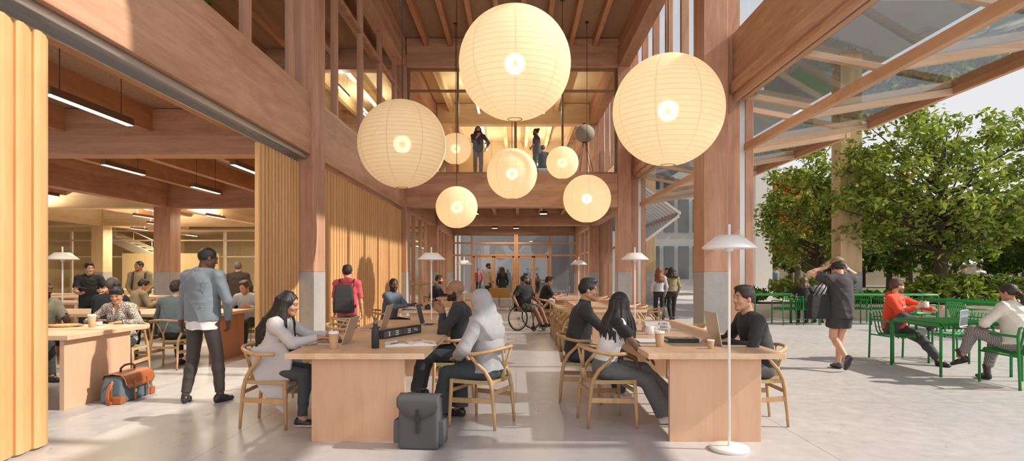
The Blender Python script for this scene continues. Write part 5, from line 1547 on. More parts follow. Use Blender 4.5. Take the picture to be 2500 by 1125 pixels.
    f.cap(hd(0, 0.076, -0.095), hd(0, 0.070, -0.088), 0.020*hs, 0.02*hs, 0.02)
    f.cap(hd(0, 0.086, 0.026), hd(0, 0.105, -0.020), 0.0088*hs, 0.0110*hs, 0.014)
    f.ell(hd(0, 0.086, -0.056), HR, np.array((0.023, 0.013, 0.009))*hs, 0.008)
    f.ell(hd(0, 0.084, -0.066), HR, np.array((0.020, 0.013, 0.008))*hs, 0.006)
    bcol = HB[(hair or {}).get('col', 'black')] if beard else EYEW
    mats = [SK[skin][0], SK[skin][1], EYEW, IRIS, HM['black' if skin in ('dark', 'deep', 'brown') else 'dark'], bcol]
    def fm(c):
        q = (c-HC)/hs; a = q@hR; b = q@hF; u_ = q@hU
        m = np.zeros(len(c), int)
        m[((a/0.023)**2+((u_+0.0605)/0.0105)**2 < 1) & (b > 0.078)] = 1
        if beard:
            ub = np.where(b < 0.062, 0.0-0.80*np.maximum(b, -0.02)-0.004*np.sin(b*200), -0.0405)
            m[(u_ < ub) & (b > -0.008) & (b < 0.118) & (u_ > -0.118) & (m == 0) & (np.abs(a) < 0.078) & ((c-Nk)@nd > 0.035*s)] = 5
        if near:
            for sg in (-1, 1):
                aa = a*sg
                m[(b > 0.05) & (aa > 0.011) & (aa < 0.050) & (np.abs(u_-(0.0335-0.00012*(aa*1000-26)**2/26*0.35)) < (0.0032 if not fem else 0.0024))] = 4
                m[(b > 0.06) & (((a-sg*0.031)/0.0165)**2+((u_-0.0125)/0.0068)**2 < 1)] = 4 if fem else 0
                e_ = ((a-sg*0.031)/0.0145)**2+((u_-0.0105)/0.0058)**2 < 1
                m[e_ & (b > 0.07)] = 2
                m[e_ & (b > 0.07) & ((a-sg*0.031)**2+(u_-0.011)**2 < 0.0066**2)] = 3
        return m
    vv = []; qq = []; n0 = 0
    for g_ in parts:
        v_, q_ = g_.mesh()
        if len(v_): vv.append(v_); qq.append(q_+n0); n0 += len(v_)
    vv = np.concatenate(vv); qq = np.concatenate(qq)
    bo = mesh_obj('body', vv, qq, None, t, smooth=True, mats=mats)
    bo.data.polygons.foreach_set('material_index', fm(vv[qq].mean(axis=1)).astype(np.int32))
    # ---- trousers / shorts
    if bottom:
        b_ = dict(len=2.0, thigh=0.016, shin=0.018, hem=0.0, rise=0.06, flare=0.0, mat='jeans'); b_.update(bottom)
        f = Fld(max(res, 0.007))
        o = 0.010
        f.ell(P+V3(0, -0.005, 0)*s, [hipR, np.cross(S, hipR), S], (pw+o, 0.112*s*B+o, 0.118*s+o), 0.03)
        f.ecap(P, P+S*(b_['rise']+0.02)*s, hipR, (pw*0.98+o, 0.112*s*B+o), (ww*1.05+o, wd+o), 0.02, flat=True)
        for h_, k_, a_ in ((hL_, kL, aL), (hR_, kR, aR)):
            L = b_['len']
            if L <= 1.0:
                e_ = h_+(k_-h_)*L
                f.cap(h_, e_, 0.086*s*B+b_['thigh'], 0.086*s*B*(1-L)+0.06*s*L+b_['thigh']+b_['flare'], 0.03, flat=True)
            else:
                f.cap(h_, k_, 0.083*s*B+b_['thigh'], 0.058*s+b_['thigh'], 0.03)
                e_ = k_+(a_-k_)*(L-1)*0.94
                f.cap(k_, k_+(e_-k_)*0.35, 0.056*s+b_['thigh'], 0.055*s+b_['shin'], 0.02)
                f.cap(k_+(e_-k_)*0.35, e_, 0.055*s+b_['shin'], 0.042*s+b_['shin']+b_['flare'], 0.02, flat=True)
        f.disp = folds(0.0035, len(label) % 7)
        f.obj('shorts' if b_['len'] <= 1 else 'trousers', CL[b_['mat']], t)
    # ---- shirt, sweater, jacket
    def top_mesh(sp, name):
        d_ = dict(o=0.014, hem=0.10, sleeve=2.0, sl=0.012, collar='crew', mat='charcoal', loose=0.012, cuff=0.0, fold=0.0042); d_.update(sp)
        f = Fld(max(res, 0.006))
        torso(f, d_['o'], 0.03, 1.0+d_['loose']/max(0.004, d_['o'])*0.8)
        if d_['hem'] > -0.02:
            f.ecap(P-S*(d_['hem'])*s, P+S*0.16*s, hipR, (pw+d_['o']+0.002+d_['loose']*0.4, 0.118*s*B+d_['o']+0.002+d_['loose']*0.4), (ww+d_['o']+d_['loose'], wd+d_['o']+d_['loose']), 0.03, flat0=True)
        for sh, e_, w_ in ((shL, eL, wL), (shR, eR, wR)):
            sl = d_['sleeve']
            if sl <= 0: continue
            q = min(1, sl)
            r0 = ar*1.12+d_['sl']; r1 = fr+d_['sl']
            f.cap(sh, sh+(e_-sh)*q, r0, r0+(r1-r0)*q+(0.008 if sl < 1 else 0), 0.03, flat=sl < 1)
            if sl > 1: f.cap(e_, e_+(w_-e_)*(sl-1)*0.98, r1, r1+(wr+d_['sl']*0.75-r1)*(sl-1)+d_['cuff'], 0.02, flat=True)
        f.plane(P-S*d_['hem']*s, -S)
        c = d_['collar']
        if c == 'turtle': f.cap(Nk-S2*0.02*s, Nk+nd*0.055*s, 0.062*s+0.006, 0.060*s+0.005, 0.02, flat=True)
        elif c == 'shirt':
            for q in (-1, 1): f.cap(Nk+nd*0.012*s-cF*0.055*s+cR*q*0.02, Nk-S2*0.005*s+cF*0.062*s+cR*q*0.035, 0.026*s, 0.018*s, 0.012)
            f.cap(Nk+nd*0.02*s-cF*0.058*s+cR*0.03, Nk+nd*0.02*s-cF*0.058*s-cR*0.03, 0.022*s, 0.022*s, 0.012)
        elif c == 'hood':
            f.ell(Nk-cF*0.085*s+S2*0.0*s, [cR, cF, S2], (0.115*s, 0.06*s, 0.07*s), 0.03)
            for q in (-1, 1): f.cap(Nk-cF*0.06*s+cR*q*0.075*s+S2*0.01*s, Nk+cF*0.055*s+cR*q*0.045*s-S2*0.035*s, 0.034*s, 0.022*s, 0.02)
        if c in ('crew', 'v', 'shirt', 'hood'):
            # neck opening
            f.cap(Nk-S2*0.005*s+cF*(0.0)+nd*0.0, Nk+nd*0.12*s, 0.062*s, 0.072*s, 0.006, op='sub')
            if c == 'v': f.cap(Nk+cF*0.10*s-S2*0.0*s, Nk+cF*0.135*s-S2*0.10*s, 0.045*s, 0.012*s, 0.006, op='sub')
        if c in ('shirt', 'hood'):
            f.cap(Nk+cF*0.10*s+S2*0.02*s, Nk+cF*0.12*s-S2*0.06*s, 0.028*s, 0.010*s, 0.005, op='sub')
        if d_.get('post'): d_['post'](f, p)
        f.disp = folds(d_['fold'], (len(label)*3) % 11)
        return f.obj(name, CL[d_['mat']], t)
    if under: top_mesh(under, under.get('name', 'undershirt'))
    if top: p.top = top_mesh(top, top.get('name', 'top'))
    # ---- shoes
    if shoes:
        kind, col = shoes[0], shoes[1]; sole = shoes[2] if len(shoes) > 2 else BSOLE
        for a_, F, Rr, U in FT:
            f = Fld(max(res*0.9, 0.006))
            b0 = a_-U*0.072*s
            f.ecap(b0-F*0.045*s+U*0.030*s, b0+F*0.075*s+U*0.024*s, Rr, (0.036*s, 0.048*s), (0.046*s, 0.036*s), 0.02)
            f.ecap(b0+F*0.06*s+U*0.018*s, b0+F*0.150*s+U*0.012*s, Rr, (0.047*s, 0.034*s), (0.038*s, 0.026*s), 0.02)
            f.cap(b0-F*0.02*s+U*0.04*s, b0+F*0.0*s+U*(0.085 if kind != 'boot' else 0.20)*s, 0.041*s, (0.041 if kind != 'boot' else 0.050)*s, 0.02, flat=True)
            if kind != 'boot': f.cap(b0-F*0.01*s+U*0.075*s, b0+U*0.14*s, 0.036*s, 0.04*s, 0.004, op='sub')
            f.plane(b0-U*0.012*s, -U)
            nm = 'boot' if kind == 'boot' else 'shoe'
            o = f.obj(nm, None, t, mats=[SHOE[col], sole], fm=lambda c, b0=b0, U=U: (((c-b0)@U) < 0.012*s).astype(int))
    # ---- hair
    if hair: do_hair(p, hair)
    if extra: extra(p)
    return p

def do_hair(p, h):
    hd, HC, hs, res = p.hd, p.HC, p.hs, p.res
    HR = [p.hR, p.hF, p.hU]; st = h['st']; m = HM[h.get('col', 'black')]
    f = Fld(h.get('res', max(0.0055, res*0.65)))
    th = h.get('th', 0.010)
    f.ell(hd(0, -0.012, 0.028), HR, (np.array((0.0745, 0.094, 0.088))+th)*hs, 0.01)
    if h.get('quiff'):
        f.ell(hd(0, 0.045, 0.105), HR, np.array((0.055, 0.05, h['quiff']))*hs, 0.03); f.ell(hd(0, -0.02, 0.105), HR, np.array((0.065, 0.07, h['quiff']))*hs, 0.03)
    cut_z = h.get('cut', 0.02)
    f.ell(hd(0, 0.120, h.get('fz', -0.022)), HR, np.array((0.086, 0.085, h.get('fr', 0.122)))*hs, 0.012, op='sub')
    if st in ('short', 'bun', 'ponytail', 'bald'):
        f.plane(hd(0, 0, -cut_z), p.hF*0.5-p.hU, 0.020)
        for q in (-1, 1): f.ell(hd(q*0.082, -0.002, -0.016), HR, np.array((0.02, 0.024, 0.036))*hs, 0.004, op='sub')
    f.disp = curls(0.0026, 170) if st != 'curly' else curls(0.006, 130)
    if h.get('curl'): f.disp = curls(h['curl'], 105)
    if st == 'bun':
        f.ell(hd(0, h.get('by', -0.055), h.get('bz', 0.125)), HR, np.array((0.048, 0.05, 0.042))*hs, 0.01)
    if st == 'ponytail':
        f.ell(hd(0, -0.115, -0.02), HR, np.array((0.030, 0.03, 0.028))*hs, 0.012)
        f.chain([hd(0, -0.125, -0.03), hd(0.005, -0.155, -0.08), hd(0.015, -0.150, -0.14), hd(0.02, -0.135, -0.20)], [0.024*hs, 0.034*hs, 0.030*hs, 0.008*hs], 0.02)
    if h.get('fringe'):
        for i in range(9):
            a = (i-4)*0.0145; f.cap(hd(a*0.9, 0.066, 0.094), hd(a*1.15, 0.0885-abs(a)*0.30, 0.036), 0.011*hs, 0.006*hs, 0.014)
    if st in ('long', 'braids'):
        rg = random.Random(5+len(p.t['label']))
        n = h.get('n', 44); ln = h.get('ln', 0.45); fwd = h.get('fwd', 0.0); r0 = h.get('r', 0.017)
        a0 = h.get('a0', 0.30); a1 = h.get('a1', 0.30)
        for i in range(n):
            u_ = i/(n-1); an = math.pi*(-a0+(1+a0+a1)*u_)    # right temple (0) over the back (pi/2) to the left temple (pi)
            cx, cy = math.cos(an), -math.sin(an)
            lay = rg.choice((0, 0.5, 1.0))
            l = ln*(0.82+0.25*rg.random())*(h.get('sideln', 1.0) if cy > -0.2 else 1.0)
            top_ = hd(cx*0.035, -0.012+cy*0.045, 0.104)
            p1 = hd(cx*(0.080+0.012*lay), -0.012+cy*(0.100+0.010*lay), 0.035)
            p2 = hd(cx*(0.086+0.016*lay), -0.010+cy*(0.102+0.012*lay), -0.06)
            drop = np.array((0, 0, -1.0))
            out = p.hR*cx*0.035+p.hF*(cy*0.05+fwd*(0.06 if cy > -0.35 else 0.0))
            out = out*h.get('out', 1.0)
            bk = -p.cF*h.get('bk', 0.0)
            p3 = p2+drop*l*0.38+out*0.9+bk*0.5*(cy < -0.2)
            p4 = p2+drop*l*0.72+out*1.25+bk*1.0*(cy < -0.2)
            p5 = p2+drop*l+out*1.1+bk*1.15*(cy < -0.2)+np.array((rg.uniform(-.015, .015), rg.uniform(-.015, .015), 0))
            rr = r0*(0.8+0.4*rg.random())
            if st == 'braids':
                f.chain([top_, p1, p2, p3, p4, p5], [rr*0.9, rr, rr, rr, rr*0.95, rr*0.6], 0.002)
            else:
                f.chain([top_, p1, p2, p3, p4, p5], [rr, rr*1.1, rr*1.15, rr*1.15, rr*0.9, rr*0.3], 0.016)
        f.disp = strand(0.0014, 190) if st == 'long' else None
        if h.get('curl'): f.disp = curls(h['curl'], 80)
    f.obj('hair', m, p.t)
# ------------------------------------------------------------------ the people
NEAR = 0.0062; MID = 0.0085; FAR = 0.013
def strap_piece(p, name, pts, r, mat, flat=None):
    return MB().tube([tuple(q) for q in pts], r, 8, flat=flat).build(name, mat, p.t)

# woman in the pale coat at the left table
def coat_tail(f, p):
    # open coat falling from the hips over the chair to a low point
    s = p.s
    f.ecap(p.P+V3(0.01, -0.03, 0.12), p.P+V3(0.02, 0.0, -0.06), V3(1, 0, 0), (0.165, 0.125), (0.175, 0.125), 0.03)
    f.poly([(-0.15, 0.74), (-0.135, 0.52), (-0.06, 0.36), (0.165, 0.13), (0.185, 0.15), (0.215, 0.39), (0.24, 0.62), (0.16, 0.80)], 0.135, 0.172, 0.075, 0.013, 0.035)
    f.poly([(-0.14, 0.72), (-0.13, 0.50), (-0.02, 0.34), (0.12, 0.22), (0.19, 0.42), (0.22, 0.64), (0.14, 0.76)], -0.172, -0.135, -0.05, 0.013, 0.035)
person('woman with long black hair in a pale grey coat typing on a laptop', -2.33, 5.72, 0, H=1.63, res=NEAR, skin='tan', fem=True, sit=True, pel=(0, -0.03, 0.535), lean=9, lean2=20, head=(0, 14, 0),
       rw=(0.12, 0.475, 0.835), lw=(-0.10, 0.50, 0.835), re=(0.7, -0.5, -0.5), le=(-0.7, -0.5, -0.5), rh=((-0.25, 1, -0.08), (0, 0, -1), (-1, 0.3, 0)), lh=((0.25, 1, -0.08), (0, 0, -1), (1, 0.3, 0)), curl=(0.3, 0.3),
       ra=(0.17, 0.33, 0.085), la=(-0.08, 0.42, 0.085), top=dict(mat='greycoat', o=0.022, hem=0.10, sleeve=1.93, sl=0.022, collar='shirt', loose=0.016, post=coat_tail, name='coat', fold=0.005),
       bottom=dict(mat='jeans', thigh=0.008, shin=0.006), shoes=('shoe', 'black', SOLE), hair=dict(st='long', col='black', ln=0.42, n=60, r=0.016, bk=0.12, th=0.012, a0=0.06, a1=0.06, fwd=0.0, out=0.9))
# person in the headscarf
def hijab(p):
    f = Fld(NEAR); hd = p.hd; HR = [p.hR, p.hF, p.hU]; hs = p.hs
    f.ell(hd(0, -0.015, 0.024), HR, np.array((0.096, 0.116, 0.114))*hs, 0.02)
    f.ecap(hd(0, -0.03, -0.02), p.Nk+V3(0, -0.03, -0.01), p.hR, (0.092, 0.105), (0.105, 0.095), 0.04)
    f.ecap(p.Nk+V3(0, -0.01, 0.03), p.Nk+V3(0, -0.01, -0.15), p.cR, (0.13, 0.10), (0.205, 0.150), 0.05)
    for q in (-1, 1): f.cap(p.Nk+V3(0, -0.01, 0), (p.shL if q < 0 else p.shR)+V3(0, 0, 0.0), 0.085, 0.088, 0.04)
    f.ell(p.Nk+V3(0, -0.09, -0.11), [p.cR, p.cF, V3(0, 0, 1)], (0.17, 0.085, 0.13), 0.05)
    f.ell(hd(0, 0.125, -0.015), HR, np.array((0.064, 0.085, 0.088))*hs, 0.012, op='sub')
    f.disp = folds(0.0095, 3)
    f.obj('headscarf', CL['hijab'], p.t)
person('person in a pale grey headscarf seen from behind at the left table', -0.30, 5.70, 155, H=1.66, res=NEAR, skin='tan', fem=True, sit=True, pel=(0, -0.06, 0.54), lean=5, lean2=10, head=(5, 10, 0),
       lw=(-0.13, 0.23, 0.64), rw=(0.08, 0.26, 0.64), le=(-0.9, -0.4, -0.2), re=(0.9, -0.4, -0.2), lh=((0.7, 0.7, -0.1), (0, -0.2, -1), (0, 1, 0.5)), rh=((-0.7, 0.7, -0.1), (0, -0.2, -1), (0, 1, 0.5)), curl=(0.5, 0.5),
       la=(-0.12, 0.44, 0.085), ra=(0.12, 0.36, 0.085), lf=(10, 0), top=dict(mat='hijab', o=0.024, hem=0.12, sleeve=1.85, sl=0.03, collar='none', loose=0.02, name='blouse', fold=0.006, cuff=0.008),
       bottom=dict(mat='jeans', thigh=0.018, shin=0.022, flare=0.035), shoes=('shoe', 'black'), extra=hijab, bulk=1.06)
person('bald man with a beard gesturing with both hands', -0.70, 6.80, 180, H=1.78, res=NEAR, skin='brown', sit=True, pel=(0, -0.10, 0.555), lean=4, lean2=9, head=(8, 3, 0),
       lw=(-0.10, 0.13, 1.00), rw=(0.07, 0.16, 1.03), le=(-0.5, 0.3, -1), re=(0.5, 0.3, -1), lh=((0.25, 0.75, 0.55), (0.9, -0.2, -0.2), (0, -0.3, 1)), rh=((-0.25, 0.8, 0.45), (-0.9, -0.2, 0.2), (0, -0.2, 1)), curl=(0.25, 0.40),
       top=dict(mat='charcoal', o=0.014, hem=0.10, sleeve=1.9, sl=0.012, collar='crew', name='sweater'), bottom=dict(mat='jeans', thigh=0.018), shoes=('shoe', 'black'), beard=0.005, hair=dict(st='bald', th=-0.05, col='black'), ra=(0.12, 0.40, 0.085), la=(-0.12, 0.44, 0.085))
def ruffles(p):
    for sh, e_ in ((p.shL, p.eL), (p.shR, p.eR)):
        f = Fld(NEAR); d = e_-sh
        for k in range(3): f.ell(sh+d*(-0.06+0.19*k)+p.S2*0.012*(k == 0), [p.cR, p.cF, p.S2], (0.080, 0.080, 0.056), 0.01)
        f.disp = folds(0.012, 5); f.obj('ruffled_sleeve', CL['black'], p.t)
person('woman with long dark braids in a white top, legs crossed', 0.90, 5.73, 5, H=1.60, res=NEAR, skin='deep', fem=True, sit=True, pel=(0, -0.05, 0.54), lean=14, lean2=16, head=(40, 6, 0),
       rw=(0.10, 0.33, 0.66), lw=(0.04, 0.24, 0.62), re=(0.9, 0.2, -0.5), le=(-0.4, -0.2, -1), rh=((-0.1, 0.75, -0.6), (0, -0.3, -1), (-1, 0.3, 0)), lh=((0.25, 0.35, -0.9), (0, -1, -0.3), (0.6, 0.6, 0)), curl=(0.35, 0.2),
       ra=(0.12, 0.52, 0.085), la=(0.02, 0.60, 0.22), lk=(0.2, 0.5, 1.0), rf=(0, 0), lf=(-10, 18), top=dict(mat='white', o=0.012, hem=-0.06, sleeve=0.0, collar='crew', name='white_top', loose=0.008),
       bottom=dict(mat='washed', thigh=0.018, shin=0.024, flare=0.030), shoes=('shoe', 'white', SOLE), hair=dict(st='braids', col='braid', ln=0.30, n=58, r=0.0105, th=0.017, out=1.3, bk=0.02, a0=0.2, a1=0.2, res=0.0042), extra=ruffles)
person('man in a dark turtleneck with short black hair reaching across the table', 0.72, 6.78, -4, H=1.80, res=NEAR, skin='tan', sit=True, pel=(0, -0.03, 0.555), lean=8, lean2=12, head=(0, 4, 0),
       rw=(0.16, 0.50, 0.85), lw=(-0.12, 0.48, 0.85), re=(0.7, -0.4, -0.7), le=(-0.7, -0.4, -0.7), rh=((-0.1, 1, 0.08), (-0.5, 0, 0.85), (0, 0.2, 1)), lh=((0.3, 1, 0.0), (0, 0, -1), (1, 0, 0)), curl=(0.15, 0.3),
       top=dict(mat='charcoal', o=0.012, hem=0.08, sleeve=1.9, sl=0.010, collar='turtle', name='turtleneck'), bottom=dict(mat='jeans', thigh=0.016), shoes=('shoe', 'white', SOLE), hair=dict(st='short', col='black', th=0.010, quiff=0.035, cut=0.012), ra=(0.12, 0.46, 0.085), la=(-0.12, 0.44, 0.085))
person('smiling man in a black long-sleeved shirt at the right table', 2.33, 5.76, 180, H=1.72, res=NEAR, skin='fair', sit=True, pel=(0, -0.05, 0.545), lean=12, lean2=18, head=(14, 2, 0),
       lw=(-0.13, 0.33, 0.80), rw=(0.13, 0.36, 0.80), le=(-0.6, 0.2, -0.8), re=(0.6, 0.2, -0.8), lh=((0.2, 1, -0.1), (0, 0, -1), (1, 0, 0)), rh=((-0.2, 1, -0.1), (0, 0, -1), (-1, 0, 0)),
       top=dict(mat='charcoal', o=0.014, hem=0.12, sleeve=1.9, sl=0.012, collar='crew', name='long_sleeved_shirt'), bottom=dict(mat='washed', thigh=0.018), shoes=('shoe', 'brown'), hair=dict(st='short', col='dark', th=0.013, quiff=0.022, cut=0.012), la=(-0.10, 0.30, 0.10), ra=(0.12, 0.42, 0.085))
# man in the denim jacket
def seams(p):
    f = Fld(0.005)
    b = lambda x, z, dpt: p.C+p.cR*x+p.S2*z-p.cF*dpt
    for q in (-1, 1): f.chain([b(q*0.13, 0.085, 0.138), b(q*0.105, 0.0, 0.132), b(q*0.085, -0.14, 0.126)], [0.004]*3, 0)
    f.chain([b(-0.16, 0.095, 0.128), b(0, 0.09, 0.140), b(0.16, 0.095, 0.128)], [0.004]*3, 0)
    f.obj('jacket_seam', CL['denim'], p.t)
    MB().sphere(tuple(p.P+V3(0.09, -0.137, 0.135)), 0.009, 10).build('button', bpy.data.materials['brass'], p.t)
person('man in a denim jacket and brown trousers standing with his back turned', -3.50, 6.63, 80, H=1.735, res=NEAR, skin='dark', lean=1, head=(-38, 16, 0),
       lw=(-0.32, 0.04, 0.79), rw=(0.245, 0.10, 0.90), le=(-1, -0.3, 0), re=(1, -0.6, 0), lh=((0.12, 0.2, -1), (0.7, 0.3, 0), (0.3, 1, 0)), rh=((-0.2, 0.4, -1), (-1, 0, 0), (0, 1, 0)), curl=(0.5, 0.4),
       la=(-0.165, -0.06, 0.085), ra=(0.19, 0.04, 0.085), lf=(28, 0), rf=(-12, 0), under=dict(mat='white', o=0.014, hem=0.125, sleeve=0, collar='crew', name='white_shirt', loose=0.014),
       top=dict(mat='denim', o=0.024, hem=0.03, sleeve=1.95, sl=0.015, collar='shirt', name='denim_jacket', loose=0.016, fold=0.0055), bottom=dict(mat='brownpants', thigh=0.010, shin=0.010), shoes=('shoe', 'black', BSOLE), hair=dict(st='short', col='black', th=0.006, cut=0.015), extra=seams, bulk=1.02)
# terrace: walker with cap
def cap_hat(p):
    f = Fld(0.006); hd = p.hd; HR = [p.hR, p.hF, p.hU]
    f.ell(hd(0, -0.012, 0.035), HR, np.array((0.104, 0.126, 0.116))*p.hs, 0.01); f.plane(hd(0, 0, 0.046), -p.hU)
    f.rbox(hd(0.0, 0.140, 0.058), HR, np.array((0.070, 0.060, 0.007))*p.hs, 0.006, 0.015)
    f.obj('cap', cloth('tan_cap_cloth', (0.26, 0.19, 0.12)), p.t)
    a = p.wR-p.hDR*0.012
    f = Fld(0.005); f.cap(a-nrm(p.wR-p.eR)*0.012, a+nrm(p.wR-p.eR)*0.012, 0.034, 0.034, 0); f.obj('wristwatch', STEEL, p.t)
wk = person('man in a cap walking away across the terrace, hands raised to his head', 4.82, 8.82, 97, H=1.66, res=NEAR, skin='fair', lean=2, head=(0, 22, 0),
       lw=(-0.15, 0.12, 1.52), rw=(0.19, 0.12, 1.50), le=(-1, 0.3, -0.35), re=(1, 0.2, -0.75), lh=((0.5, 0.3, 0.8), (0.5, 0.2, 0), (0, -0.3, 1)), rh=((-0.35, 0.25, 0.85), (-0.6, 0.2, 0), (0, -0.3, 1)), curl=(0.45, 0.45),
       la=(-0.05, -0.20, 0.20), ra=(0.045, 0.12, 0.085), lf=(14, 62), lk=(0, 1, 0.2), top=dict(mat='tee', o=0.024, hem=0.14, sleeve=0.62, sl=0.028, collar='crew', name='t_shirt', loose=0.022, fold=0.006),
       bottom=dict(mat='shortgrey', len=0.62, thigh=0.030, flare=0.022), shoes=('shoe', 'grey', BSOLE), hair=dict(st='curly', col='dark', th=0.020, fz=-0.03), extra=cap_hat)
t = thing('tote_bag', 'black tote bag hanging from the shoulder of the walking man in the cap', 'bag', (4.47, 8.78, 0.76), 0.2)
soft_box('body', -0.17, 0.17, -0.06, 0.06, 0.0, 0.36, CL['black'], t, 0.03, 0.18, 0.06)
for yy in (-0.05, 0.05): MB().tube([(-0.08, yy, 0.345), (0.01, yy*0.8, 0.47), (0.11, yy*0.5, 0.575), (0.17, yy*0.5, 0.56), (0.14, yy*0.5, 0.46), (0.07, yy, 0.345)], 0.008, 6).build('strap', CL['black'], t)
# terrace: seated pair
def hoodie_print(p):
    text_mesh('chest_lettering', 'Hollin', 0.075, CL['white'], p.t, Matrix(((p.cR[0], p.S2[0], p.cF[0], (p.C+p.S2*0.035+p.cF*0.148)[0]), (p.cR[1], p.S2[1], p.cF[1], (p.C+p.S2*0.035+p.cF*0.148)[1]), (p.cR[2], p.S2[2], p.cF[2], (p.C+p.S2*0.035+p.cF*0.148)[2]), (0, 0, 0, 1))), 0.004)
    for q in (-1, 1): strap_piece(p, 'drawstring', [p.Nk+p.cF*0.085+p.cR*q*0.045, p.Nk+p.cF*0.125+p.cR*q*0.05-p.S2*0.07, p.Nk+p.cF*0.15+p.cR*q*0.045-p.S2*0.16], 0.006, CL['white'])
rh_ = person('man in a red hoodie holding a white mug at the green table', 6.28, 9.76, -75, H=1.72, res=NEAR, skin='fair', sit=True, pel=(0.02, -0.05, 0.55), lean=-2, lean2=4, twist=26, head=(72, 2, 0),
       rw=(0.02, 0.36, 0.90), lw=(-0.40, 0.34, 0.83), re=(0.8, 0.1, -0.8), le=(-0.8, -0.2, -0.7), rh=((-0.5, 0.5, 0.35), (-0.7, -0.5, 0), (0, 0.2, 1)), lh=((-0.8, 0.35, 0.12), (0.2, -0.2, 1), (-0.2, 0.9, 0.2)), curl=(0.7, 0.15),
       la=(-0.10, 0.64, 0.085), ra=(-0.14, 0.44, 0.62), rk=(0.8, 0.5, 0.6), rf=(60, -35), top=dict(mat='red', o=0.022, hem=0.12, sleeve=1.9, sl=0.020, collar='hood', name='hoodie', loose=0.016, fold=0.006),
       bottom=dict(mat='darkgrey', thigh=0.02, shin=0.022), shoes=('shoe', 'black'), hair=dict(st='short', col='brown', th=0.012, quiff=0.024, cut=0.012), beard=0.003, extra=hoodie_print)
def on(p, v): 
    """local point of a person -> world"""
    return p.t.matrix_basis @ Vector(tuple(v))
bpy.context.view_layer.update()
q = on(rh_, rh_.wR+rh_.hDR*0.09+V3(-0.045, 0.0, 0.0))
t = thing('mug', 'white mug held by the man in the red hoodie', 'mug', (q.x, q.y, q.z-0.05))
MB().lathe([(0.040, 0), (0.043, 0.004), (0.045, 0.095), (0.042, 0.095), (0.041, 0.012), (0.001, 0.010)], n=28).build('body', WHITEP, t)
MB().tube([(-0.043, 0, 0.078), (-0.066, 0, 0.074), (-0.074, 0, 0.052), (-0.066, 0, 0.028), (-0.043, 0, 0.022)], 0.006, 8).build('handle', WHITEP, t)
lw_ = person('woman in a cream shirt with a dark ponytail, seen from behind at the green table', 6.40, 7.62, 92, H=1.66, res=NEAR, skin='tan', fem=True, sit=True, pel=(0, -0.02, 0.55), lean=4, lean2=10, twist=10, head=(22, 10, 0),
       lw=(-0.20, 0.26, 0.74), rw=(0.16, 0.30, 0.72), le=(-1, -0.3, -0.5), re=(1, -0.3, -0.5), lh=((0.2, 1, 0.1), (0.8, 0, -0.3), (0, 0.3, 1)), rh=((-0.3, 1, 0), (0, 0, -1), (-1, 0, 0)),
       la=(-0.36, 0.42, 0.30), lk=(-0.6, 0.5, 1), lf=(30, 20), ra=(-0.02, 0.42, 0.085), top=dict(mat='cream', o=0.026, hem=0.13, sleeve=1.9, sl=0.026, collar='shirt', name='shirt', loose=0.022, fold=0.007), bottom=dict(mat='check', thigh=0.018, shin=0.02, len=1.82), shoes=('boot', 'black', BSOLE),
       hair=dict(st='ponytail', col='dark', th=0.013))
t = laptop(6.10, 8.10, -52, -0.06, 0.33, 0.22, 0.225, 'open white laptop showing a wooden pier, before the woman in the cream shirt', z=0.70, mat=WHITEP)
PIER = NT('pier_picture'); v_ = PIER.coord('Object'); sp_ = PIER.node('ShaderNodeSeparateXYZ', {0: v_})
n_ = PIER.noise(PIER.coord('Object', (8, 8, 20)), 4, 3); c_ = PIER.ramp(sp_.outputs[2], [(0.06, (0.16, 0.20, 0.22)), (0.12, (0.22, 0.27, 0.30)), (0.125, (0.10, 0.10, 0.08)), (0.14, (0.55, 0.56, 0.58)), (0.2, (0.30, 0.36, 0.45))])
wd_ = PIER.math('LESS_THAN', PIER.math('ABSOLUTE', sp_.outputs[0]), PIER.math('MULTIPLY', PIER.math('SUBTRACT', 0.135, sp_.outputs[2]), 0.35)); c_ = PIER.mix(wd_, c_, (0.34, 0.20, 0.09, 1)); c_ = PIER.mix(PIER.math('MULTIPLY', n_, 0.35), c_, (0.7, 0.68, 0.62, 1))
em_ = PIER.node('ShaderNodeEmission', {0: c_, 1: 0.8}); PIER.surf(em_.outputs[0])
for ch in t.children:
    if ch.name.startswith('lid'):
        M_ = Matrix.Translation((0, 0.004, 0.012)) @ Matrix.Rotation(-0.06, 4, 'X')
        MB().box(-0.152, 0.152, 0.0014, 0.0020, 0.014, 0.213).xf(M_).build('screen_picture', PIER.m, ch)
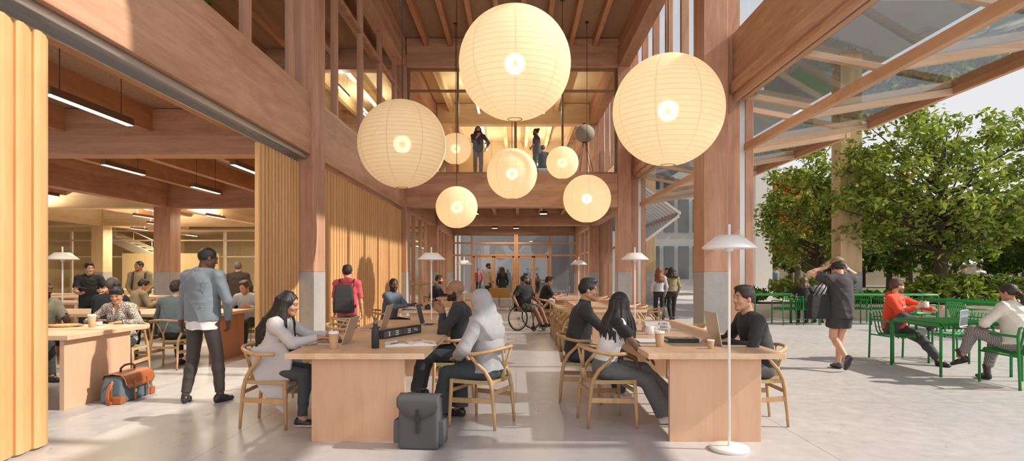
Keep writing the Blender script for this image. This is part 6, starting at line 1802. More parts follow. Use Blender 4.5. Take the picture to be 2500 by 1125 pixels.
# ------------------------------------------------------------------ terrace furniture of green slats
def make_green_chair():
    t = thing('slatted_chair', 'chair', 'chair')
    prof = [(0.30, 0.395), (0.305, 0.425), (0.285, 0.445), (0.10, 0.435), (-0.13, 0.425), (-0.20, 0.435), (-0.245, 0.49), (-0.285, 0.62), (-0.315, 0.755), (-0.335, 0.785), (-0.355, 0.775)]
    for k in range(9):
        x = -0.22+0.055*k
        MB().tube([(x, a, b) for a, b in prof], 0.0165, 8, flat=(1.0, 0.42)).build('slat', GREEN, t)
    m = MB()
    m.tube([(-0.24, 0.26, 0.42), (0.24, 0.26, 0.42)], 0.012, 8).tube([(-0.24, -0.16, 0.41), (0.24, -0.16, 0.41)], 0.012, 8).tube([(-0.24, -0.305, 0.70), (0.24, -0.305, 0.70)], 0.010, 8)
    m.build('cross_rail', GREEN, t)
    for s in (-1, 1):
        MB().tube([(s*0.29, 0.28, 0.0), (s*0.29, 0.28, 0.60), (s*0.29, 0.265, 0.64), (s*0.29, 0.22, 0.655), (s*0.29, -0.30, 0.655)], 0.0165, 10).build('arm_frame', GREEN, t)
        MB().tube([(s*0.29, -0.33, 0.0), (s*0.29, -0.30, 0.66), (s*0.28, -0.315, 0.76), (s*0.24, -0.33, 0.775)], 0.0165, 10).build('back_leg', GREEN, t)
        MB().tube([(s*0.29, 0.28, 0.415), (s*0.29, -0.315, 0.405)], 0.012, 8).build('side_rail', GREEN, t)
    return t
GC0 = make_green_chair(); GC_used = False
def gchair(x, y, face, label):
    global GC_used
    rz = math.radians(face-90)
    if not GC_used:
        GC_used = True; c = GC0; c.location = (x, y, 0); c.rotation_euler = (0, 0, rz); c['label'] = label; c['group'] = 'green slatted chairs on the terrace'
    else: c = dup(GC0, (x, y, 0), rz, label, 'green slatted chairs on the terrace')
    return c
for a in [(6.28, 9.74, -88, 'green slatted chair under the man in the red hoodie'),
          (6.44, 7.60, 92, 'green slatted chair under the woman in the cream shirt, its back to the viewer'),
          (7.32, 9.75, 200, 'empty green slatted chair at the far right side of the near green table'),
          (9.85, 14.6, 10, 'empty green slatted chair at the long green table, beside the white mug'),
          (9.85, 12.9, 0, 'empty green slatted chair at the long green table, behind the laptop picture'),
          (12.0, 13.2, 180, 'empty green slatted chair at the far side of the long green table, by the ponytail'),
          (9.55, 16.75, 85, 'empty green slatted chair by the elbow of the walking man in the cap'),
          (10.25, 16.7, 70, 'empty green slatted chair between the walking man and the red hoodie'),
          (7.55, 16.55, 95, 'empty green slatted chair right behind the smiling man'),
          (8.05, 16.6, 80, 'green slatted chair under the woman in black at the planter counter'),
          (8.62, 16.65, 95, 'green slatted chair under the man in the grey shirt at the planter counter')]: gchair(*a)
def green_table(x0, x1, y0, y1, z, label, n=13, along='y'):
    t = thing('slatted_table', label, 'table', ((x0+x1)/2, (y0+y1)/2, 0), 0 if along == 'y' else math.pi/2, 'green slatted tables')
    w = (x1-x0)/2; l = (y1-y0)/2
    if along != 'y': w, l = l, w
    for k in range(n):
        x = -w+0.03+(2*w-0.06)*k/(n-1)
        MB().tube([(x, -l-0.008, z-0.065), (x, -l, z-0.03), (x, -l+0.03, z-0.006), (x, l-0.03, z-0.006), (x, l, z-0.03), (x, l+0.008, z-0.065)], (2*w)/n*0.40, 8, flat=(1.0, 0.22)).build('slat', GREEN, t)
    for sx in (-1, 1):
        MB().tube([(sx*(w+0.005), -l+0.0, 0), (sx*(w+0.005), -l+0.0, z-0.06), (sx*(w+0.005), -l+0.05, z-0.018), (sx*(w+0.005), l-0.05, z-0.018), (sx*(w+0.005), l, z-0.06), (sx*(w+0.005), l, 0)], 0.019, 10).build('leg_frame', GREEN, t)
    m = MB()
    for yy in (-l+0.02, 0, l-0.02): m.tube([(-w, yy, z-0.05), (w, yy, z-0.05)], 0.011, 8)
    m.build('cross_rail', GREEN, t)
    return t
green_table(5.87, 6.83, 8.20, 9.28, 0.725, 'small green slatted table between the red hoodie and the woman in cream')
green_table(10.45, 11.45, 12.6, 15.8, 0.735, 'long green table in front of the big tree', 13)
green_table(6.9, 12.2, 17.15, 17.85, 0.80, 'long green counter along the planter wall behind the walking man', 10, along='x')

# ------------------------------------------------------------------ planter, road, lawns
def poly_slab(name, pts, z0, z1, mat): return MB().prism(pts, z0, z1, 2).build(name, mat)
pl = tag(poly_slab('planter', [(6.6, 18.4), (12.4, 18.4), (15.2, 17.0), (22, 15.6), (24, 19), (16, 23), (13, 20.3), (6.6, 20.3)], 0.0, 0.44, PLANTER), 'low curved concrete planter behind the green counter', 'planter')
SOIL = plain('planter_soil', (0.07, 0.05, 0.032), 0.95, 0, 0.3, 25, 0.4)
so = poly_slab('soil', [(6.9, 18.7), (12.4, 18.7), (15.3, 17.3), (21.8, 15.9), (23.6, 19), (15.9, 22.6), (13.2, 20.0), (6.9, 20.0)], 0.441, 0.455, SOIL); so.parent = pl
bx('floor_street', 9.0, 110, 18.6, 130, -0.2, -0.005, ROADM)
bx('floor_street', 60, 110, -6, 18.6, -0.2, -0.005, ROADM)
GRASS = plain('lawn_grass', (0.17, 0.22, 0.045), 0.95, 0, 0.35, 9, 0.4)
for k, (x0, x1, y0, y1) in enumerate(((24.5, 60, 19.5, 23.5), (14, 95, 33, 36), (14, 95, 39, 44), (16, 95, 47, 54))):
    o = tag(MB().box(x0, x1, y0, y1, -0.004, 0.02).build('grass_strip', GRASS), ('lawn strip right of the planter', 'nearest lawn strip across the street', 'second lawn strip across the street', 'farthest lawn strip below the street wall')[k], 'lawn', None, 'stuff')
struct(MB().box(14, 130, 63, 63.6, 0, 2.3).build('wall_street', BEIGEW))
for k, y in enumerate((31.5, 37.5)):
    struct(MB().box(14, 95, y, y+0.35, 0, 0.16).build('kerb', PLANTER))
hr_ = thing('handrail', 'white handrail at the far right edge beside the street', 'railing', (20.2, 23.5, 0))
MB().tube([(0.55, 0, 1.15), (0.0, 0, 0.95), (0, 0, 0)], 0.03, 8).build('post', WHITEP, hr_)

# ------------------------------------------------------------------ trees and shrubs
def leaf_mat(name, a, b, c):
    t = NT(name)
    g = t.node('ShaderNodeNewGeometry')
    n = t.noise(t.coord(), 3.0, 2); n2 = t.node('ShaderNodeTexWhiteNoise', {0: t.node('ShaderNodeVectorMath', {0: t.coord('Object', (9, 9, 9))}, operation='FLOOR').outputs[0]}, noise_dimensions='3D')
    f = t.math('ADD', t.math('MULTIPLY', g.outputs['Random Per Island'], 0.65), t.math('MULTIPLY', n, 0.35))
    col = t.ramp(f, [(0.15, a), (0.5, b), (0.85, c)])
    d = t.node('ShaderNodeBsdfPrincipled', {'Base Color': col, 'Roughness': 0.5, 'Specular IOR Level': 0.35})
    tr = t.node('ShaderNodeBsdfTranslucent', {0: t.mix(0.5, col, (0.5, 0.6, 0.06, 1), 'MULTIPLY')})
    m = t.node('ShaderNodeMixShader', {0: 0.35, 1: d.outputs[0], 2: tr.outputs[0]})
    t.surf(m.outputs[0]); return t.m
LEAF = leaf_mat('green_leaves', (0.10, 0.165, 0.025), (0.25, 0.33, 0.05), (0.48, 0.52, 0.10))
LEAFD = leaf_mat('dark_green_leaves', (0.05, 0.09, 0.018), (0.115, 0.17, 0.03), (0.27, 0.31, 0.06))
LEAFO = leaf_mat('orange_leaves', (0.30, 0.09, 0.015), (0.45, 0.17, 0.025), (0.52, 0.30, 0.05))
LEAFY = leaf_mat('yellow_green_leaves', (0.14, 0.19, 0.03), (0.28, 0.32, 0.055), (0.45, 0.46, 0.10))
BARK = plain('tree_bark', (0.10, 0.075, 0.055), 0.95, 0, 0.4, 22, 0.7)
def leaves(name, cs, rs, per, size, mat, parent, seed, flat=0.75, long=1.7):
    g = np.random.default_rng(seed)
    cs = np.asarray(cs, float); n = len(cs)*per
    c = np.repeat(cs, per, 0); r = np.repeat(np.asarray(rs, float), per)
    d = g.normal(size=(n, 3)); d /= np.linalg.norm(d, axis=1)[:, None]
    p = c+d*(r*g.random(n)**0.45)[:, None]*np.array((1, 1, flat))
    a = g.normal(size=(n, 3)); a[:, 2] = a[:, 2]*0.6-0.25; a /= np.linalg.norm(a, axis=1)[:, None]
    b = g.normal(size=(n, 3)); b[:, 2] *= 0.5; b -= a*(a*b).sum(1)[:, None]; b /= np.linalg.norm(b, axis=1)[:, None]
    nn = np.cross(a, b)
    s = size*(0.6+0.7*g.random(n))[:, None]
    A = a*s*long*0.5; Bv = b*s*0.42
    v = np.stack([p-A, p-A*0.45+Bv*0.82-nn*s*0.05, p+A*0.25+Bv*0.78-nn*s*0.08, p+A, p+A*0.25-Bv*0.78-nn*s*0.08, p-A*0.45-Bv*0.82-nn*s*0.05], 1).reshape(-1, 3)
    q = np.arange(n*6).reshape(-1, 6)
    o = mesh_obj(name, v, q, mat, parent)
    return o
def tree(x, y, h, cz, rx, ry, rz_, label, mat, seed, tips=120, per=40, size=0.16, trunk=0.17, crad=0.55, group=None, hollow=0.35, base=0.0):
    t = thing('tree', label, 'tree', (x, y, base), 0, group)
    rg = random.Random(seed)
    m = MB(); cs = []; rs = []
    top = Vector((0.1, 0, h*0.86))
    m.tube([(0, 0, 0), (0.02, 0, h*0.25), (-0.04, 0.03, h*0.5), tuple(top)], [trunk, trunk*0.8, trunk*0.5, trunk*0.12], 10)
    for k in range(tips):
        th = rg.uniform(0, 2*math.pi); u_ = rg.uniform(-0.95, 1); rad = (hollow+(1-hollow)*rg.random())**0.6
        q = Vector((rx*math.cos(th)*math.sqrt(1-u_*u_)*rad, ry*math.sin(th)*math.sqrt(1-u_*u_)*rad, cz+rz_*u_*rad))
        q *= 1+0.10*math.sin(3*th+seed); cs.append(tuple(q)); rs.append(crad*rg.uniform(0.6, 1.2))
        if k % 3 == 0:
            z0 = max(h*0.18, min(h*0.75, q.z*0.72)); s0 = Vector((0, 0, z0))
            mid = s0.lerp(q, 0.5)+Vector((0, 0, -0.04*h*rg.random()))
            m.tube([tuple(s0), tuple(mid), tuple(q)], [trunk*0.30, trunk*0.16, trunk*0.04], 6)
    m.build('trunk', BARK, t)
    leaves('crown', cs, rs, per, size, mat, t, seed)
    return t
tree(14.3, 20.0, 6.4, 3.75, 3.9, 3.0, 2.4, 'large leafy green tree in the planter behind the green tables', LEAF, 3, 270, 58, 0.125, 0.24, 0.58, base=0.40)
tree(12.7, 25.0, 6.4, 4.0, 2.5, 2.4, 2.5, 'green tree between the facade and the big timber post', LEAF, 8, 190, 50, 0.12, 0.17, 0.50)
for k, a in enumerate([
    (18.5, 39, 7.4, 4.9, 3.0, 2.6, 2.8, 'orange autumn tree beside the white pier', LEAFO), (22.5, 42, 6.0, 3.8, 3.2, 2.8, 2.4, 'dark green tree over the parked bicycles', LEAFD),
    (27.0, 43, 6.2, 4.0, 3.6, 3.0, 2.5, 'dark tree behind the head of the walking man', LEAFD), (30.5, 46, 8.3, 5.6, 3.6, 3.0, 2.9, 'orange crown showing through behind the big tree', LEAFO),
    (33.0, 38, 6.0, 4.0, 3.8, 3.0, 2.4, 'dark street tree right of the big timber post', LEAFD), (38.5, 40, 6.0, 4.1, 4.0, 3.0, 2.4, 'street tree left of the trunk of the big tree', LEAFD),
    (30.0, 31, 5.6, 3.8, 3.2, 2.8, 2.2, 'green street tree behind the planter shrubs', LEAFY), (44.0, 41, 6.4, 4.3, 4.2, 3.2, 2.5, 'dark street tree right of the trunk of the big tree', LEAFD),
    (41.5, 45, 8.2, 5.6, 4.0, 3.0, 3.0, 'orange tree at the right behind the big crown', LEAFO), (28.0, 27.5, 5.2, 3.6, 3.0, 2.6, 2.1, 'yellow-green tree over the man in the light shirt', LEAFY),
    (36.0, 31.5, 6.4, 4.4, 3.6, 3.0, 2.6, 'green tree at the right edge of the photo', LEAF), (52.0, 48, 7.2, 4.8, 4.6, 3.4, 3.0, 'far green tree at the end of the lawn', LEAFD),
    (24.0, 52, 7.0, 4.4, 4.4, 3.4, 2.8, 'far dark tree before the street wall', LEAFD)]):
    tree(*a, 20+k, 70, 36, 0.34, 0.22, 0.9, group='trees across the street')
for k in range(9):
    tree(25.5+3.6*k+(k % 3)*0.6, 54+(k*7 % 5), 6.4+(k % 4)*0.5, 4.0, 3.4, 2.6, 2.9, ('dark tree in the row along the street wall'), LEAFD if k % 4 else LEAF, 70+k, 60, 34, 0.36, 0.22, 0.95, group='row of trees along the street wall')
def shrub(x, y, r, h, label, mat, seed, size=0.11, n=26, per=26, z=0.45, long=2.2):
    t = thing('shrub', label, 'shrub', (x, y, z), 0, 'shrubs in the planter')
    rg = random.Random(seed); cs = []; m = MB()
    for k in range(n):
        a = rg.uniform(0, 6.28); d = r*math.sqrt(rg.random()); q = (d*math.cos(a), d*math.sin(a), h*(0.35+0.65*rg.random())*(1-0.35*d/r)); cs.append(q)
        if k % 2 == 0: m.tube([(q[0]*0.25, q[1]*0.25, 0), q], [0.012, 0.004], 5)
    m.build('stem', LEAFD, t)
    leaves('foliage', cs, [r*0.30]*n, per, size, mat, t, seed, 0.9, long)
    return t
for k, a in enumerate([(7.6, 19.6, 0.6, 0.5, 'low shrub by the tall grey pier of the facade', LEAFD), (9.3, 19.6, 0.75, 0.95, 'bright yellow-green bush behind the two seated at the counter', LEAFY), (10.3, 19.8, 0.7, 0.8, 'yellow-green bush left of the walking man', LEAFY),
    (11.6, 19.4, 0.5, 0.3, 'low tuft behind the elbow of the walking man', LEAFD), (12.6, 19.2, 0.5, 0.75, 'pale tuft left of the red hoodie', LEAFY), (13.3, 18.7, 0.75, 1.0, 'tall grassy shrub left of the big trunk', LEAF), (14.0, 18.4, 0.7, 0.95, 'leafy shrub at the foot of the big trunk', LEAF),
    (15.0, 18.7, 0.8, 0.95, 'dark shrub right of the big trunk', LEAFD), (15.7, 18.0, 0.7, 0.8, 'fern-like shrub over the long green table', LEAFY), (16.5, 18.3, 0.75, 0.95, 'shrub below the man in the light shirt', LEAF), (17.3, 17.6, 0.7, 0.75, 'yellow fern at the right part of the planter', LEAFY),
    (18.2, 17.8, 0.7, 0.9, 'shrub above the head of the woman in cream', LEAF), (19.3, 18.2, 0.7, 1.0, 'tall flowering shrub near the handrail', LEAFY), (16.8, 20.0, 0.9, 0.85, 'shrub deeper in the planter right of the trunk', LEAFD)]): shrub(*a, 50+k)
# trailing plant on the upper floor edge, top left
t = thing('potted_plant', 'leafy plant hanging over the top of the left timber beam', 'plant', (-4.25, 7.6, UP+0.002))
MB().lathe([(0.10, 0), (0.16, 0.26), (0.15, 0.26), (0.001, 0.22)], n=24).build('pot', PLINTH, t)
rg = random.Random(4); cs = [(rg.uniform(-0.25, 0.14), rg.uniform(-0.65, 0.65), rg.uniform(0.16, 0.80)) for _ in range(46)]
leaves('foliage', cs, [0.13]*46, 36, 0.05, LEAFD, t, 91, 1.0, 2.0)
# bicycles far behind
def bicycle(x, y, label):
    t = thing('bicycle', label, 'bicycle', (x, y, 0), 0.1, 'parked bicycles')
    for cx in (-0.52, 0.52): MB().tube([(cx+0.33*math.cos(a), 0, 0.34+0.33*math.sin(a)) for a in [2*math.pi*k/28 for k in range(28)]], 0.02, 6, closed=True).build('wheel', BLACKM, t)
    MB().tube([(-0.52, 0, 0.34), (-0.18, 0, 0.80), (0.40, 0, 0.78), (-0.02, 0, 0.32), (-0.18, 0, 0.80)], 0.018, 6).tube([(0.52, 0, 0.34), (0.40, 0, 0.82), (0.36, 0, 0.95)], 0.018, 6).build('frame', plain('blue_bike_paint', (0.15, 0.25, 0.33), 0.4) if 'blue_bike_paint' not in bpy.data.materials else bpy.data.materials['blue_bike_paint'], t)
    MB().box(-0.30, -0.06, -0.06, 0.06, 0.86, 0.92).build('saddle', BLACKP, t)
    MB().tube([(0.30, -0.25, 1.0), (0.38, 0, 0.96), (0.30, 0.25, 1.0)], 0.015, 6).build('handlebar', BLACKM, t)
bicycle(12.35+1.2, 31.5, 'parked bicycle nearest the white pier'); bicycle(14.9, 31.9, 'parked bicycle by the bent man on the street')
# ------------------------------------------------------------------ people farther away
def std(label, x, y, face, H, skin, top, bottom, hair, **kw):
    a = dict(res=MID, shoes=('shoe', 'black')); a.update(kw)
    return person(label, x, y, face, H=H, skin=skin, top=top, bottom=bottom, hair=hair, **a)
T = lambda mat, **k: dict(dict(mat=mat, o=0.016, hem=0.12, sleeve=1.92, sl=0.014, loose=0.012), **k)
SHORT = lambda col='dark', **k: dict(dict(st='short', col=col, th=0.011, quiff=0.018), **k)
st_ = std('student in a rose hooded shirt seen from behind by the pine screen', -2.86, 10.05, 102, 1.56, 'fair', T('rose', sleeve=0.95, collar='hood', hem=0.14, name='hooded_shirt'), dict(mat='washed'), SHORT('dark', cut=0.02), head=(-8, 0, 0), rw=(0.25, 0.08, 0.72), lw=(-0.22, 0.12, 0.75))
t = thing('backpack', 'black backpack on the back of the student in rose', 'backpack', (-2.86, 10.05, 0), math.radians(102-90))
soft_box('body', -0.20, 0.13, -0.335, -0.155, 0.78, 1.24, BLACKP, t, 0.06, 0.22, 0.08)
soft_box('front_pocket', -0.17, 0.08, -0.372, -0.330, 0.82, 1.02, PACKD, t, 0.02, 0.1, 0.08)
for q in (-0.12, 0.12): MB().tube([(q, -0.16, 1.20), (q, -0.14, 1.29), (q, -0.02, 1.325), (q, 0.10, 1.25), (q, 0.14, 1.08), (q*1.3, 0.02, 0.92), (q*1.2, -0.17, 0.86)], 0.022, 8, flat=(1, 0.3)).build('strap', PACKD, t)
person('bearded man in a blue-grey shirt turning to look over the second table', -2.36, 11.0, -8, H=1.72, res=MID, skin='dark', sit=True, lean=8, lean2=10, twist=-14, head=(-52, 4, 0), rw=(0.22, 0.46, 0.86), lw=(-0.05, 0.50, 0.86), rh=((0.1, 1, 0), (0, 0, -1), (-1, 0, 0)), lh=((0, 1, 0), (0, 0, -1), (1, 0, 0)),
       top=T('blue', collar='shirt', name='shirt'), bottom=dict(mat='charcoal'), shoes=('shoe', 'black'), hair=dict(st='short', col='black', th=0.005), beard=0.007)
person('man in a dark jacket in profile at the third left table', -2.38, 17.0, 0, H=1.80, res=MID, skin='fair', sit=True, lean=12, lean2=16, head=(0, 4, 0), rw=(0.15, 0.5, 0.80), lw=(-0.1, 0.5, 0.80), top=T('navy', collar='shirt', name='jacket'), bottom=dict(mat='charcoal'), shoes=('shoe', 'black'), hair=SHORT('dark', curl=0.004), beard=0.004)
person('man in a black t-shirt and plaid shorts in the wheelchair', 0.23, 15.0, -38, H=1.70, res=MID, skin='brown', sit=True, pel=(0, -0.02, 0.60), lean=-4, lean2=2, twist=-6, head=(34, -4, 0), rw=(0.32, 0.02, 0.60), lw=(-0.24, 0.26, 0.68), re=(0.8, -1, 0), rh=((0, 0.3, -1), (-1, 0, 0), (0, 1, 0)), lh=((0.2, 1, -0.3), (0, 0, -1), (1, 0, 0)),
       la=(-0.10, 0.60, 0.18), ra=(0.10, 0.60, 0.18), top=T('black', sleeve=0.75, sl=0.022, o=0.02, loose=0.02, name='t_shirt'), bottom=dict(mat='plaid', len=0.92, thigh=0.026), shoes=('shoe', 'black'), hair=dict(st='short', col='black', th=0.008), bulk=1.12, beard=0.003)
person('man in black sitting behind the wheelchair, facing the right table', 0.74, 16.45, 12, H=1.72, res=MID, skin='tan', sit=True, lean=12, lean2=18, head=(-14, 6, 0), rw=(0.15, 0.46, 0.80), lw=(-0.12, 0.46, 0.80), top=T('black', sleeve=0.8, name='t_shirt'), bottom=dict(mat='navy'), shoes=('shoe', 'black'), hair=SHORT('black'))
std('man in a sand t-shirt standing by the glass doors', -1.22, 25.6, 30, 1.83, 'tan', T('beige', sleeve=0.7, name='t_shirt'), dict(mat='charcoal'), SHORT('black'), res=FAR, lw=(-0.15, 0.25, 1.05), rw=(0.2, 0.12, 0.86), beard=0.005, head=(-20, 0, 0))
std('woman in a black top with long brown hair standing before the glass doors', -0.60, 25.8, 95, 1.67, 'fair', T('black', name='top'), dict(mat='jeans', flare=0.02), dict(st='long', col='dark', ln=0.30, n=30, r=0.02), res=FAR, fem=True)
std('woman with wavy auburn hair in a grey top walking outside', 4.24, 17.6, 88, 1.58, 'fair', T('silver', hem=-0.02, name='top'), dict(mat='black', thigh=0.01, flare=0.02), dict(st='long', col='auburn', ln=0.27, n=46, r=0.018, curl=0.007, out=1.2), fem=True, la=(-0.08, 0.12, 0.085), ra=(0.08, -0.16, 0.11), rf=(0, 30), res=0.0095)
std('woman with dark curly hair in an olive top walking outside', 4.66, 17.75, 92, 1.58, 'tan', T('olive', hem=-0.02, name='top'), dict(mat='black', thigh=0.012, shin=0.012), dict(st='long', col='dark', ln=0.13, n=46, r=0.024, curl=0.010, out=1.6), fem=True, la=(-0.08, -0.15, 0.11), lf=(0, 30), ra=(0.08, 0.12, 0.085), res=0.0095, lw=(-0.2, 0.1, 0.9))
std('distant person in red by the far wall of the terrace', 6.5, 25.6, -90, 1.62, 'tan', T('rose', name='top'), dict(mat='black'), SHORT('black'), res=FAR, rw=(0.05, 0.25, 1.05), lw=(-0.05, 0.25, 1.05))
# upper gallery
std('bearded man with long hair upstairs, hand on his chin', -1.33, 20.75, -82, 1.74, 'fair', T('plum', sleeve=1.6, collar='shirt', name='shirt'), dict(mat='khaki'), dict(st='long', col='dark', ln=0.10, n=30, r=0.018, a0=0.02, a1=0.02), z0=UP, res=0.0095, beard=0.008, rw=(0.02, 0.17, 1.36), re=(0.7, 0.2, -1), rh=((-0.5, 0.2, 0.7), (-0.3, -0.9, 0), (0, 0.5, 1)), lw=(-0.27, 0.02, 0.95), le=(-1, -0.3, 0))
std('man with a hair bun upstairs, hand on his hip, in profile', 0.72, 20.9, 170, 1.70, 'tan', T('plum', sleeve=1.3, name='sweater'), dict(mat='jeans'), dict(st='bun', col='black', th=0.008, by=-0.10, bz=0.09), z0=UP, res=0.0095, beard=0.006, lw=(-0.24, 0.14, 1.0), le=(-1, -0.6, 0), rw=(0.2, 0.1, 0.98), re=(1, -0.5, 0))
person('seated man in black upstairs seen from behind', 0.98, 21.9, 100, H=1.68, z0=UP, res=FAR, skin='tan', sit=True, top=T('navy', name='shirt'), bottom=dict(mat='charcoal'), hair=SHORT('black'), shoes=('shoe', 'black'), rw=(0.2, 0.4, 0.8), lw=(-0.2, 0.4, 0.8))
t = thing('stool', 'grey upholstered seat under the man in black upstairs', 'stool', (0.98, 21.9, UP)); soft_box('seat', -0.3, 0.3, -0.3, 0.3, 0.0, 0.43, GRYU, t, 0.05)
# reading room
person('woman with a hair bun and fringe in a leopard print blouse', -5.30, 7.98, -86, H=1.62, res=0.0068, skin='tan', fem=True, sit=True, pel=(0, -0.04, 0.55), lean=10, lean2=16, head=(10, 24, 0), rw=(0.16, 0.34, 0.80), lw=(-0.14, 0.34, 0.80), le=(-0.9, 0.1, -0.6), re=(0.9, 0.1, -0.6), rh=((-0.4, 1, 0), (0, 0, -1), (-1, 0, 0)), lh=((0.4, 1, 0), (0, 0, -1), (1, 0, 0)),
       top=T('leopard', sleeve=1.8, collar='v', name='blouse'), bottom=dict(mat='charcoal'), shoes=('shoe', 'black'), hair=dict(st='bun', col='black', th=0.012, fringe=True, cut=0.01))
person('man in a sage t-shirt holding a red phone to his ear', -6.52, 8.1, -20, H=1.72, res=MID, skin='deep', sit=True, lean=6, lean2=8, head=(14, 6, 0), rw=(0.10, 0.16, 1.12), re=(0.8, 0.5, -0.9), rh=((-0.1, -0.2, 1), (-1, 0, 0), (0, -1, 0.3)), lw=(-0.12, 0.42, 0.82), top=T('sage', sleeve=0.8, sl=0.02, name='t_shirt'), bottom=dict(mat='charcoal'), shoes=('shoe', 'black'), hair=dict(st='short', col='black', th=0.004), beard=0.006)
t = thing('phone', 'red phone held to the ear of the man in sage', 'phone', (-6.42, 7.97, 1.215), 0.3); MB().box(-0.006, 0.006, -0.035, 0.035, -0.07, 0.07).build('case', plain('red_phone_case', (0.55, 0.03, 0.02), 0.35), t, bevel=0.003)
person('grey-haired man in a dark sweater seated with his back turned', -6.18, 8.98, 88, H=1.80, res=MID, skin='tan', sit=True, lean=8, lean2=10, rw=(0.2, 0.4, 0.82), lw=(-0.2, 0.4, 0.82), top=T('navy', o=0.02, name='sweater'), bottom=dict(mat='charcoal'), shoes=('shoe', 'black'), hair=dict(st='short', col='grey', th=0.010), bulk=1.12)
person('dark-haired man in a blue-grey shirt seated with his back turned', -5.17, 8.92, 92, H=1.70, res=MID, skin='fair', sit=True, lean=10, lean2=16, head=(-30, 4, 0), rw=(0.2, 0.40, 0.82), lw=(-0.2, 0.40, 0.82), top=T('slate', o=0.02, loose=0.02, name='shirt'), bottom=dict(mat='charcoal'), shoes=('shoe', 'brown'), hair=dict(st='short', col='dark', th=0.020, curl=0.007))
person('person in a grey shirt seated behind the man in denim', -5.02, 11.2, -95, H=1.66, res=FAR, skin='tan', sit=True, lean=14, lean2=18, head=(0, 20, 0), rw=(0.2, 0.4, 0.82), lw=(-0.2, 0.4, 0.82), top=T('silver', name='shirt'), bottom=dict(mat='charcoal'), shoes=('shoe', 'black'), hair=SHORT('brown'))
bk_ = std('short-haired reader in a black t-shirt standing with an open book', -8.70, 12.1, -60, 1.64, 'fair', T('black', sleeve=0.72, sl=0.022, name='t_shirt'), dict(mat='black'), SHORT('dark'), rw=(0.10, 0.30, 1.02), lw=(-0.24, 0.30, 1.05), head=(18, 4, 0), rh=((-0.4, 0.9, 0.1), (0, 0, 1), (1, 0, 0)), lh=((0.4, 0.9, 0.1), (0, 0, 1), (-1, 0, 0)))
t = thing('book', 'open black book in the hands of the standing reader', 'book', (-8.50, 11.77, 1.12), math.radians(-60-90))
for q in (-1, 1): MB().box(0.0 if q > 0 else -0.16, 0.16 if q > 0 else 0.0, -0.11, 0.11, -0.008, 0.008).xf(Matrix.Rotation(-q*0.25, 4, 'Y')).build('cover', BLACKP, t)
std('man in a khaki sweater with a backpack standing in the reading room', -9.05, 14.3, -70, 1.72, 'brown', T('khaki', name='sweater'), dict(mat='jeans'), dict(st='short', col='black', th=0.006), head=(-38, 0, 0), lw=(-0.14, 0.2, 0.95), rw=(0.16, 0.16, 0.95))
t = thing('backpack', 'black backpack on the back of the man in the khaki sweater', 'backpack', (-9.05, 14.3, 0), math.radians(-70-90))
soft_box('body', -0.17, 0.17, -0.34, -0.16, 0.92, 1.40, BLACKP, t, 0.05, 0.1, 0.05)
for q in (-0.13, 0.13): MB().tube([(q, -0.17, 1.36), (q, -0.06, 1.475), (q, 0.08, 1.43), (q, 0.15, 1.28), (q*1.25, 0.08, 1.05), (q*1.2, -0.16, 1.0)], 0.022, 8, flat=(1, 0.35)).build('strap', BLACKP, t)
person('man in a brown shirt seated with his head bowed, back turned', -8.08, 12.5, 60, H=1.68, res=FAR, skin='tan', sit=True, lean=16, lean2=20, head=(-20, 24, 0), rw=(0.2, 0.4, 0.8), lw=(-0.2, 0.4, 0.8), top=T('khaki', o=0.02, name='shirt'), bottom=dict(mat='charcoal'), shoes=('shoe', 'black'), hair=SHORT('black'))
std('grey-haired man in a dark brown jacket standing with his back turned', -6.28, 13.4, 95, 1.68, 'tan', T('brownjk', o=0.03, loose=0.025, name='jacket'), dict(mat='navy'), dict(st='short', col='grey', th=0.006), res=0.0095, lw=(-0.25, 0.12, 0.95), rw=(0.25, 0.12, 0.95))
person('girl in a rust red jacket with a ponytail at a distant table', -5.42, 14.32, -110, H=1.60, res=FAR, skin='fair', fem=True, sit=True, lean=8, lean2=12, head=(-30, 10, 0), rw=(0.2, 0.35, 0.82), lw=(-0.2, 0.35, 0.82), top=T('rust', collar='shirt', name='jacket'), bottom=dict(mat='charcoal'), shoes=('shoe', 'black'), hair=dict(st='ponytail', col='dark', th=0.010))
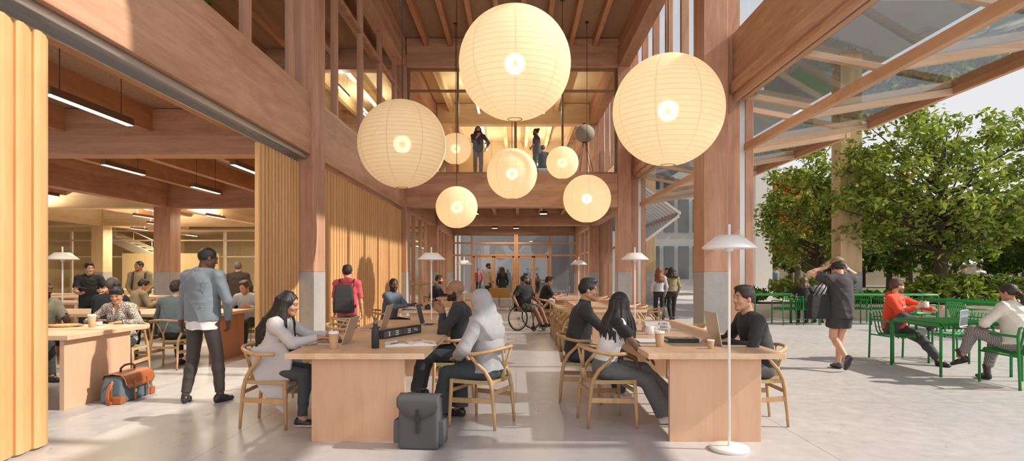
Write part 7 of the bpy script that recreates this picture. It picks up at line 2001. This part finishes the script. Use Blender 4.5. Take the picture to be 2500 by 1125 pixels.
# terrace and street
person('woman in black with a red bag strap seated at the planter counter', 8.05, 16.62, 70, H=1.64, res=FAR, skin='fair', fem=True, sit=True, lean=6, lean2=8, head=(-50, 4, 0), rw=(0.2, 0.35, 0.84), lw=(-0.2, 0.35, 0.84), top=T('black', sleeve=0.7, name='t_shirt'), bottom=dict(mat='navy'), shoes=('shoe', 'black'), hair=dict(st='long', col='brown', ln=0.16, n=24, r=0.02))
person('man in a grey shirt seated at the planter counter, back turned', 8.62, 16.67, 80, H=1.72, res=FAR, skin='tan', sit=True, lean=8, lean2=12, rw=(0.22, 0.35, 0.84), lw=(-0.2, 0.35, 0.84), top=T('greyshirt', name='shirt'), bottom=dict(mat='beige'), shoes=('shoe', 'black'), hair=SHORT('black'))
std('man in a blue shirt standing by the bicycles', 14.9, 34.0, 120, 1.75, 'tan', T('slate', name='shirt'), dict(mat='khaki'), SHORT('brown'), res=0.016, lw=(-0.1, 0.3, 1.1), rw=(0.1, 0.3, 1.1))
std('man in a light grey t-shirt standing behind the planter', 19.2, 24.6, 95, 1.78, 'tan', T('silver', sleeve=0.7, name='t_shirt'), dict(mat='charcoal'), SHORT('dark'), res=0.016, bulk=1.1)
std('person in a black t-shirt half hidden by the man in light grey', 19.1, 25.4, -60, 1.72, 'fair', T('black', sleeve=0.7, name='t_shirt'), dict(mat='charcoal'), SHORT('dark'), res=0.016)
std('man in a black t-shirt and jeans at the right edge of the street', 20.0, 23.2, 180, 1.70, 'fair', T('black', sleeve=0.7, name='t_shirt'), dict(mat='slate'), SHORT('brown'), res=0.016, lw=(-0.15, 0.25, 1.0), rw=(0.15, 0.25, 1.0))
# figures added beyond the end doors in place of reflections in their glass
for k, (x, y, mt, lab) in enumerate(((-2.45, 38.5, 'rose', 'figure in red behind the left glass door'), (-0.02, 39.5, 'greyshirt', 'figure in grey behind the middle of the glass doors'), (0.75, 39.0, 'slate', 'taller figure in blue-grey behind the right glass door'), (1.35, 38.6, 'silver', 'figure in pale grey behind the right glass door'))):
    std(lab, x, y, -90+20*k, 1.66+0.03*k, 'tan', T(mt, name='top'), dict(mat='charcoal'), SHORT('black'), res=0.016)
